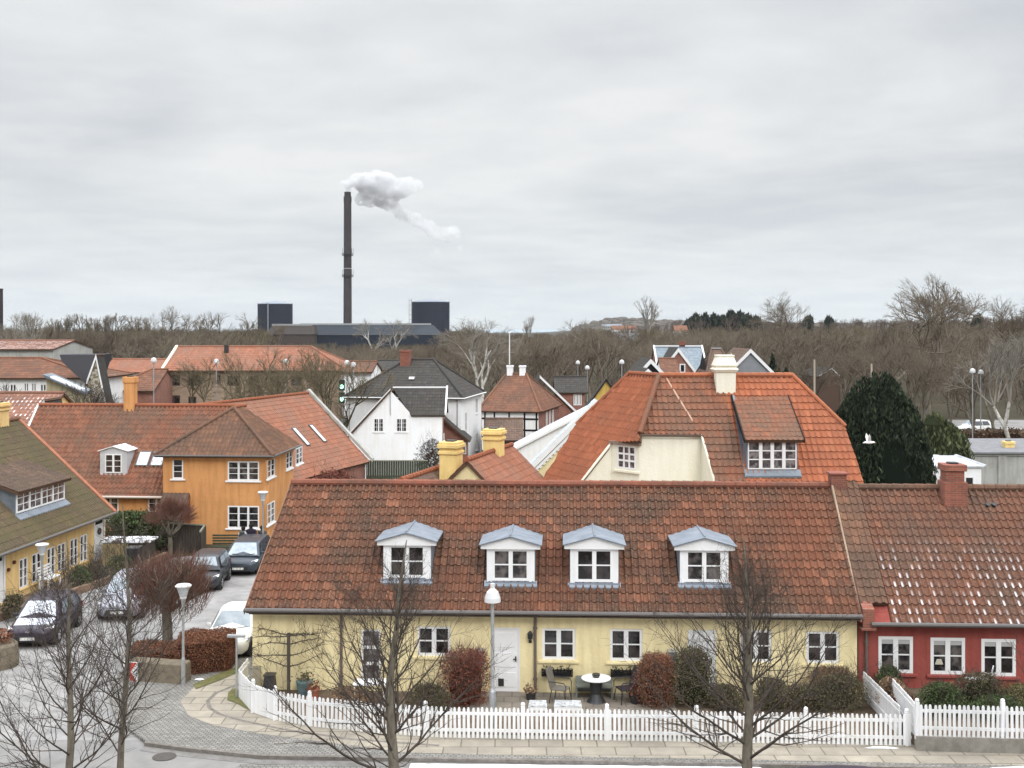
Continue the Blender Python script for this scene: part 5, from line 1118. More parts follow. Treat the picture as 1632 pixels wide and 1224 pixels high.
h, *_ = gable_front('veranda', 'pale frame of a glazed veranda beside the snow-dusted roof', 73, (72, 640), (44, 685), (82, 690), 0, PL_G, TILE_S, deep=2.5, trimw=.25, trim=mat('frame_pale', (.5, .5, .5), .6), cat='veranda')
# ------------------------------------------------------------------ grey buildings at the right
h = House('building', 'low grey concrete building with bitumen roof and yellow chimney at the right edge', 'building', (0, 84, 0), 0); h.M = Matrix.Translation((0, 84, 0)); h.I = h.M.inverted()
q = lambda x, y, v=0: Vector((h.fpx(x, y, v)[0], v, h.fpx(x, y, v)[1]))
a, b, zt = q(1464, 0).x, q(1760, 0).x, q(0, 724).z
mb = MB(); mb.box(a, b, 0, 10, 0, zt); 
for x in (1500, 1546, 1597, 1648, 1700): u = q(x, 0).x; mb.box(u - .3, u + .3, -.08, 0, 0, zt - .1)
mb.box(a - .05, b, -.1, .05, zt - .12, zt + .02); obj('wall', mb, PL_G, h.root)
mb = MB(); zr_ = H - (701 - CY) * 90 / F; xl = q(1536, 0).x; mb.prism([(xl, -.25, zt + .05), (b, -.25, zt + .05), (b, 6, zr_), (xl - .8, 6, zr_)], (0, 0, .12)); mb.prism([(xl - .8, 6, zr_), (b, 6, zr_), (b, 10, zt), (xl, 10, zt)], (0, 0, .12)); ro = obj('roof', mb, mat('bitumen_grey', (.17, .17, .18), .9, (.22, .22, .23), 2), h.root)
u = q(1607, 0, 2).x; chimney(ro, (u, 2, zt - .25), .68, .6, 1.0, PL_Y2B, style='cap')
h = House('building', 'white flat-fronted building with dark windows behind the red house chimney', 'building', (0, 68, 0), 0); h.M = Matrix.Translation((0, 68, 0)); h.I = h.M.inverted()
a, b = q(1462, 0).x, q(1564, 0).x; z1 = q(0, 745).z
wn = [W4(h, 1486, 758, 1494, 775), W4(h, 1496, 758, 1504, 775), W4(h, 1538, 760, 1552, 775)]
body(h, a, b, 0, 7, 0, z1, PL_W, fops=wn)
for w in wn: window(h.root, h.front(), *w, nc=1, px=1, pz=1, rev=.05)
mb = MB(); zz = z1 + .30; mb.prism([(a - .1, -.1, z1), (b + .1, -.1, z1), (b - .5, 3, zz), (a, 3, zz)], (0, 0, .08)); mb.prism([(b + .1, -.12, z1 + .06), (b - .5, 3, zz + .06), (b - .4, 3, zz + .16), (b + .2, -.12, z1 + .16)], (.08, 0, 0)); obj('roof', mb, mat('pale_grey_felt', (.36, .37, .39), .85, (.50, .51, .54), 2), h.root)
wn = thing('garden_wall', 'low pale wall beside the car park, right edge', 'wall', (0, 120, 0)); mb = MB(); x0, x1 = (1584 - CX) / F * 120, (1700 - CX) / F * 120; mb.box(x0, x1, 0, .4, 0, 1.3); mb.box(x0 - .1, x1, -.05, .45, 1.3, 1.42); obj('wall', mb, PL_G, wn)

# ------------------------------------------------------------------ power station: chimney, tanks, halls
YP = 990.0
pc = thing('power_station_chimney', 'very tall dark power station chimney trailing white smoke', 'chimney', P(554, 525, YP + 20)); pc.location.z = 0
k = (YP + 20) / F; zt = H + (525 - 306) * k
mb = MB(); mb.lathe([(3.7, 0), (3.6, zt * .3), (3.45, zt * .55), (3.3, zt * .93), (3.5, zt * .935), (3.5, zt - 4), (2.9, zt - 3.9), (2.9, zt)], n=20); sk = obj('shaft', mb, mat('chimney_dark', (.035, .03, .032), .9, (.055, .045, .045), .1), pc)
for y in (407, 441): 
    z = H + (525 - y) * k; mb = MB(); mb.lathe([(3.6, -.3), (5.0, -.2), (5.0, .2), (3.6, .3)], (0, 0, z), 18)
    for j in range(10): t = j * .628; mb.box(4.9 * math.cos(t) - .12, 4.9 * math.cos(t) + .12, 4.9 * math.sin(t) - .12, 4.9 * math.sin(t) + .12, z, z + (6 if j % 3 == 0 else 2.4))
    mb.lathe([(4.8, 1.2), (5.0, 1.2), (5.0, 1.4), (4.8, 1.4)], (0, 0, z), 18); obj('platform', mb, METAL_B, sk)
mb = MB(); z = H + (525 - 428) * k; mb.lathe([(3.55, -.3), (3.62, -.3), (3.62, .3), (3.55, .3)], (0, 0, z), 18); obj('pale_band', mb, METAL_G, pc)
TANK = mat('tank_navy', (.010, .014, .028), .8, (.014, .019, .034), .05); TANKR = mat('tank_roof_grey', (.20, .23, .28), .6)
def tank(xc, xw, ytop, label, Yt, ladder):
    k = Yt / F; t = thing('storage_tank', label, 'storage tank', ((xc - CX) * k, Yt, 0), 0, 'oil tanks at the power station'); r = xw / 2 * k; z = H + (525 - ytop) * k
    mb = MB(); mb.lathe([(r, -4), (r, z)], n=40); b = obj('shell', mb, TANK, t, smooth=False); mb = MB(); mb.lathe([(r + .3, z), (r + .3, z + .4), (r * .6, z + 1.9), (.4, z + 3.0)], n=40); obj('roof', mb, TANKR, t)
    mb = MB(); mb.tube([(r * ladder, -math.sqrt(max(0, r * r - (r * ladder) ** 2)) - .5, 0), (r * ladder, -math.sqrt(max(0, r * r - (r * ladder) ** 2)) - .5, z + 1)], .45, 6); obj('ladder_cage', mb, METAL_G, t)
    mb = MB()
    for j in range(40): a = j * math.pi / 20; mb.box(r * math.cos(a) - .08, r * math.cos(a) + .08, r * math.sin(a) - .08, r * math.sin(a) + .08, z, z + 1.3)
    obj('railing', mb, METAL_G, t); return t
tank(438.5, 55, 485, 'navy storage tank left of the tall chimney, smaller of the two', 1000, -.2)
t2 = tank(686, 61, 482, 'navy storage tank right of the tall chimney, larger of the two', 985, -.95)
mb = MB(); r = 61 / 2 * 985 / F
for s in (0, 2.2): mb.box(-r - 2 + s, -r - 1.6 + s, -1, -.6, 0, H + (525 - 476) * 985 / F)
for z in range(4, 40, 4): mb.box(-r - 2, -r + .6, -1, -.6, z, z + .4)
obj('stair_tower', mb, METAL_G, t2)
HALL = mat('hall_blue_grey', (.018, .024, .038), .8); HROOF = mat('hall_roof', (.028, .033, .042), .95, (.045, .052, .062), .03, spec=.2); 
def hall(label, Yh, x0, x1, ytop, yeave, ybot, wm, rm, inset=12):
    k = Yh / F; t = thing('industrial_hall', label, 'hall', ((x0 + x1) / 2 * k - CX * k, Yh, 0)); w = (x1 - x0) / 2 * k; z0 = H - (ybot - 525) * k; z1 = H - (yeave - 525) * k; z2 = H - (ytop - 525) * (k * 1.01)
    mb = MB(); mb.box(-w, w, 0, 24, -2, z1); obj('wall', mb, wm, t)
    mb = MB(); i = inset * k; mb.add([(-w - .5, -.5, z1), (w + .5, -.5, z1), (w + .5, 24.5, z1), (-w - .5, 24.5, z1), (-w + i * .4, 10, z2), (w - i, 10, z2), (w - i, 14, z2), (-w + i * .4, 14, z2)], [(0, 1, 5, 4), (1, 2, 6, 5), (2, 3, 7, 6), (3, 0, 4, 7), (4, 5, 6, 7), (3, 2, 1, 0)]); r_ = obj('roof', mb, rm, t)
    mb = MB(); mb.box(-w + i * .4, w - i - 1, 9.8, 10.2, z2, z2 + .9); obj('ridge_vent', mb, METAL_G, r_); return t
hall('long blue-grey power station hall between the two tanks', 600, 468, 700, 518, 534, 556, HALL, HROOF)
hall('low brown hall left of the blue-grey power station hall', 590, 425, 500, 519, 533, 548, mat('hall_brown', (.07, .055, .05), .9), mat('hall_roof_brown', (.045, .038, .034), .95), 5)
c2 = thing('factory_chimney', 'dark chimney cut by the left edge of the view', 'chimney', P(0, 525, 420)); c2.location.z = 0; mb = MB(); zt = H + (525 - 460) * 420 / F; mb.lathe([(1.15, 0), (1.0, zt - .5), (1.1, zt - .4), (1.1, zt)], n=14); obj('shaft', mb, MATS['chimney_dark'], c2)
# ------------------------------------------------------------------ terrain, roads, pavements, water
def gauss2(x, y, cx, cy, sx, sy): return np.exp(-((x - cx) / sx) ** 2 - ((y - cy) / sy) ** 2)
def hgt(x, y):
    x = np.asarray(x, float); y = np.asarray(y, float)
    z = 7.5 / (1 + np.exp(-(x - 150) / 28)) * np.clip((y - 330) / 300, 0, 1) + 6.0 * gauss2(x, y, 122, 700, 30, 160) + 1.8 * gauss2(x, y, 85, 650, 40, 150)
    z = z + 15 * gauss2(x, y, 190, 2200, 75, 500) + 12 * gauss2(x, y, 330, 2300, 150, 500) + 6 * gauss2(x, y, 700, 1600, 400, 500) + 2.5 * gauss2(x, y, -400, 900, 250, 300)
    return z * np.clip((y - 200) / 150, 0, 1)
ys = np.concatenate([np.linspace(-60, 200, 27), np.linspace(215, 900, 60), np.linspace(930, 4200, 60)])
xs_ = np.linspace(-1, 1, 121); xs_ = np.sign(xs_) * np.abs(xs_) ** 1.8 * 4200
XX, YY = np.meshgrid(xs_, ys); ZZ = hgt(XX, YY); nx, ny = len(xs_), len(ys)
idx = np.arange(nx * ny).reshape(ny, nx); Fq = np.stack([idx[:-1, :-1], idx[:-1, 1:], idx[1:, 1:], idx[1:, :-1]], -1).reshape(-1, 4)
GM = mat('winter_ground', (0.040, 0.031, 0.021), 1.0, (0.065, 0.052, 0.036), scale=.12, bump=.4, bscale=1.5, detail=9, col3=(0.048, 0.042, 0.025))
struct(npmesh('ground', np.stack([XX, YY, ZZ], -1).reshape(-1, 3), Fq, GM))
mb = MB(); mb.poly([(-60000, 4000, -.5), (60000, 4000, -.5), (60000, 80000, -.5), (-60000, 80000, -.5)]); struct(obj('water', mb, mat('sea', (0.20, 0.27, 0.33), .35)))
def sheet(name, pts, z, m, thick=None, kind='structure'):
    mb = MB(); pts = [Vector((p[0], p[1], z)) for p in pts]
    if thick: mb.prism([p - Vector((0, 0, thick)) for p in pts], (0, 0, thick))
    else: mb.poly(pts)
    return struct(obj(name, mb, m), kind)
ASPH = mat('asphalt_worn', (0.265, 0.252, 0.24), 0.85, (0.18, 0.172, 0.165), scale=.6, bump=.3, bscale=30, detail=12, col3=(.225, .218, .212), pos=(.38, .66))
ASPH2 = mat('asphalt_frosted', (0.315, 0.305, 0.298), 0.85, (0.20, 0.193, 0.188), scale=.8, bump=.3, bscale=30, detail=12, pos=(.38, .64))
SLAB = brickmat('concrete_slabs', (0.34, 0.30, 0.24), (0.27, 0.24, 0.195), (0.15, 0.13, 0.10), bw=.95, bh=.62, vertical=False, msize=.02)
SETT = brickmat('granite_setts', (0.27, 0.255, 0.23), (0.19, 0.182, 0.168), (0.10, 0.095, 0.085), bw=.16, bh=.115, vertical=False, msize=.016)
KERB = mat('kerb_granite', (0.22, 0.20, 0.18), .9, (.14, .125, .11), scale=6, bump=.3)
EARTH = mat('garden_earth', (0.10, 0.07, 0.05), 1, (0.17, 0.13, 0.095), scale=3, bump=.6)
PAVE_G = brickmat('garden_paving', (0.24, 0.205, 0.165), (0.20, 0.17, 0.14), (0.13, 0.11, 0.09), bw=.5, bh=.5, vertical=False, msize=.02)
GRAV = mat('gravel_pale', (0.34, 0.29, 0.22), 1, (0.24, 0.21, 0.16), scale=6, bump=.5)
def g2(x, y, z=0.1): p = G(x, y, z); return (p.x, p.y)
kb = [g2(x, y) for x, y in ((232, 1181), (300, 1190), (420, 1202), (800, 1208), (1200, 1215), (1800, 1228))]
sheet('main_road', [(-90, 17), (90, 15), (90, 29.6), *[(p[0], p[1] + .3) for p in kb[::-1]], (-14, 34.5), (-90, 37)], .004, ASPH)
sheet('side_street', [(-24, 33.2), (-9.5, 33), (-9.0, 40), (-8.9, 46), (-8.6, 58), (-6, 66), (-4, 92), (-9.5, 92), (-11.2, 66), (-15.5, 60.5), (-17.3, 59.5), (-18.3, 54), (-20.4, 46.6), (-22.5, 40)], .008, ASPH2)
sheet('pavement', [*kb, (60, 60), (-4, 60), (-8.4, 57), (-8.9, 46), (-9.0, 41.0), (-12.9, 41.0), (-13.3, 39.8), (-13.1, 38.0), (-12.6, 36.4), (-11.8, 34.6)], .10, SETT, .14)
outer = [(376, 1060), (312, 1092), (288, 1118), (300, 1140), (340, 1156), (420, 1170), (560, 1188), (640, 1199), (800, 1203.5), (1200, 1211), (1800, 1224)]
inner = [(1800, 1190), (1453, 1187), (1000, 1176), (700, 1170), (493, 1150), (438, 1140), (403, 1128), (384, 1104), (392, 1070)]
sheet('footpath', [g2(*p) for p in outer + inner], .104, SLAB)
mb = MB(); cl = [G(x, y, .108) for x, y in ((400, 1082), (345, 1104), (331, 1117), (334, 1128), (350, 1138), (385, 1148), (450, 1162), (560, 1178), (700, 1188))]
for a, b in zip(cl, cl[1:]):
    d = (b - a).normalized(); s = Vector((-d.y, d.x, 0)) * .06; mb.poly([a - s, b - s, b + s, a + s])
struct(obj('drain_channel', mb, KERB))
mb = MB(); kp = [Vector((p[0], p[1], 0)) for p in kb]
for a, b in zip(kp, kp[1:]): mb.prism([a + Vector((0, -.13, -.05)), b + Vector((0, -.13, -.05)), b + Vector((0, -.002, -.05)), a + Vector((0, -.002, -.05))], (0, 0, .155))
struct(obj('kerb', mb, KERB))
mb = MB()
for a, b in zip(kp, kp[1:]): mb.prism([a + Vector((0, -.50, .006)), b + Vector((0, -.50, .006)), b + Vector((0, -.14, .006)), a + Vector((0, -.14, .006))], (0, 0, .006))
struct(obj('gutter_stones', mb, mat('wet_gutter', (.12, .11, .10), .6, (.2, .19, .18), 3)))
sheet('crossing', [(-7.3, 31.2), (-3.0, 31.05), (-3.6, 24), (-9.0, 24)], .009, SETT)
sheet('garden_ground', [(-8.6, 38), (-8.4, 36.7), (-7.7, 35.4), (-6.9, 34.8), (-5.8, 34.3), (-2.0, 33.3), (11.0, 32.7), (11.0, 37.0), (-8.3, 38)], .125, EARTH)
sheet('garden_paving', [(-1.3, 37.2), (5.0, 36.95), (5.0, 34.6), (-1.3, 34.8)], .15, PAVE_G)
sheet('red_house_garden', [(11.2, 36.6), (24, 36.0), (24, 31.6), (11.2, 32.2)], .45, EARTH, .4)
sheet('verge_grass', [g2(384, 1062), g2(352, 1073), g2(308, 1092), g2(312, 1099), g2(352, 1084), g2(384, 1070)], .125, mat('grass_short', (.10, .11, .04), 1, (.17, .15, .07), 5, bump=.6))
sheet('front_garden', [(-21.6, 46.5), (-20.5, 58.8), (-18.4, 59.3), (-18.9, 54), (-20.5, 46.8), (-22.6, 40), (-23.5, 40)], .12, EARTH)
mb = MB(); pts = [Vector(p) for p in ((-22.5, 40, 0), (-20.45, 46.6, 0), (-18.35, 54, 0), (-17.6, 59.4, 0))]
for a, b in zip(pts, pts[1:]): mb.prism([a, b, b + Vector((-.22, .05, 0)), a + Vector((-.22, .05, 0))], (0, 0, .30))
t = obj('low_wall', mb, mat('rusty_edging', (.16, .10, .07), .9, (.24, .17, .12), 3)); tag(t, 'low rusty edging along the ochre house front garden', 'edging')
sheet('car_park', [(38, 112), (80, 112), (80, 150), (50, 150)], .02, ASPH)
sheet('verge_grass', [g2(377, 1096), g2(364, 1104), g2(362, 1116), g2(378, 1122), g2(398, 1133), g2(392, 1122), g2(384, 1110)], .122, MATS['grass_short'])
def patch(label, x, y, rx, ry, z=.115, seed=1):
    r = random.Random(seed); mb = MB(); c = G(x, y, z); n = 18; rr = [r.uniform(.6, 1.15) for _ in range(n)]
    vs = [(rx * q * math.cos(i * 2 * math.pi / n), ry * q * math.sin(i * 2 * math.pi / n), 0) for i, q in enumerate(rr)] + [(rx * .6 * q * math.cos(i * 2 * math.pi / n), ry * .6 * q * math.sin(i * 2 * math.pi / n), .03) for i, q in enumerate(rr)]
    mb.add(vs, [(i, (i + 1) % n, n + (i + 1) % n, n + i) for i in range(n)] + [tuple(range(n, 2 * n))]); o = obj('snow_patch', mb, SNOW); o.location = c; tag(o, label, 'snow', 'last patches of snow'); return o
patch('small snow patch on the kerb beside the street tree at lower centre', 667, 1208, .26, .12, .01, 3)
patch('snow patch at the foot of the picket fence near its right end', 1405, 1192, .5, .06, .11, 4)
patch('snow patch beside the barrier block', 318, 1083, .16, .1, .13, 5)
mb = MB(); r = random.Random(5); n = 40; a = G(655, 1216.5, .02); b = G(1210, 1222, .02); vs = []
for i in range(n + 1):
    c = a.lerp(b, i / n); f = min(1, i / 1.0 if i < 1 else 1, 1); vs += [c + Vector((0, .04 * r.random(), -.01)), c + Vector((0, -.25, .05 + .02 * r.random())), c + Vector((0, -1.5 - .3 * r.random(), -.01))]
mb.add(vs, [(i * 3 + k, (i + 1) * 3 + k, (i + 1) * 3 + k + 1, i * 3 + k + 1) for i in range(n) for k in (0, 1)]); o = obj('snow_bank', mb, SNOW); tag(o, 'long thin strip of snow in the road below the fence', 'snow')

# ------------------------------------------------------------------ fences
def fence(name, label, pts, h, gap=.128, w=.075, solid=False, posts=(), zb=.12, group=None, arch=True):
    o0 = Vector((pts[0][0], pts[0][1], zb)); t = thing(name, label, 'fence', o0, 0, group); P_ = [Vector((p[0], p[1], zb)) - o0 for p in pts]
    pk = MB(); r = random.Random(3)
    for a, b in zip(P_, P_[1:]):
        d = b - a; L = d.length; d.normalize(); s = Vector((-d.y, d.x, 0)); s = s if s.y > 0 or abs(s.y) < .3 else -s; k = max(1, int(L / gap)); 
        for i in range(k):
            c = a + d * (L * (i + .5) / k); ww = w if not solid else L / k - .008; hh = h + r.uniform(-.014, .014)
            lean = d * r.uniform(-.014, .014)
            q = [c - d * ww / 2, c + d * ww / 2, c + d * ww / 2 + lean + Vector((0, 0, hh - .05)), c + d * ww * .28 + lean + Vector((0, 0, hh)), c - d * ww * .28 + lean + Vector((0, 0, hh)), c - d * ww / 2 + lean + Vector((0, 0, hh - .05))]
            pk.prism(q, -s * .022)
    obj('pickets', pk, PICKET, t)
    for z in (.17, h - .22):
        for a, b in zip(P_, P_[1:]):
            d = (b - a).normalized(); s = Vector((-d.y, d.x, 0)); rl = MB(); rl.prism([a + Vector((0, 0, z)), b + Vector((0, 0, z)), b + Vector((0, 0, z + .085)), a + Vector((0, 0, z + .085))], s * .035 if s.y > 0 else -s * .035); obj('rail', rl, PAINT_W2, t)
    for p in posts:
        c = Vector((p[0], p[1], zb)) - o0; m = MB(); m.box(c.x - .055, c.x + .055, c.y - .02, c.y + .09, -.1, h + .06); m.lathe([(.04, 0), (.065, .03), (.05, .08), (.01, .10)], (c.x, c.y + .035, h + .06), 8); obj('post', m, PAINT_W2, t, bevel=.006)
    return t
fp = [g2(396, 1090), g2(381, 1111), g2(403, 1136), g2(438, 1148)]
fence('fence', 'close-boarded white fence curving round the street corner by the yellow house', fp, .84, gap=.11, solid=True, posts=[fp[2], fp[3]])
fq = [g2(438, 1148), g2(493, 1158), g2(600, 1169), g2(700, 1176), g2(1160, 1184), g2(1453, 1189)]
pp = [fq[1], *[tuple(Vector(fq[3]).lerp(Vector(fq[5]), t)) for t in (-.03, .18, .36, .55, .78, .99)]]
fence('picket_fence', 'white picket fence along the pavement in front of the yellow house', fq, .86, posts=pp)
wl0, wl1 = g2(1461, 1197), g2(1860, 1208)
t = thing('garden_wall', 'low grey concrete wall under the picket fence of the red house', 'wall', (*wl0, .1)); d = Vector((wl1[0] - wl0[0], wl1[1] - wl0[1], 0))
mb = MB(); mb.prism([(0, 0, -.1), tuple(d + Vector((0, 0, -.1))), tuple(d + Vector((0, .2, -.1))), (0, .2, -.1)], (0, 0, .50)); obj('wall', mb, CONC, t)
fence('picket_fence', 'white picket fence standing on the low concrete wall, right', [(wl0[0] + .08, wl0[1] + .08), (wl1[0], wl1[1] + .08)], .86, zb=.50, posts=[(wl0[0] + .05, wl0[1] + .08), (wl0[0] + 2.4, wl0[1] + .05), (wl0[0] + 4.8, wl0[1] + .0)])
fence('fence', 'white fence running back between the yellow and the red garden, left of two', [(11.0, 36.3), (11.0, 32.9)], .86, solid=True, gap=.12, zb=.16)
fence('fence', 'short raised white fence beside the red garden, right of two', [(11.32, 34.5), (11.2, 32.3)], .92, solid=True, gap=.12, zb=.42)
# dark garden fence behind the terrace
def board_fence(label, pts, h, m, zb=0):
    t = thing('board_fence', label, 'fence', (*pts[0], zb)); o0 = Vector((*pts[0], 0)); P_ = [Vector((*p, 0)) - o0 for p in pts]; mb = MB(); rr = random.Random(2)
    for a, b in zip(P_, P_[1:]):
        d = b - a; L = d.length; d.normalize(); s = Vector((-d.y, d.x, 0)); k = int(L / .16)
        for i in range(k): c = a + d * (L * i / k); mb.prism([c, c + d * .15, c + d * .15 + Vector((0, 0, h + rr.uniform(-.03, .03))), c + Vector((0, 0, h))], s * (.02 if i % 2 else .035))
    obj('boards', mb, m, t); mb = MB()
    for a, b in zip(P_, P_[1:]):
        d = (b - a).normalized(); s = Vector((-d.y, d.x, 0)); mb.prism([a + Vector((0, 0, h)), b + Vector((0, 0, h)), b + Vector((0, 0, h + .07)), a + Vector((0, 0, h + .07))], s * -.08)
    obj('cap_rail', mb, mat('rail_pale', (.22, .22, .17), .9), t); return t
board_fence('green-black board fence in front of the white gabled house', [(P(578, 742, 82)[0], 82), (P(682, 742, 82)[0], 82)], 2.4, GREENWOOD)
board_fence('dark board fence with pale cap rail running away diagonally, behind the yellow roof', [(P(585, 765, 62)[0], 62), (P(700, 727, 76)[0], 76)], 2.6, GREENWOOD)
board_fence('dark brown board fence in front of the orange house', [(-18.0, 61.2), (-16.0, 60.6), (-15.7, 58.6)], 1.45, DARKWOOD)

# ------------------------------------------------------------------ street furniture
def lamp(label, x, ytop, Y, kind='cone', ztop=None, group='street lamps', size=1.0, pole_r=.045):
    c = P(x, ytop, Y); zt = ztop or c.z; t = thing('street_lamp', label, 'street lamp', (c.x, Y, 0), 0, group)
    mb = MB(); 
    if kind == 'cone':
        mb.lathe([(pole_r * 1.6, 0), (pole_r * 1.6, .9), (pole_r, 1.0), (pole_r, zt - .75), (pole_r * 1.8, zt - .5)], n=10); obj('pole', mb, METAL_G, t, smooth=False)
        g = MB(); g.lathe([(.06, zt - .5), (.205, zt - .08), (.215, zt - .08), (.07, zt - .52)], n=20); b = obj('lamp_shade', g, mat('frosted_cone', (.45, .47, .50), .25, spec=.6), t)
        g = MB(); g.lathe([(.05, zt - .5), (.11, zt - .46), (.11, zt - .36), (.04, zt - .32)], n=14); obj('bulb_cover', g, LAMP_W, b)
        g = MB(); g.lathe([(.26, zt - .08), (.27, zt - .04), (.23, zt - .01), (.05, zt + .01)], n=22); obj('lid', g, mat('lamp_lid', (.60, .60, .58), .5), t)
        g = MB()
        for k in range(3): a = k * 2.1; g.tube([(.05 * math.cos(a), .05 * math.sin(a), zt - .5), (.22 * math.cos(a), .22 * math.sin(a), zt - .07)], .010, 4)
        obj('strut', g, METAL_G, t)
    elif kind == 'bell':
        mb.lathe([(.10, 0), (.10, 1.3), (.055, 1.4), (.05, zt - .5)], n=10); obj('pole', mb, METAL_G, t)
        g = MB(); g.lathe([(.235, zt - .52), (.225, zt - .40), (.17, zt - .24), (.08, zt - .15), (.065, zt - .13), (.065, zt), (.04, zt + .01)], n=22); obj('lamp_shade', g, LAMP_W, t, smooth=False)
    else:
        r = .30 * size; mb.lathe([(pole_r, 0), (pole_r * .8, zt - r)], n=8); obj('pole', mb, METAL_G, t)
        g = MB(); g.lathe([(r * .2, zt - r), (r * .95, zt - r * .9), (r, zt - r * .4), (r * .8, zt + r * .3), (r * .4, zt + r * .6), (.02, zt + r * .7)], n=14); obj('globe', g, LAMP_W, t)
    return t
lamp('slim grey street lamp with inverted cone head beside the barrier block and brown hedge', 292, 931, 37.9)
lamp('street lamp with white bell shade in front of the yellow terrace', 785, 930, 33.35, 'bell')
lamp('street lamp with inverted cone head beside the ochre yellow house', 67, 866, 47.5)
lamp('cone-headed street lamp beside the two-storey orange house, past the parked cars', 419, 783, 59)
for x, y, Y, l in ((921, 577, 155, 'left of the pair above the slate roof'), (936, 585, 145, 'right of the pair above the slate roof'), (1550, 590, 105, 'left of the pair among bare trees at right'), (1563, 592, 108, 'right of the pair among bare trees at right'), (245, 573, 98, 'beside the left end of the long brick block'), (345, 575, 104, 'before the left part of the long orange-red roof'), (455, 575, 104, 'before the middle of the long orange-red roof'), (553, 577, 103, 'left of the pair at the right end of the long roof'), (563, 580, 100, 'right of the pair at the right end of the long roof'), (991, 576, 115, 'behind the black gabled house')):
    lamp('white globe street lamp, ' + l, x, y, Y, 'globe', group='distant globe lamps', size=1.0 if Y > 120 else .85, pole_r=.06)
# flagpole, traffic light, signpost
t = thing('flagpole', 'bare white flagpole behind the half-timbered house', 'flagpole', (P(812, 532, 125).x, 125, 0)); mb = MB(); zt = P(812, 532, 125).z; mb.lathe([(.10, 0), (.05, zt), ], n=8); obj('pole', mb, PAINT_W, t); mb = MB(); mb.lathe([(.02, zt), (.10, zt + .06), (.10, zt + .14), (.02, zt + .2)], n=8); obj('finial', mb, PAINT_W, t)
t = thing('traffic_light', 'traffic signal showing two green lights left of the white villa', 'traffic light', (P(545, 616, 104).x, 104, 0)); mb = MB(); z1 = P(545, 616, 104).z; z2 = P(545, 636, 104).z; mb.lathe([(.07, 0), (.06, z1 + 1.0)], n=8); obj('pole', mb, METAL_G, t)
for z in (z1, z2):
    m = MB(); m.box(-.26, .26, -.2, .05, z - .35, z + .6); hb = obj('signal_head', m, mat('signal_green_black', (.01, .04, .03), .6), t); g = MB(); g.tube([(0, -.19, z), (0, -.23, z)], .19, 14); obj('green_light', g, mat('green_lit', (.45, 1.0, .72), .3, emit=2.2), hb)
    m = MB(); m.tube([(0, -.19, z + .38), (0, -.22, z + .38)], .10, 10); obj('dark_lens', m, METAL_B, hb)
t = thing('sign_post', 'thin grey sign post seen edge-on at the corner of the yellow house', 'sign', (*g2(377, 1112), .1)); mb = MB(); mb.lathe([(.032, 0), (.032, 1.95)], n=8); obj('pole', mb, METAL_G, t); mb = MB(); mb.hexa([(-.30, -.02, 1.90), (.26, -.06, 1.90), (.26, .10, 1.90), (-.30, .14, 1.90), (-.30, -.02, 1.97), (.26, -.06, 1.97), (.26, .10, 1.97), (-.30, .14, 1.97)]); obj('cap_plate', mb, METAL_G, t)
for x, yt, Y, l in ((1298, 573, 120, 'weathered wooden pole in the gardens right of the grey gable'), (1389, 580, 112, 'thin wooden pole just above the dark yew'), (1165, 562, 112, 'short pale pole beside the cream chimney')):
    c = P(x, yt, Y); t = thing('wooden_pole', l, 'pole', (c.x, Y, 0)); mb = MB(); mb.lathe([(.13, 0), (.09, c.z)], n=8); obj('pole', mb, mat('pole_wood', (.42, .36, .28), .9), t)
c = G(262, 1206, .012); t = thing('manhole_cover', 'round iron manhole cover in the road at lower left', 'manhole cover', c); mb = MB(); mb.lathe([(.32, 0), (.32, .01), (.02, .012)], n=20); obj('cover', mb, mat('cast_iron', (.07, .065, .06), .8, (.11, .10, .09), 20), t)
# barrier block with chevron
c0 = G(197, 1089, .0); c1 = G(293, 1096, .0); yaw = math.atan2(c1.y - c0.y, c1.x - c0.x); L = (c1 - c0).length
t = thing('barrier_block', 'long concrete barrier block with red and white chevron at its left end', 'barrier', c0, yaw)
mb = MB(); mb.hexa([(0, 0, -.05), (L, 0, -.05), (L - .05, .62, -.05), (.1, .62, -.05), (0.02, .03, .72), (L - .02, .03, .72), (L - .06, .58, .74), (.1, .58, .74)]); mb.box(-.03, L + .03, -.05, .66, -.08, .08); blk = obj('block', mb, CONC_Y, t, bevel=.03)
mb = MB(); mb.box(0.02, .52, -.035, -.012 + .03, .10, .72); sg = obj('chevron_board', mb, PAINT_W, t)
mb = MB(); mb.prism([(.06, -.04, .41), (.30, -.04, .715), (.50, -.04, .715), (.28, -.04, .41), (.50, -.04, .105), (.30, -.04, .105)], (0, .008, 0)); obj('red_chevron', mb, mat('chevron_red', (.50, .055, .035), .5), sg)
b2 = thing('barrier_block', 'rounded concrete block cut by the left edge, beside the dark hatchback', 'barrier', G(-6, 1062, 0)); mb = MB(); mb.lathe([(.72, -.05), (.74, .2), (.70, .75), (.6, .84)], n=18); obj('block', mb, CONC_Y, b2); mb = MB(); mb.lathe([(.56, .845), (.1, .93)], n=14); obj('soil', mb, EARTH, b2)
shrub('shrub', 'russet twigs growing in the rounded concrete block at the left edge', 'shrub', G(-6, 1062, 0) + Vector((0, 0, .82)), .55, .5, .45, HEDGE_B, None, 4, 500, .08, stems=14, sm=TWIG_R)
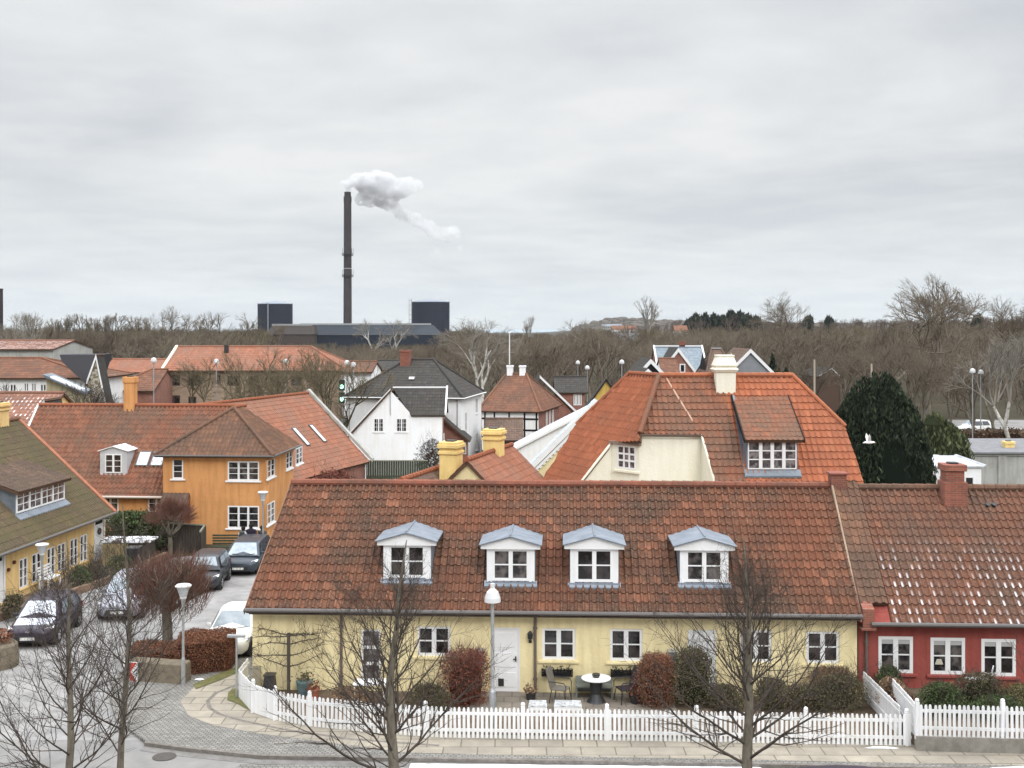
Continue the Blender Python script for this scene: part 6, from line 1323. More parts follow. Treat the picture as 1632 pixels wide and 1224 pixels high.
# ------------------------------------------------------------------ garden furniture
def chair(label, x, y, yaw, m):
    t = thing('garden_chair', label, 'chair', G(x, y, .16), yaw, 'garden chairs'); mb = MB(); mb.box(-.25, .25, -.24, .24, .40, .43); obj('seat', mb, m, t)
    mb = MB(); mb.hexa([(-.25, .22, .42), (.25, .22, .42), (.25, .26, .42), (-.25, .26, .42), (-.24, .38, 1.02), (.24, .38, 1.02), (.24, .41, 1.02), (-.24, .41, 1.02)]); obj('backrest', mb, m, t)
    for s in (-1, 1):
        for yy in (-1, 1): g = MB(); g.tube([(s * .26, yy * .2, .42), (s * .29, yy * .27, 0)], .016, 6); obj('leg', g, METAL_B, t)
        g = MB(); g.tube([(s * .29, -.26, .0), (s * .29, -.27, .58), (s * .29, -.2, .66), (s * .29, .30, .67)], .017, 6); obj('armrest', g, METAL_B, t)
    return t
chair('grey sling garden chair left of the round white table', 893, 1118, R(70), mat('sling_grey', (.17, .155, .13), .8))
chair('dark sling garden chair right of the round white table', 997, 1118, R(-72), mat('sling_dark', (.045, .035, .04), .8))
t = thing('garden_table', 'round white pedestal table on the terrace paving', 'table', G(950, 1118, .15)); mb = MB(); mb.lathe([(.42, .70), (.46, .72), (.46, .74), (.05, .75)], n=26); obj('tabletop', mb, PAINT_W, t); mb = MB(); mb.lathe([(.30, 0), (.26, .05), (.16, .25), (.19, .5), (.22, .70)], n=14); obj('pedestal', mb, METAL_B, t)
o = MB(); o.lathe([(.08, .75), (.13, .82), (.12, .86), (.05, .85)], n=10); o = obj('bowl', o, METAL_B); o.location = G(950, 1118, .15); tag(o, 'small dark bowl on the round white garden table', 'bowl')
a, d = yh.fpx(917, 1078, -.14); b, c = yh.fpx(976, 1106, -.14)
t = thing('storage_bench', 'grey-green panelled bench against the yellow wall behind the table', 'bench', yh.M @ Vector(((a + b) / 2, -.3, .15)), YAW); w = (b - a) / 2; mb = MB(); mb.box(-w, w, .12, .17, .1, d - .12)
for k in range(4): x = -w + 2 * w * (k + .5) / 4; mb.box(x - w / 4 + .012, x + w / 4 - .012, .105, .12, .15, d - .17)
obj('backrest', mb, mat('bench_green', (.21, .22, .19), .8), t); mb = MB(); mb.box(-w, w, -.25, .12, .32, .37); obj('seat', mb, MATS['bench_green'], t)
for s in (-1, 1): mb = MB(); mb.box(s * (w - .03) - .03, s * (w - .03) + .03, -.23, .1, -.02, .32); obj('leg', mb, MATS['bench_green'], t)
planter(yh, 864, 1066, 912, 1077, 'black slatted window box under the window right of the white door', LEAF_GB)
planter(yh, 974, 1067, 1022, 1078, 'black slatted window box under the window near the russet hedge', LEAF_GB)
for x, y, l in ((764, 1047, 'left of the white door'), (1072, 1049, 'beside the russet column hedge')):
    u, z = yh.fpx(x, y, -.1); t = thing('letter_box', 'grey wall letter box ' + l, 'letter box', yh.M @ Vector((u, -.001, z)), YAW, 'wall letter boxes'); mb = MB(); mb.box(-.14, .14, -.15, 0, -.26, .2); obj('box', mb, METAL_G, t, bevel=.01); mb = MB(); mb.hexa([(-.16, -.18, .19), (.16, -.18, .19), (.16, 0, .19), (-.16, 0, .19), (-.16, -.18, .21), (.16, -.18, .21), (.16, 0, .27), (-.16, 0, .27)]); obj('lid', mb, METAL_G, t)
u, z = yh.fpx(845, 1012, 0); t = thing('wall_lantern', 'small dark wall lantern beside the white door', 'lantern', yh.M @ Vector((u, -.001, z)), YAW); mb = MB(); mb.lathe([(.03, -.12), (.07, -.1), (.09, .08), (.02, .16)], (0, -.12, 0), 8); obj('lamp', mb, METAL_B, t); mb = MB(); mb.box(-.02, .02, -.12, 0, .1, .13); mb.box(-.05, .05, -.02, 0, -.25, -.16); obj('bracket', mb, METAL_B, t)
# patio clutter near the fence
def tub(name, label, cat, p, r, h, m, fill=None, seed=1, gr=None):
    t = thing(name, label, cat, p, 0, gr); mb = MB(); mb.lathe([(r * .75, 0), (r, h), (r * 1.06, h), (r * 1.06, h + .04), (r * .9, h + .04)], n=14); obj('pot', mb, m, t)
    mb = MB(); mb.lathe([(r * .89, h - .01), (.02, h + .02)], n=12); obj('soil', mb, EARTH, t)
    if fill: leafcloud('plant', lambda q: (q.gauss(0, r * .6), q.gauss(0, r * .6), h + abs(q.gauss(0, r * .7))), 140, .06, fill, t, seed)
    return t
TERRA = mat('terracotta', (.33, .12, .07), .9)
tub('planter_tub', 'blue-green glazed tub near the left end of the yellow house', 'planter', G(485, 1106, .12), .26, .38, mat('glazed_teal', (.10, .17, .18), .4), LEAF_GB)
tub('flower_pot', 'terracotta pots with dry plants beside the teal tub', 'planter', G(500, 1113, .12), .18, .25, TERRA, HEDGE_B, 2)
tub('flower_pot', 'dark pot with dead stems left of the brown downpipe', 'planter', G(846, 1116, .12), .17, .24, METAL_B, LEAF_DRY, 3)
tub('flower_pot', 'dark tub beside the right garden chair', 'planter', G(1013, 1122, .12), .18, .28, METAL_B, HEDGE_R, 5)
t = thing('standing_board', 'grey plank leaning against the left end of the yellow wall', 'board', yh.M @ Vector((yh.fpx(413, 1090)[0], -.12, .1)), YAW); mb = MB(); mb.hexa([(-.16, -.12, 0), (.14, -.12, 0), (.14, -.08, 0), (-.16, -.08, 0), (-.2, .08, .78), (.06, .08, .78), (.06, .11, .78), (-.2, .11, .78)]); obj('plank', mb, mat('plank_grey', (.26, .23, .16), .9), t)
t = thing('compost_bin', 'black square bin against the left end of the yellow wall', 'bin', yh.M @ Vector((yh.fpx(435, 1090)[0], -.4, .1)), YAW); mb = MB(); mb.hexa([(-.2, -.2, 0), (.2, -.2, 0), (.2, .2, 0), (-.2, .2, 0), (-.15, -.15, .6), (.15, -.15, .6), (.15, .15, .6), (-.15, .15, .6)]); obj('body', mb, METAL_B, t, bevel=.02); mb = MB(); mb.box(-.18, .18, -.18, .18, .6, .65); obj('lid', mb, METAL_B, t, bevel=.01)
t = thing('garden_table', 'low white table with bowls in front of the tall window, behind the bare tree', 'table', G(590, 1120, .12)); mb = MB(); mb.box(-.5, .5, -.3, .3, .62, .66); obj('tabletop', mb, PAINT_W, t)
for sx in (-1, 1):
    for sy in (-1, 1): mb = MB(); mb.box(sx * .45 - .02, sx * .45 + .02, sy * .25 - .02, sy * .25 + .02, 0, .62); obj('leg', mb, PAINT_W, t)
for x, l in ((857, 'left, with a row of small white bottles'), (905, 'middle, wider and frost covered')):
    c = G(x, 1129, .15); t = thing('low_crate', 'white cold frame just behind the picket fence, ' + l, 'crate', c, YAW, 'white cold frames'); w = .26 if x < 880 else .40; mb = MB()
    for sx in (-1, 1): mb.box(sx * w - .02, sx * w + .02, -.2, .2, 0, .10)
    mb.box(-w, w, -.2, -.17, 0, .1); mb.box(-w, w, .17, .2, 0, .1); obj('frame', mb, PAINT_W, t); mb = MB(); mb.hexa([(-w, -.2, .1), (w, -.2, .1), (w, .2, .17), (-w, .2, .17), (-w, -.2, .12), (w, -.2, .12), (w, .2, .19), (-w, .2, .19)]); obj('lid', mb, mat('frosted_lid', (.62, .64, .66), .4, (.22, .22, .22), 9), t)
t = thing('garden_bench', 'white garden bench on top of the clipped round bush by the red house', 'bench', (P(1561, 1092, 34.5).x, 34.5, 1.05)); mb = MB(); mb.box(-.4, .4, -.15, .15, .25, .29); obj('seat', mb, PAINT_W, t)
for s in (-1, 1): mb = MB(); mb.tube([(s * .36, -.1, .26), (s * .44, -.12, -.1)], .02, 5); obj('leg', mb, PAINT_W, t)
mb = MB(); mb.tube([(.38, .1, .28), (.5, .2, .6)], .02, 5); obj('stay', mb, PAINT_W, t)
t = thing('garden_bench', 'white slatted bench against the ochre yellow wall, left', 'bench', lh.M @ Vector((lh.fpx(62, 950)[0], -.45, .12)), R(85)); mb = MB()
for k in range(4): mb.box(-.6, .6, .12 + k * .03, .15 + k * .03, .5 + k * .13, .58 + k * .13)
obj('backrest', mb, PAINT_W, t); mb = MB(); 
for k in range(3): mb.box(-.6, .6, -.3 + k * .15, -.18 + k * .15, .42, .45)
obj('seat', mb, PAINT_W, t)
for sx in (-1, 1): mb = MB(); mb.box(sx * .55 - .03, sx * .55 + .03, -.3, -.24, 0, .42); mb.box(sx * .55 - .03, sx * .55 + .03, .1, .16, 0, .6); obj('leg', mb, PAINT_W, t)
# sheds and bins left of the orange house
t = thing('bin_shelter', 'low dark shelter with snow on its flat roof beside the ochre house', 'shelter', P(205, 870, 58)); t.location.z = 0; mb = MB(); mb.box(-1.1, 1.1, -.5, .7, 0, 1.15); obj('walls', mb, DARKWOOD, t); mb = MB(); mb.box(-1.25, 1.25, -.65, .8, 1.15, 1.22); mb.box(-1.2, .9, -.6, .6, 1.22, 1.27); obj('roof', mb, mat('patchy_snow', (.75, .76, .8), .8, (.12, .10, .09), 1.6, pos=(.5, .56)), t)
t = thing('garden_gate', 'weathered yellow-brown garden gate right of the white door', 'gate', P(183, 905, 56.6)); t.location.z = .05; mb = MB()
for k in range(7): mb.box(-.6 + k * .18, -.6 + k * .18 + .165, -.03, .0, 0, 1.2)
obj('boards', mb, mat('weathered_yellow_boards', (.30, .24, .12), .9, (.2, .16, .09), 4), t); mb = MB(); mb.box(-.62, .66, .0, .04, .2, .3); mb.box(-.62, .66, 0, .04, .9, 1.0); obj('rails', mb, DARKWOOD, t)
t = thing('wheelie_bin', 'black wheeled bin in the gap beside the ochre house', 'bin', P(214, 897, 56.5)); t.location.z = .05; mb = MB(); mb.hexa([(-.25, -.3, .1), (.25, -.3, .1), (.25, .25, .1), (-.25, .25, .1), (-.3, -.36, 1.0), (.3, -.36, 1.0), (.3, .33, 1.0), (-.3, .33, 1.0)]); obj('body', mb, METAL_B, t, bevel=.02); mb = MB(); mb.box(-.32, .32, -.38, .36, 1.0, 1.07); obj('lid', mb, METAL_B, t, bevel=.02)
for s in (-1, 1): mb = MB(); mb.tube([(s * .24, .25, .1), (s * .29, .25, .1)], .1, 12); obj('wheel', mb, METAL_B, t)
t = thing('park_bench', 'dark green slatted bench before the orange house, left of the three people', 'bench', (P(360, 860, 60.4).x, 60.4, 0)); mb = MB()
for k in range(4): mb.box(-.75, .75, .2, .24, .48 + k * .14, .57 + k * .14)
obj('backrest', mb, GREENWOOD, t); mb = MB(); mb.box(-.75, .75, -.25, .2, .40, .44); obj('seat', mb, GREENWOOD, t)
for s in (-1, 1): mb = MB(); mb.box(s * .65 - .03, s * .65 + .03, -.2, .24, 0, .4); obj('leg', mb, METAL_B, t)
# ------------------------------------------------------------------ cars
TYRE = mat('tyre', (.02, .02, .02), .9); RIM = mat('rim', (.45, .45, .47), .35, metal=.7); HEADL = mat('headlight_glass', (.75, .77, .80), .15, spec=.8); REDL = mat('tail_light', (.35, .02, .02), .2)
CGLASS = mat('car_glass', (.05, .06, .07), .05, spec=.9); CGL_F = mat('frosted_windscreen', (.70, .73, .80), .35, (.60, .64, .72), 3); PLATE = mat('number_plate', (.70, .70, .66), .5, (.35, .35, .34), 30, pos=(.5, .55), stretch=(1, 1, .2)); TRIM = mat('black_trim', (.02, .02, .022), .5)
def loft(secs, m_, closed=False):
    mb = MB(); n = len(secs[0]); vs = [v for s in secs for v in s]
    fs = [(i * n + j, i * n + j + 1, (i + 1) * n + j + 1, (i + 1) * n + j) for i in range(len(secs) - 1) for j in range(n - 1)]
    fs += [tuple(range(n)), tuple(range((len(secs) - 1) * n, len(secs) * n))]; mb.add(vs, fs); return mb
def car(label, loc, yaw, paint, L=4.2, W=1.74, Hh=1.48, style='hatch', glass=None, snow=False, group='cars parked in the side street', nose='dark', badge=None):
    """front of the car points along local -y"""
    t = thing('parked_car', label, 'car', loc, yaw, group); w = W / 2
    hb = .92 if Hh > 1.45 else .86                                   # belt height
    hood = hb - .03
    # stations: y, half width, z bottom, z top
    st = [(-L / 2, w * .62, .32, .58), (-L / 2 + .06, w * .80, .24, .66), (-L / 2 + .22, w * .92, .20, .72), (-L / 2 + .7, w * .985, .20, hood - .10), (-L / 2 + 1.12, w, .20, hood), (-.2, w, .20, hb), (L / 2 - 1.1, w, .20, hb + .03), (L / 2 - .35, w * .975, .22, hb + .02), (L / 2 - .08, w * .9, .28, hb - .03), (L / 2, w * .74, .36, hb - .12)]
    secs = []
    for y, hw, zb, zt in st:
        half = [(hw * .80, zb), (hw * .96, zb + .10), (hw, zb + (zt - zb) * .42), (hw * .985, zb + (zt - zb) * .70), (hw * .93, zt - .05), (hw * .80, zt), (hw * .4, zt + .025)]
        s = [(x, y, z) for x, z in half]; s2 = [(-x, y, z) for x, z in reversed(half)]; secs.append(s + s2 + [s[0]])
    body = obj('body', loft(secs, None), paint, t, smooth=True)
    # cabin frustum with rounded stations
    y0, y1, y2, y3 = {'hatch': (-L / 2 + .98, -L / 2 + 1.72, L / 2 - .62, L / 2 - .12), 'saloon': (-L / 2 + 1.15, -L / 2 + 1.9, L / 2 - 1.25, L / 2 - .6), 'mpv': (-L / 2 + .85, -L / 2 + 1.65, L / 2 - .45, L / 2 - .10), 'boxy': (-L / 2 + .78, -L / 2 + 1.28, L / 2 - .38, L / 2 - .10)}[style]
    z0 = hb - .03; z1 = Hh - .06; wb, wt = w * .93, w * .72
    cs = []
    for y, ww, z in ((y0, wb * .90, z0), (y0 + (y1 - y0) * .5, (wb + wt) / 2 * .95, (z0 + z1) / 2), (y1 - .06, wt * .97, z1 - .02), (y1 + .25, wt, z1 + .03), ((y1 + y2) / 2, wt, Hh), (y2 - .1, wt * .96, z1 + .03), (y2 + (y3 - y2) * .2, wt * .95, z1 - .02), (y2 + (y3 - y2) * .75, (wb + wt) / 2 * .95, (z0 + z1) / 2), (y3, wb * .9, z0)):
        f = (z - z0) / (Hh - z0); b_ = wb
        cs.append([(b_, y, z0 - .02), (max(ww, 0), y, z - .03 if z > z0 + .1 else z0), (ww * .82, y, z), (0, y, z + .015), (-ww * .82, y, z), (-ww, y, z - .03 if z > z0 + .1 else z0), (-b_, y, z0 - .02)])
    obj('cabin', loft([c + [c[0]] for c in cs], None), paint, t, smooth=False)
    gm = glass or CGLASS
    def pane(name, pts, m=gm, th=.012):
        pts = [Vector(p) for p in pts]; n = (pts[1] - pts[0]).cross(pts[2] - pts[0]).normalized(); c = sum(pts, Vector()) / len(pts)
        if n.dot(c - Vector((0, 0, .9))) < 0: n = -n
        mb = MB(); mb.prism([p + n * .002 for p in pts], n * th); return obj(name, mb, m, t)
    e = .035
    pane('windscreen', [(-wb * .84, y0 + e * 2.2, z0 + .035), (wb * .84, y0 + e * 2.2, z0 + .035), (wt * .80, y1 - .07, z1 - .01), (-wt * .80, y1 - .07, z1 - .01)], m=CGL_F if snow else mat('windscreen_painted_reflection', (.20, .25, .30), .08, (.33, .38, .42), 2, spec=.9))  # clear windscreen: reflected sky is painted in as pale blue-grey blotches
    pane('rear_window', [(-wb * .8, y3 - .04, z0 + .12), (wb * .8, y3 - .04, z0 + .12), (wt * .80, y2 + .10, z1 - .03), (-wt * .80, y2 + .10, z1 - .03)])
    ym = (y1 + y2) / 2 + .05
    for s in (-1, 1):
        def sp(y, z, dz=0): f = (z - z0) / (z1 - z0); return (s * (wb + (wt - wb) * f + .012), y, z)
        pane('side_window', [sp(y0 + .36, z0 + .03), sp(ym - .04, z0 + .03), sp(ym - .06, z1 - .07), sp(y1 + .12, z1 - .07)])
        pane('side_window', [sp(ym + .04, z0 + .03), sp(y3 - .42, z0 + .05), sp(y2 - .14, z1 - .07), sp(ym + .02, z1 - .07)])
        m = MB(); m.box(s * (w + .02) - .09, s * (w + .02) + .09, y0 + .30, y0 + .40, z0 + .02, z0 + .15); obj('wing_mirror', m, paint if nose != 'white' else paint, t, bevel=.03)
        # headlight wraps the corner
        yF = -L / 2; m = MB(); a = [(s * w * .50, yF + .10, .60), (s * w * .62, yF + .10, .58), (s * w * .93, yF + .38, .66), (s * w * .94, yF + .52, .745), (s * w * .70, yF + .24, .72)]; m.prism(a, (0, -.05, .02)); obj('headlight', m, HEADL, t, bevel=.01)
        m = MB(); m.box(s * w * .80 - .10, s * w * .80 + .10, L / 2 - .1, L / 2 + .01, hb - .30, hb - .06); obj('tail_light', m, REDL, t, bevel=.02)
        for yw in (-L / 2 + .80, L / 2 - .78):
            m = MB(); m.tube([(s * (w - .20), yw, .31), (s * (w + .006), yw, .31)], .375, 22); obj('wheel_arch', m, TRIM, t)
            m = MB(); m.lathe([(.20, -.10), (.29, -.10), (.315, -.07), (.315, .07), (.29, .10), (.20, .10)], n=22); m.v = [(s * (w - .075) + z * s, yw + x, .31 + y) for x, y, z in m.v]; wh = obj('wheel', m, TYRE, t)
            m = MB(); cx0 = s * (w + .018)
            for k in range(7): a0 = k * .8976; m.prism([(cx0, yw + .03 * math.cos(a0 + 1.57), .31 + .03 * math.sin(a0 + 1.57)), (cx0, yw + .03 * math.cos(a0 - 1.57), .31 + .03 * math.sin(a0 - 1.57)), (cx0, yw + .20 * math.cos(a0 - .16), .31 + .20 * math.sin(a0 - .16)), (cx0, yw + .20 * math.cos(a0 + .16), .31 + .20 * math.sin(a0 + .16))], (s * .012, 0, 0))
            m.tube([(cx0 - s * .01, yw, .31), (cx0 + s * .004, yw, .31)], .215, 20); obj('rim', m, RIM, wh)
    yF = -L / 2; m = MB(); m.hexa([(-w * .62, yF - .005, .27), (w * .62, yF - .005, .27), (w * .6, yF + .1, .27), (-w * .6, yF + .1, .27), (-w * .48, yF - .012, .50), (w * .48, yF - .012, .50), (w * .48, yF + .1, .50), (-w * .48, yF + .1, .50)]); obj('grille', m, TRIM, t, bevel=.015)
    m = MB(); m.box(-.26, .26, yF - .035, yF - .01, .34, .44); obj('number_plate', m, PLATE, t)
    m = MB(); m.box(-w * .30, w * .30, yF + .0, yF + .05, .56, .60); obj('grille_bar', m, TRIM if nose != 'chrome' else RIM, t, bevel=.01)
    if badge == 'lion':
        m = MB(); m.prism([(-.10, yF - .0, .66), (-.05, yF, .575), (-.02, yF, .62), (.02, yF, .575), (.10, yF, .67), (.05, yF, .65), (.01, yF, .635), (-.03, yF, .66), (-.06, yF, .63)], (0, .03, 0)); obj('badge', m, RIM, t)
    if badge == 'diamond':
        m = MB(); m.prism([(0, yF - .02, .73), (.06, yF - .02, .64), (0, yF - .02, .55), (-.06, yF - .02, .64)], (0, .03, 0)); obj('badge', m, RIM, t)
    for s in (-1, 1):   # wiper, door line, handles
        m = MB(); m.tube([(s * .08, y0 + .02, z0 + .03), (s * w * .6 + .05, y0 + .10, z0 + .09)], .010, 4); obj('wiper', m, TRIM, t)
        for yy in (ym - .28, ym + .55): m = MB(); m.box(s * w * .995 - .012, s * w * .995 + .012, yy, yy + .16, hb - .13, hb - .10); obj('door_handle', m, paint, t)
        m = MB(); m.box(s * w * .988 - .006, s * w * .988 + .006, ym - .006, ym + .006, .28, hb - .06); obj('door_seam', m, TRIM, t)
    if snow:
        m = MB(); m.hexa([(-w * .76, yF + .45, hood - .13), (w * .76, yF + .45, hood - .13), (w * .82, yF + 1.08, hood + .015), (-w * .82, yF + 1.08, hood + .015), (-w * .7, yF + .45, hood - .085), (w * .7, yF + .45, hood - .085), (w * .76, yF + 1.08, hood + .04), (-w * .76, yF + 1.08, hood + .04)]); obj('frost_on_bonnet', m, mat('frost', (.62, .64, .72), .4, (.52, .54, .62), 3), t)
    return t
def paint(name, c, metal=.3): m = mat(name, c, .36, metal=metal * .4, spec=.35); m.node_tree.nodes['Principled BSDF'].inputs['Coat Weight'].default_value = .15; return m
PURPLE = paint('paint_dark_plum', (.030, .022, .038)); GREYC = paint('paint_silver_grey', (.36, .37, .42), .5); BLACKC = paint('paint_anthracite', (.028, .03, .036)); BLUEC = paint('paint_dark_blue_grey', (.035, .045, .06)); WHITEC = paint('paint_white', (.78, .78, .76), .0)
car('dark plum hatchback with frosted windscreen, nearest of the cars at the left edge', (-17.85, 44.45, 0), R(4), PURPLE, 4.1, 1.74, 1.47, 'hatch', snow=True, badge='lion')
car('silver-grey hatchback behind the dark plum one, half hidden by the clipped tree', (-15.95, 48.4, 0), R(5), GREYC, 4.15, 1.76, 1.50, 'hatch', nose='dark', badge='diamond', snow=False)
car('small boxy anthracite car, between the clipped tree and the dark blue car', (-13.95, 53.2, 0), R(4), BLACKC, 3.6, 1.64, 1.46, 'boxy')
car('dark blue-grey people carrier, farthest of the parked cars, beside the yellow roof edge', (-12.95, 57.0, 0), R(0), BLUEC, 4.3, 1.82, 1.40, 'mpv')
car('white saloon behind the brown hedge, partly hidden by the yellow house', (-10.15, 43.1, 0), R(-2), WHITEC, 4.4, 1.78, 1.42, 'saloon', nose='white')
car('dark car at the bottom edge, only its roof in view beside the right street tree', (8.2, 26.8, 0), R(90), PURPLE, 4.2, 1.74, 1.45, 'hatch', group='cars parked along the near kerb')
car('white car at the bottom right edge, only its roof in view', (12.7, 26.75, 0), R(90), WHITEC, 4.2, 1.74, 1.44, 'hatch', group='cars parked along the near kerb')
cc = P(1552, 690, 131); car('distant white car parked among bare trees at right', (cc.x, 131, 0.0), R(-78), WHITEC, 4.1, 1.75, 1.5, 'hatch', group='distant cars')
for x, y, l, p in ((466, 0, '', None),): pass
for x, y, Y, l, p in ((556, 652, 150, 'silver car glimpsed between the red coping and the white villa, upper', GREYC), (575, 668, 140, 'pale car glimpsed beside the white gabled house, lower', WHITEC)):
    q = P(x, y, Y); car(l, (q.x, Y, 0), R(20), p, 4.2, 1.75, 1.5, 'hatch', group='distant cars')

# ------------------------------------------------------------------ people (seen from behind)
SKIN = mat('skin', (.45, .27, .2), .6)
def person(label, x, Y, h, yaw, coat, trousers, hairc, bag=None, arm=0.0):
    k = h / 1.75; t = thing('person', label, 'person', (P(x, 800, Y).x, Y, 0), yaw, 'people before the orange house')
    V = [(0, 0, .95), (0, .0, 1.18), (0, .01, 1.40), (0, .01, 1.50), (0, 0, 1.60), (0, 0, 1.70), (.10, 0, .90), (.11, -.02, .50), (.10, .02, .08), (.11, -.12, .03), (-.10, 0, .90), (-.11, .04, .50), (-.10, .10, .09), (-.11, -.04, .03), (.19, 0, 1.40), (.25, .02, 1.12), (.24, -.06 - arm, .90), (.23, -.10 - arm, .82), (-.19, 0, 1.40), (-.25, .02, 1.12), (-.24, -.06, .90), (-.23, -.09, .82)]
    E = [(0, 1), (1, 2), (2, 3), (3, 4), (4, 5), (0, 6), (6, 7), (7, 8), (8, 9), (0, 10), (10, 11), (11, 12), (12, 13), (2, 14), (14, 15), (15, 16), (16, 17), (2, 18), (18, 19), (19, 20), (20, 21)]
    Rr = [.16, .15, .17, .065, .095, .075, .105, .075, .05, .045, .105, .075, .05, .045, .075, .055, .042, .038, .075, .055, .042, .038]
    me = bpy.data.meshes.new('body'); me.from_pydata([(a * k, b * k, c * k) for a, b, c in V], E, []); o = link(bpy.data.objects.new('body', me), t)
    s = o.modifiers.new('skin', 'SKIN'); s.use_smooth_shade = True
    for i, sv in enumerate(me.skin_vertices[0].data): sv.radius = (Rr[i] * k * (1.1 if i < 3 else 1), Rr[i] * k * (.8 if i < 3 else 1)); sv.use_root = (i == 0)
    ss = o.modifiers.new('sub', 'SUBSURF'); ss.levels = 1; ss.render_levels = 2; me.materials.append(trousers)
    mb = MB(); mb.lathe([(.20, .78), (.215, .95), (.20, 1.15), (.235, 1.36), (.19, 1.46), (.08, 1.51)], n=16); mb.v = [(a * k, b * k * .78, c * k) for a, b, c in mb.v]
    for sx in (-1, 1): mb.tube([Vector(V[14 if sx > 0 else 18]) * k, Vector(V[15 if sx > 0 else 19]) * k, Vector(V[16 if sx > 0 else 20]) * k], [.088 * k, .07 * k, .055 * k], 10)
    obj('coat', mb, coat, t, smooth=True)
    mb = MB(); mb.lathe([(.02, -.11), (.075, -.08), (.10, 0), (.085, .075), (.03, .105)], (0, .0, 1.635 * k), 14); obj('head', mb, SKIN, t, smooth=True)
    mb = MB(); mb.lathe([(.09, -.07), (.112, 0), (.10, .07), (.05, .115), (.01, .12)], (0, .018, 1.64 * k), 14); obj('hair', mb, hairc, t, smooth=True)
    if bag: mb = MB(); mb.hexa([(-.16, .12, 1.0), (.16, .12, 1.0), (.15, .30, 1.02), (-.15, .30, 1.02), (-.13, .12, 1.44), (.13, .12, 1.44), (.12, .24, 1.42), (-.12, .24, 1.42)]); o = obj('backpack', mb, bag); o.location = t.location; o.rotation_euler = t.rotation_euler; tag(o, 'black backpack on the person in the pale coat', 'backpack'); b_ = o.modifiers.new('b', 'BEVEL'); b_.width = .04; b_.segments = 2
    return t
HB = mat('hair_dark', (.02, .015, .012), .8); TR = mat('trousers_dark', (.03, .03, .04), .9)
YPp = 59.2
person('person in pale coat with black backpack, left of the group before the orange house', 388, YPp, 1.66, R(170), mat('coat_pale', (.45, .48, .48), .9), TR, HB, METAL_B)
person('person in black padded jacket, middle of the group before the orange house', 400, YPp, 1.80, R(185), mat('coat_black_plum', (.022, .016, .026), .8), TR, HB)
person('person in long black coat, right of the group beside the cone lamp', 418, YPp + .3, 1.64, R(160), METAL_B, TR, HB)
# gull in flight
t = thing('seagull', 'white gull flying in front of the dark yew tree', 'bird', P(1385, 706, 48)); GW = mat('gull_white', (.85, .85, .86), .7)
mb = MB(); mb.tube([(-.26, 0, 0), (-.18, 0, .02), (-.05, 0, .03), (.08, 0, .02), (.17, 0, .03), (.21, 0, .03), (.25, 0, .01)], [.01, .035, .065, .06, .04, .035, .008], 10); obj('body', mb, GW, t, smooth=True)
for s in (-1, 1):
    mb = MB(); mb.prism([(.08, s * .03, .04), (-.08, s * .03, .04), (-.10, s * .16, .24), (-.05, s * .22, .38), (.02, s * .18, .26)], (0, 0, .014)); obj('wing', mb, GW, t)
mb = MB(); mb.prism([(.24, -.01, .0), (.24, .01, .0), (.30, 0, -.005)], (0, 0, .014)); obj('beak', mb, mat('beak', (.6, .4, .05), .6), t)
t = thing('seagull', 'small pale gull on the far roof edge, right of the dark yew', 'bird', P(1529, 717, 82)); mb = MB(); mb.tube([(-.2, 0, .1), (0, 0, .15), (.12, 0, .2), (.18, 0, .3)], [.02, .1, .08, .05], 8); obj('body', mb, GW, t, smooth=True); mb = MB()
for s in (-.04, .04): mb.tube([(0, s, .1), (0, s, -.0)], .01, 4)
obj('legs', mb, MATS['beak'], t)

# ------------------------------------------------------------------ hedges, shrubs and evergreen trees
box_hedge('hedge', 'clipped russet beech hedge block in front of the white saloon', 'hedge', [(-11.25, 38.75), (-9.55, 39.5), (-9.75, 40.75), (-11.5, 40.6)], 1.08, HEDGE_B, CORE_B, 1, 22000, .036, zb=.1, rough=.03)
box_hedge('hedge', 'lower wing of the russet hedge behind the chevron block', 'hedge', [(-13.0, 39.2), (-11.2, 39.0), (-11.2, 40.4), (-13.1, 40.6)], .72, HEDGE_B, CORE_B, 2, 16000, .036, zb=.1, rough=.03)
c = G(1050, 1134, .12); shrub('shrub', 'tall rounded russet beech column beside the garden table', 'shrub', c + Vector((0, .5, 0)), .58, .5, 1.55, HEDGE_B, CORE_B, 3, 15000, .034, shape=.45)
c = G(740, 1134, .12); shrub('shrub', 'wine-red twiggy bush left of the white door', 'shrub', c + Vector((0, .7, 0)), .82, .6, 1.62, HEDGE_R, CORE_B, 4, 12000, .032, shape=.5, stems=60, sm=TWIG_R)
c = G(1110, 1134, .12); shrub('shrub', 'green and brown conical shrub between russet column and street tree', 'shrub', c + Vector((0, .6, 0)), .75, .6, 1.7, LEAF_GB, CORE_G, 5, 9000, .038, shape=1.1, stems=40)
for x, y, rx, h, m_, l, sd in ((1290, 1136, .85, .7, LEAF_GB, 'dark green and brown low shrub under the right-hand yellow house window', 6), (1345, 1136, .9, 1.0, LEAF_GB, 'grey-brown shrub beside the white return fence', 7), (1235, 1136, .6, .9, LEAF_GB, 'brown twiggy shrub right of the street tree', 8), (1330, 1120, .95, 1.0, LEAF_DRY, 'dry pale-leaved hydrangea against the yellow wall corner', 9), (680, 1140, .7, .8, LEAF_GB, 'low brown shrub behind the fence, left of the wine-red bush', 10), (555, 1128, .6, .5, LEAF_DRY, 'dry flower bed beside the terracotta pots', 11), (1160, 1136, .5, .7, LEAF_GB, 'low dull green shrub just left of the right street tree', 12)):
    shrub('shrub', l, 'shrub', G(x, y, .12) + Vector((0, .3, 0)), rx, .5, h, m_, CORE_G if m_ in (LEAF_G,) else None, sd, 4800 if h > .6 else 2400, .038, stems=40)
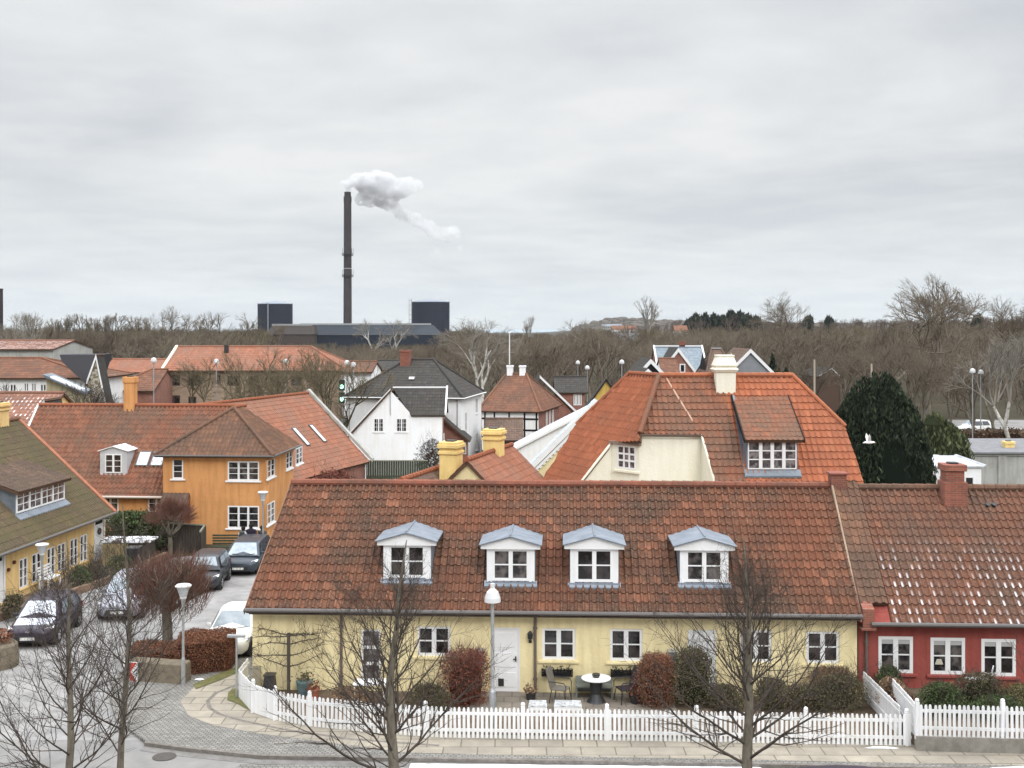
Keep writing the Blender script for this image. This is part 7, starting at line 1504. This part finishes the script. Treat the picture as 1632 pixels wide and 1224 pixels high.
for x, y, Y, rx, h, m_, l, sd in ((1500, 1105, 34.0, .8, .85, LEAF_G, 'dark green shrub in the red house garden, left of the round bush', 21), (1562, 1100, 34.3, .85, 1.05, LEAF_GB, 'clipped round grey-brown bush in the red house garden', 22), (1640, 1110, 34.2, 1.1, .75, leafmat('yellow_green_leaves', [(.16, .14, .05), (.10, .11, .04), (.22, .18, .07)]), 'yellow-green low shrub at the right edge of the red garden', 23), (1422, 1100, 34.8, .45, .75, LEAF_DRY, 'dry hydrangea heads in the corner of the red garden', 24), (1418, 1080, 35.5, .4, .9, LEAF_G, 'small green bush against the red wall', 25), (1440, 1110, 34.2, .45, .4, HEDGE_R, 'low reddish plants by the red wall foot', 26), (1590, 1100, 33.6, .8, .6, LEAF_G, 'dark green groundcover shrub right of the round bush', 27)):
    shrub('shrub', l, 'shrub', (P(x, 1100, Y).x, Y, .45), rx, .5, h, m_, CORE_G if sd in (21, 22) else None, sd, 5200, .036, stems=40)
for x, y, rx, h, m_, l, sd in ((192, 925, .8, 1.1, LEAF_G, 'leafy evergreen bush beside the white door of the ochre house', 31), (150, 925, .45, .8, LEAF_GB, 'brown-green plants by the ochre wall', 32), (128, 935, .5, .9, LEAF_G, 'yellow-green plants below the ochre house windows', 33), (20, 985, .5, .9, LEAF_GB, 'straggly shrubs before the left door', 34), (160, 920, .35, .45, leafmat('heather', [(.10, .05, .11), (.16, .09, .16), (.06, .05, .06)]), 'purple heather by the white door', 35)):
    c = G(x, y, .12); shrub('shrub', l, 'shrub', (c.x, c.y, .12), rx, .4, h, m_, None, sd, 900, .07, stems=20)
shrub('evergreen_bush', 'dense green laurel bush before the orange house wing', 'shrub', (P(215, 865, 61.5).x, 61.5, 0), 1.9, 1.0, 2.0, LEAF_G, CORE_G, 36, 6500, .10)
shrub('evergreen_bush', 'dull green bush between laurel and porch', 'shrub', (P(262, 870, 61.8).x, 61.8, 0), 1.3, .8, 1.5, LEAF_GB, CORE_G, 37, 3500, .09, stems=20)
# climbing plant on posts at the left end of the yellow wall
t = thing('espalier_tree', 'espalier fruit tree on a dark post against the yellow wall', 'tree', yh.M @ Vector((yh.fpx(460, 1098, -.4)[0], -.4, .1)), YAW); mb = MB(); mb.box(-.045, .045, -.045, .045, 0, 1.95); obj('post', mb, DARKWOOD, t); rng = random.Random(8); S = []
for z in (.9, 1.25, 1.6, 1.85, 1.9):
    for s in (-1, 1):
        Pt, _ = branch(rng, S, Vector((0, -.03, z)), Vector((s, rng.uniform(-.1, .1), .15)).normalized(), 1.25, .022, 0, nseg=9, up=-.015, wig=.14, rt=.25)
        for bp, br in Pt[1:]:
            for e in range(3):
                Q, _ = branch(rng, S, bp, Vector((rng.gauss(0, .8), rng.gauss(0, .3), rng.gauss(0, .7))).normalized(), rng.uniform(.15, .42), .008, 1, nseg=3, up=0, wig=.3)
V, Fq = segs_mesh(S, 4); npmesh('branches', V, Fq, TWIG, t)
# clipped lime with flat brown crown
pt = thing('pollarded_tree', 'clipped lime with flat russet twig crown beside the parked cars', 'tree', G(268, 1040, .1)); rng = random.Random(12); S = []; Tk = []
branch(rng, Tk, Vector((0, 0, -.1)), Vector((0, 0, 1)), 1.7, .20, 0, nseg=5, up=.2, wig=.03, rt=.85)
for i in range(11):
    a = i * 2.4; d = Vector((math.cos(a), math.sin(a), .75)).normalized(); Pt, dd = branch(rng, Tk, Vector((0, 0, 1.45 + i * .03)), d, 1.5, .085, 0, nseg=6, up=.09, wig=.16, rt=.4)
    for bp, br in Pt[2:]:
        for e in range(4): branch(rng, Tk, bp, Vector((rng.gauss(0, .8), rng.gauss(0, .8), .5)).normalized(), .7, .028, 1, nseg=3, up=.15, wig=.2, rt=.4)
for i in range(3000):
    a = rng.random() * 6.283; r_ = rng.random() ** .55 * 1.35; z0 = rng.uniform(1.9, 3.0) if rng.random() < .6 else rng.uniform(1.25, 2.5); zt = 3.75 - (r_ / 1.35) ** 4 * .5
    p = Vector((math.cos(a) * r_, math.sin(a) * r_, z0)); d = Vector((math.cos(a) * .3 * r_ + rng.gauss(0, .28), math.sin(a) * .3 * r_ + rng.gauss(0, .28), 1)).normalized(); Ls = min(rng.uniform(.35, .95), max(.15, (zt - z0))); branch(rng, S, p, d, Ls, .0075, 1, nseg=2, up=.05, wig=.13, rt=.5)
V, Fq = segs_mesh(Tk, 8); npmesh('trunk', V, Fq, BARK, pt, smooth=True); V, Fq = segs_mesh(S, 3); npmesh('crown', V, Fq, TWIG_R, pt)
t = thing('pollarded_tree', 'small clipped tree with round russet crown before the orange porch', 'tree', (P(272, 860, 60.0).x, 60.0, 0)); rng = random.Random(13); S = []; Tk = []
branch(rng, Tk, Vector((0, 0, -.1)), Vector((0, 0, 1)), 1.1, .13, 0, nseg=4, up=.2, wig=.05, rt=.9)
for i in range(9):
    a = i * 2.4; d = Vector((math.cos(a), math.sin(a), .9)).normalized(); Pt, dd = branch(rng, Tk, Vector((0, 0, 1.0)), d, 1.1, .06, 0, nseg=5, up=.05, wig=.2, rt=.5)
for i in range(1900):
    a = rng.random() * 6.283; ph = rng.random() * 1.9 - .35; rr = rng.random() ** .4; d = Vector((math.cos(a) * math.cos(ph), math.sin(a) * math.cos(ph), math.sin(ph))); c = Vector((0, 0, 1.95)); p = c + Vector((d.x * 1.15, d.y * 1.15, d.z * .75)) * rr; branch(rng, S, p, (d + Vector((0, 0, .4))).normalized(), rng.uniform(.2, .5), .009, 1, nseg=2, up=.05, wig=.2, rt=.5)
V, Fq = segs_mesh(Tk, 6); npmesh('trunk', V, Fq, BARK, t); V, Fq = segs_mesh(S, 3); npmesh('crown', V, Fq, TWIG_R, t)
# yew and conifer right of the villa
def yew(name, label, c, rx, ry, h, m, core, seed, n, size, lobes):
    t = thing(name, label, 'tree', c); g = random.Random(seed); L = []; dome = lobes > 20
    for i in range(lobes): a = g.random() * 6.28; r_ = g.random() ** .5 * .62; L.append((math.cos(a) * r_ * rx, math.sin(a) * r_ * ry, g.uniform(.35, .50) * rx, h * (1 - .22 * (r_ / .62) ** 2) * g.uniform(.86, 1.0)))
    L.append((0, 0, rx * .5, h))
    def pt(r):
        x, y, w, hh = L[r.randrange(len(L))]; a = r.random() * 6.283; z = r.random(); prof = min(1, (1 - z) * 4.5) ** .5 * (.85 + .3 * min(z * 2, 1)) ; rr = w * prof * (r.random() ** .25)
        return (x + math.cos(a) * rr, y + math.sin(a) * rr, z * hh)
    leafcloud('crown', pt, n, size, m, t, seed, up=.9, aspect=2.4)
    mb = MB()
    for x, y, w, hh in L: mb.lathe([(w * .7, 0), (w * .9, hh * .3), (w * .92, hh * .7), (w * .7, hh * .88), (w * .2, hh * .97)], (x, y, 0), 9)
    obj('inner_branches', mb, core, t); mb = MB(); mb.lathe([(.3, -.1), (.2, h * .5)], n=8); obj('trunk', mb, BARK, t); return t
yc = P(1402, 700, 63); t = thing('yew_tree', 'massive dark yew tree right of the orange roof', 'tree', (yc.x, 63, 0)); YH, YR = 8.95, 2.35
YL = [(-.10, 0, .93, .99), (1.15, -.2, .52, .80), (-1.3, .1, .46, .86), (.55, -.9, .5, .90), (-.55, -.9, .5, .95), (.45, .3, .5, .985), (1.5, .4, .42, .64), (-1.7, -.3, .32, .62)]
def hash_n(u, v):
    from mathutils import noise
    return noise.noise(Vector((u * 2, v * 2, 3.1))) + .5
yl = [(random.Random(i).random() * 6.283, random.Random(i + 50).uniform(.25, 1.0), random.Random(i + 90).uniform(.10, .26)) for i in range(26)]
def yprof(a, z):
    p = (1 - max(0, (z - .42) / .58) ** 2.3) ** .55 if z < 1 else 0
    p *= .88 + .16 * min(1, z * 2.5); q = 0
    for la, lz, lk in yl: q += lk * max(0, math.cos(a - la) * 3 - 2.1) * max(0, 1 - abs(z - lz) * 3)
    return p * (1 + q * .8 + .035 * math.sin(a * 9 + z * 4) + .02 * math.sin(a * 23))
def ypt(r):
    dx_, dy_, fr_, fh_ = YL[min(len(YL) - 1, int(r.random() ** 1.3 * len(YL)))]; a = r.random() * 6.283; z = r.random() ** .8; k = yprof(a + dx_ * 3, z) * YR * fr_ * (1 + .10 * (hash_n(a * 2.2, z * 5) - .5) - abs(r.gauss(0, .05)))
    return (dx_ + math.cos(a) * k, dy_ + math.sin(a) * k, z * YH * fh_ * (1 + .05 * math.sin(a * 5) * z) + r.gauss(0, .09))
leafcloud('crown', ypt, 56000, .11, LEAF_YEW, t, 3, up=.9, aspect=2.6)
mb = MB()
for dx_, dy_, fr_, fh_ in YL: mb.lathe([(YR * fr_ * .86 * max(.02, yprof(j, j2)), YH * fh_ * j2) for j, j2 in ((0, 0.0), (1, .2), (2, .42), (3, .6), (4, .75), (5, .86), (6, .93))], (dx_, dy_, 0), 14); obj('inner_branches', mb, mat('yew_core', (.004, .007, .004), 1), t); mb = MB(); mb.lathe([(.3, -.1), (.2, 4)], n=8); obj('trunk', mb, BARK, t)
yc = P(1490, 700, 80); yew('conifer_tree', 'loose olive-green conifer right of the dark yew', (yc.x, 80, 0), 2.4, 1.8, 5.9, LEAF_CON, CORE_G, 4, 9000, .2, 14)
yc = P(1455, 700, 72); yew('yew_tree', 'smaller dark evergreen between the yew and the olive conifer', (yc.x, 72, 0), 1.0, 1.0, 4.2, LEAF_YEW, MATS['yew_core'], 5, 3500, .15, 6)
shrub('evergreen_bush', 'dark evergreen bush beside the mustard gable', 'shrub', (P(990, 620, 100).x, 101, 2.6), 1.3, 1.2, 3.6, LEAF_G, CORE_G, 41, 2200, .22)
YEWC = MATS['yew_core']
for x, Y, h, l in ((1231, 140, 8.6, 'narrow dark cypress left of the statue-like pale bush, upper right'), (1252, 138, 7.0, 'short dark cypress among the gardens, upper right')):
    yew('cypress_tree', l, (P(x, 600, Y).x, Y, 0), .9, .9, h, LEAF_YEW, MATS['yew_core'], int(x), 900, .3, 3)
shrub('shrub', 'snowy grey shrub between the white gabled house and the yellow chimney', 'shrub', (P(690, 730, 84).x, 84, 0), 1.1, .8, 3.6, leafmat('frosty_twigs', [(.06, .05, .045), (.45, .46, .47), (.10, .085, .07)]), CORE_B, 42, 1800, .13, stems=20)
shrub('shrub', 'rust-brown bush under the red rear wing', 'shrub', (P(535, 760, 66).x, 66, 0), 1.6, .8, 3.6, HEDGE_R, CORE_B, 43, 3500, .10, stems=30, sm=TWIG_R)
shrub('shrub', 'bare dark shrub with snow just behind the red roof coping', 'shrub', (P(565, 668, 110).x, 110, 0), 2.2, 1.4, 3.4, MATS.get('x') or leafmat('frosty_twigs_dark', [(.05, .045, .04), (.30, .31, .32), (.08, .075, .06)]), None, 44, 1600, .16, stems=30)
for x, Y, w, h, l, sd in ((1575, 106, 7.5, 2.3, 'brown hedge band below the parked white car', 51), (1690, 104, 6.0, 2.3, 'brown hedge at the right edge below the pale wall', 52)):
    cx0 = P(x, 700, Y).x; box_hedge('hedge', l, 'hedge', [(cx0 - w / 2, Y), (cx0 + w / 2, Y), (cx0 + w / 2, Y + 1.5), (cx0 - w / 2, Y + 1.5)], h, leafmat('brown_scrub%d' % sd, [(.13, .085, .055), (.09, .06, .04), (.18, .12, .08)]), CORE_B, sd, 3000, .16, rough=.12)

# ------------------------------------------------------------------ bare street trees in front
street_tree('street_tree', 'bare lime tree at the lower left, left of the close pair', (P(99, 1224, 26.6).x, 26.6, 0), 6.9, 11, r0=.095, zmin=.8, N=32)
street_tree('street_tree', 'bare lime tree at the lower left, right of the close pair', (P(190, 1224, 29.3).x, 29.3, 0), 7.3, 12, r0=.085, zmin=.9, spread=.9, N=30)
street_tree('street_tree', 'bare lime tree at lower centre before the picket fence', (P(626, 1224, 27.6).x, 27.6, 0), 6.7, 13, r0=.14, zmin=.9, spread=1.0, N=36)
street_tree('street_tree', 'bare lime tree at lower right before the yellow house', (P(1192, 1224, 28.5).x, 28.5, 0), 6.6, 17, r0=.14, zmin=.9, spread=1.0, N=36)
street_tree('street_tree', 'bare lime tree beyond the right edge, its side branches reaching in', (P(1745, 1224, 27.2).x, 27.2, 0), 6.2, 15, r0=.14, spread=.95)
# ------------------------------------------------------------------ individual bare trees behind
def bt(label, x, ytop, Y, w=1.0, **k):
    z = H - (ytop - CY) * Y / F; g = float(hgt(P(x, 0, Y).x, Y)); return bare_tree(label, (P(x, 0, Y).x, Y, g), z - g, k.pop('seed', int(x)), width=w, **k)
bt('huge spreading bare beech on the skyline at right', 1480, 432, 150, seed=3, depth=8, thick=1.1, fork=.20, m=TWIG_M, r0=.55, w=1.05)
bt('bare round-crowned beech on the skyline, left of the huge one', 1256, 463, 220, seed=5, depth=8, thick=1.1, fork=.2, m=TWIG_M, w=1.05)
bt('tall bare tree cut by the right edge', 1642, 458, 128, seed=33, depth=8, thick=1.0, fork=.2, m=TWIG_M, r0=.42, w=1.1)
bt('slender bare poplar rising above the wood, right of centre', 1031, 468, 400, seed=9, kind='poplar', depth=7, thick=1.8, m=TWIG_P)
bt('small bare poplar on the centre skyline', 845, 502, 430, seed=10, kind='poplar', depth=6, thick=2, m=TWIG_P)
bt('white-stemmed birch right of the dark slate roof', 766, 500, 132, seed=11, kind='birch', depth=7, thick=1.0, m=TWIG_P, tm=BIRCH, r0=.30, w=.8, fork=.3)
bt('pale birch before the power station hall, left of two', 590, 506, 300, seed=12, kind='birch', depth=6, thick=1.6, m=TWIG_P, tm=BIRCH, w=.9)
bt('pale birch before the power station hall, right of two', 633, 505, 310, seed=13, kind='birch', depth=6, thick=1.6, m=TWIG_P, tm=BIRCH, w=.9)
bt('small rounded bare tree on the skyline right of centre', 935, 506, 320, seed=14, depth=6, thick=1.8, m=TWIG_P)
bt('spreading bare tree on the left skyline, left of two', 281, 486, 240, seed=15, depth=7, thick=1.5, w=1.15, m=TWIG_M)
bt('spreading bare tree on the left skyline, right of two', 362, 494, 240, seed=16, depth=7, thick=1.5, w=1.15, m=TWIG_M)
bt('bare tree at the far left beside the cut-off chimney', 22, 494, 200, seed=18, depth=7, thick=1.3, m=TWIG_P)
bt('thin bare tree on the left skyline', 59, 496, 210, seed=19, kind='poplar', depth=6, thick=1.5, m=TWIG_M)
ORD = 'first second third fourth fifth sixth seventh eighth ninth tenth eleventh twelfth thirteenth'.split()
for i, (x, y) in enumerate(((88, 505), (106, 499), (120, 502), (136, 498), (150, 503), (168, 500), (182, 497), (197, 503), (215, 501), (232, 505), (322, 506), (405, 510), (445, 514))):
    bt('fine-twigged poplar in the left skyline row, %s from the left' % ORD[i], x, y, 350 + i * 3, seed=60 + i % 4, kind='poplar', depth=7, thick=1.3, m=TWIG_M, group='poplars in a row on the left skyline', w=1.3)
for i, (x, yt, Y, l) in enumerate(((322, 566, 100, 'first'), (372, 556, 104, 'second'), (420, 548, 101, 'third'), (462, 545, 98, 'fourth'), (505, 549, 100, 'fifth'), (540, 556, 97, 'sixth'))):
    bt('olive-brown bare oak before the long brick block, %s from the left' % l, x, yt, Y, seed=31 + i, depth=7, thick=.8, m=TWIG_M2, fork=.16, w=1.0, group='oaks before the long brick block', split=(2, 3))
for x, yt, Y, l in ((134, 596, 92, 'dark bare tree before the ivy gable'), (160, 612, 90, 'small dark bare tree right of the ivy gable'), (28, 606, 88, 'bare tree before the white building at far left')):
    bt(l, x, yt, Y, seed=int(x), depth=6, m=TWIG, fork=.3)
for i, (x, yt, Y, l) in enumerate(((1548, 560, 112, 'dark-stemmed bare tree beside the parked white car'), (1585, 545, 118, 'pale bare tree between the parked car and the wall'), (1612, 520, 106, 'tall pale tree with forked stem at the right edge'), (1438, 548, 125, 'slim bare tree above the olive conifer'), (1400, 540, 130, 'bare tree right above the yew'), (1475, 560, 120, 'thin bare tree below the huge beech'), (1300, 556, 135, 'thin bare tree above the garden wall'), (1510, 550, 122, 'twiggy bare tree left of the globe lamps'), (1350, 550, 140, 'bare tree above the brown hut'))):
    bt(l, x, yt, Y, seed=80 + i, depth=7, thick=.9, m=TWIG_P if i in (1, 2) else TWIG_M, tm=BIRCH if i == 2 else BARK, fork=.3, w=.8)

# ------------------------------------------------------------------ the woods (far too many to count) as merged masses
def wood(name, label, n, fn, m, seeds, kind='round', depth=5, thick=2.4, seed=1, hr=(9.5, 13.5), fork=.18):
    P_ = []
    for i, s in enumerate(seeds):
        T, S = crown_segs(s, 10.0, kind, depth, thick=thick, fork=fork, width=1.1); V, Fq = segs_mesh(T + S, 3); P_.append((V, Fq))
    g = random.Random(seed); Vs = []; Fs = []; o = 0
    for i in range(n):
        x, y, sc = fn(g); V, Fq = P_[g.randrange(len(P_))]; a = g.random() * 6.28; h = g.uniform(*hr) * sc / 10; px = CX + x / y * F
        if y > 560 and 415 < px < 715: continue
        if 780 < px < 925: h = min(h, (H - g.uniform(5, 14) * y / F) / 10)
        if y > 260 and h < .3: continue
        if 420 < px < 715: h = min(h, (H - g.uniform(20, 34) * y / F) / 10)
        c, s = math.cos(a) * h, math.sin(a) * h
        W_ = np.stack([V[:, 0] * c - V[:, 1] * s + x, V[:, 0] * s + V[:, 1] * c + y, V[:, 2] * h * g.uniform(.95, 1.05) + float(hgt(x, y))], 1)
        Vs.append(W_); Fs.append(Fq + o); o += len(V)
    w = npmesh(name, np.concatenate(Vs), np.concatenate(Fs), m); w['label'] = label; w['category'] = 'wood'; w['kind'] = 'stuff'; return w
def ymin(px): return 205 if px < 250 else 150 if px < 620 else 190 if px < 760 else 165 if px < 1240 else 135
def rowfn(lo, hi, x0=-60, x1=1700, pw=1.0, hs=1.0):
    def f(g):
        px = g.uniform(x0, x1); y0 = max(lo, ymin(px)); y = y0 + (max(hi, y0 + 30) - y0) * g.random() ** pw; return (px - CX) / F * y, y, hs
    return f
wood('woodland', 'grey-brown bare wood behind the houses', 520, rowfn(150, 300), TWIG_M, (101, 102, 103, 104, 105), seed=1, hr=(7.5, 12.5), thick=1.5, depth=6)
wood('woodland', 'olive-brown bare wood farther back', 420, rowfn(260, 480), TWIG_M2, (111, 112, 113, 114), seed=2, hr=(9, 13), thick=2.2)
wood('woodland', 'purple-brown bare wood towards the skyline', 900, rowfn(450, 900, pw=.8), TWIG_M3, (121, 122, 123), seed=3, depth=4, thick=4.5, hr=(9.5, 12.5))
wood('scrub', 'low brown scrub under the bare wood', 900, rowfn(150, 420, pw=.9), TWIG_M3, (131, 132, 133), seed=4, depth=4, thick=4, hr=(2.5, 4.5), fork=.05)
def hillfn(g):
    px = g.uniform(700, 1720) if g.random() < .7 else g.uniform(-60, 700); y = g.uniform(900, 2500)
    if 740 < px < 915: px += 220
    return (px - CX) / F * y, y, 1.0
# far woods: simple faceted clumps, only seen kilometres away
mb = MB(); g = random.Random(6)
for i in range(1500):
    x, y, _ = hillfn(g); z = float(hgt(x, y)); r_ = g.uniform(7, 14); h = g.uniform(6, 10)
    vs = [(x + r_ * g.uniform(.8, 1.1) * math.cos(k * 1.047), y + r_ * math.sin(k * 1.047), z - 1) for k in range(6)] + [(x + r_ * .7 * math.cos(k * 1.047 + .4), y + r_ * .7 * math.sin(k * 1.047), z + h * g.uniform(.6, .9)) for k in range(6)] + [(x, y, z + h)]
    mb.add(vs, [(k, (k + 1) % 6, 6 + (k + 1) % 6, 6 + k) for k in range(6)] + [(6 + k, 6 + (k + 1) % 6, 12) for k in range(6)])
o = obj('distant_woods', mb, mat('far_wood', (.085, .075, .065), 1, (.12, .105, .09), .02)); o['label'] = 'blue-grey woods on the far hills'; o['category'] = 'wood'; o['kind'] = 'stuff'
for i, (x, Y) in enumerate(((1098, 640), (1108, 655), (1124, 650), (1138, 660), (1152, 645), (1166, 655), (1180, 650), (1192, 640), (1206, 655), (1290, 700), (1320, 720), (1560, 640))):
    xx = (x - CX) / F * Y; yew('pine_tree', 'dark pine on the wooded ridge right of centre, %s from the left' % ORD[i], (xx, Y, float(hgt(xx, Y)) + 3), 4.2, 4, 8.5 + (i * 7 % 4), LEAF_YEW, MATS['yew_core'], 90 + i, 420, 1.4, 5)['group'] = 'pines on the ridge'
for x, y, Y, w, l, cm in ((975, 519, 1500, 26, 'large pale building on the far hill', PL_G), (995, 524, 700, 14, 'small pale-roofed house in the distant wood', PL_W), (1086, 526, 500, 5, 'tiny white house front in the distant wood', PL_W), (1000, 540, 420, 9, 'low grey-roofed house in the wood below the far hill', PL_G)):
    c = P(x, y, Y); h_ = House('distant_house', l, 'house', (c.x, Y, c.z - 5), 0); mb = MB(); mb.box(-w / 2, w / 2, 0, 8, 0, 4.5); obj('wall', mb, cm, h_.root); mb = MB(); mb.prism([(-w / 2 - .4, -.4, 4.5), (-w / 2 - .4, 8.4, 4.5), (-w / 2 - .4, 4, 7.0)], (w + .8, 0, 0)); obj('roof', mb, ZINC_D if cm is not PL_W else TILE_RB, h_.root)
    mb = MB()
    for k in range(int(w / 2.5)): mb.box(-w / 2 + .8 + k * 2.5, -w / 2 + 2.0 + k * 2.5, -.05, 0, 1.6, 3.2)
    obj('windows', mb, GLASS, h_.root)

# ------------------------------------------------------------------ smoke plume (a real volume at the chimney) and haze
def smoke():
    ref = P(554, 304, 1010); g = random.Random(9); mb = MB()
    def ball(px, py, r, dy=0):
        c = P(px, py, 1010 + dy) - ref; b = bmesh.new(); bmesh.ops.create_icosphere(b, subdivisions=2, radius=r); mb.add([v.co + c for v in b.verts], [tuple(v.index for v in f.verts) for f in b.faces]); b.free()
    k = 1010 / F
    path = [(555, 302, 4), (552, 296, 6), (560, 290, 9), (570, 288, 12), (583, 292, 16), (590, 300, 17), (600, 290, 18), (604, 304, 18), (615, 296, 20), (628, 302, 18), (640, 300, 16), (652, 296, 14), (664, 296, 10), (575, 318, 10), (590, 320, 11), (608, 318, 13), (625, 316, 12), (545, 292, 5)]
    for x, y, r in path:
        ball(x, y, r * 1.12 * k, g.uniform(-4, 4))
        for j in range(6): a = g.random() * 6.28; ball(x + math.cos(a) * r * .75, y + math.sin(a) * r * .6, r * k * g.uniform(.3, .55), g.uniform(-6, 6))
    for x, y, r in ((612, 322, 9), (622, 328, 9), (632, 334, 8), (640, 342, 9), (650, 346, 8), (662, 350, 9), (672, 356, 8), (684, 362, 9), (690, 370, 9), (700, 372, 10), (712, 374, 10), (722, 372, 10), (728, 380, 6), (733, 395, 4), (694, 400, 5), (688, 408, 3)):
        ball(x, y, r * 1.35 * k, g.uniform(-4, 4))
        for j in range(4): a = g.random() * 6.28; ball(x + math.cos(a) * r * .9, y + math.sin(a) * r * .8, r * k * g.uniform(.3, .5), g.uniform(-6, 6))
    m = bpy.data.materials.new('smoke'); m.use_nodes = True; nt = m.node_tree; N = nt.nodes; L = nt.links; N.clear(); out = N.new('ShaderNodeOutputMaterial'); v = N.new('ShaderNodeVolumePrincipled'); L.new(v.outputs[0], out.inputs['Volume'])
    v.inputs['Color'].default_value = (.93, .935, .95, 1); v.inputs['Anisotropy'].default_value = 0.25
    tc = N.new('ShaderNodeTexCoord'); n = N.new('ShaderNodeTexNoise'); n.inputs['Scale'].default_value = .13; n.inputs['Detail'].default_value = 6; n.inputs['Roughness'].default_value = .68; L.new(tc.outputs['Object'], n.inputs[0])
    q = N.new('ShaderNodeMapRange'); q.inputs['From Min'].default_value = .42; q.inputs['From Max'].default_value = .58; q.inputs['To Min'].default_value = .0; q.inputs['To Max'].default_value = .42; L.new(n.outputs[0], q.inputs[0])
    sp = N.new('ShaderNodeSeparateXYZ'); L.new(tc.outputs['Object'], sp.inputs[0]); f = N.new('ShaderNodeMapRange'); f.inputs['From Min'].default_value = 5; f.inputs['From Max'].default_value = 75; f.inputs['To Min'].default_value = 1.0; f.inputs['To Max'].default_value = .30; L.new(sp.outputs[0], f.inputs[0])
    mu = N.new('ShaderNodeMath'); mu.operation = 'MULTIPLY'; L.new(q.outputs[0], mu.inputs[0]); L.new(f.outputs[0], mu.inputs[1]); L.new(mu.outputs[0], v.inputs['Density'])
    o = obj('smoke', mb, m); o.location = ref; r_ = o.modifiers.new('remesh', 'REMESH'); r_.mode = 'VOXEL'; r_.voxel_size = 1.1; o['kind'] = 'stuff'; o['label'] = 'white and grey smoke drifting right from the tall chimney'; o['category'] = 'smoke'
smoke()
HAZE = 0.000045
if HAZE:
    mb = MB(); mb.box(-5200, 5200, -120, 5200, -1.6, 180); m = bpy.data.materials.new('haze'); m.use_nodes = True; N = m.node_tree.nodes; N.clear(); out = N.new('ShaderNodeOutputMaterial'); v = N.new('ShaderNodeVolumePrincipled'); m.node_tree.links.new(v.outputs[0], out.inputs['Volume'])
    v.inputs['Color'].default_value = (.88, .93, 1, 1); v.inputs['Density'].default_value = HAZE; struct(obj('haze', mb, m), 'stuff')
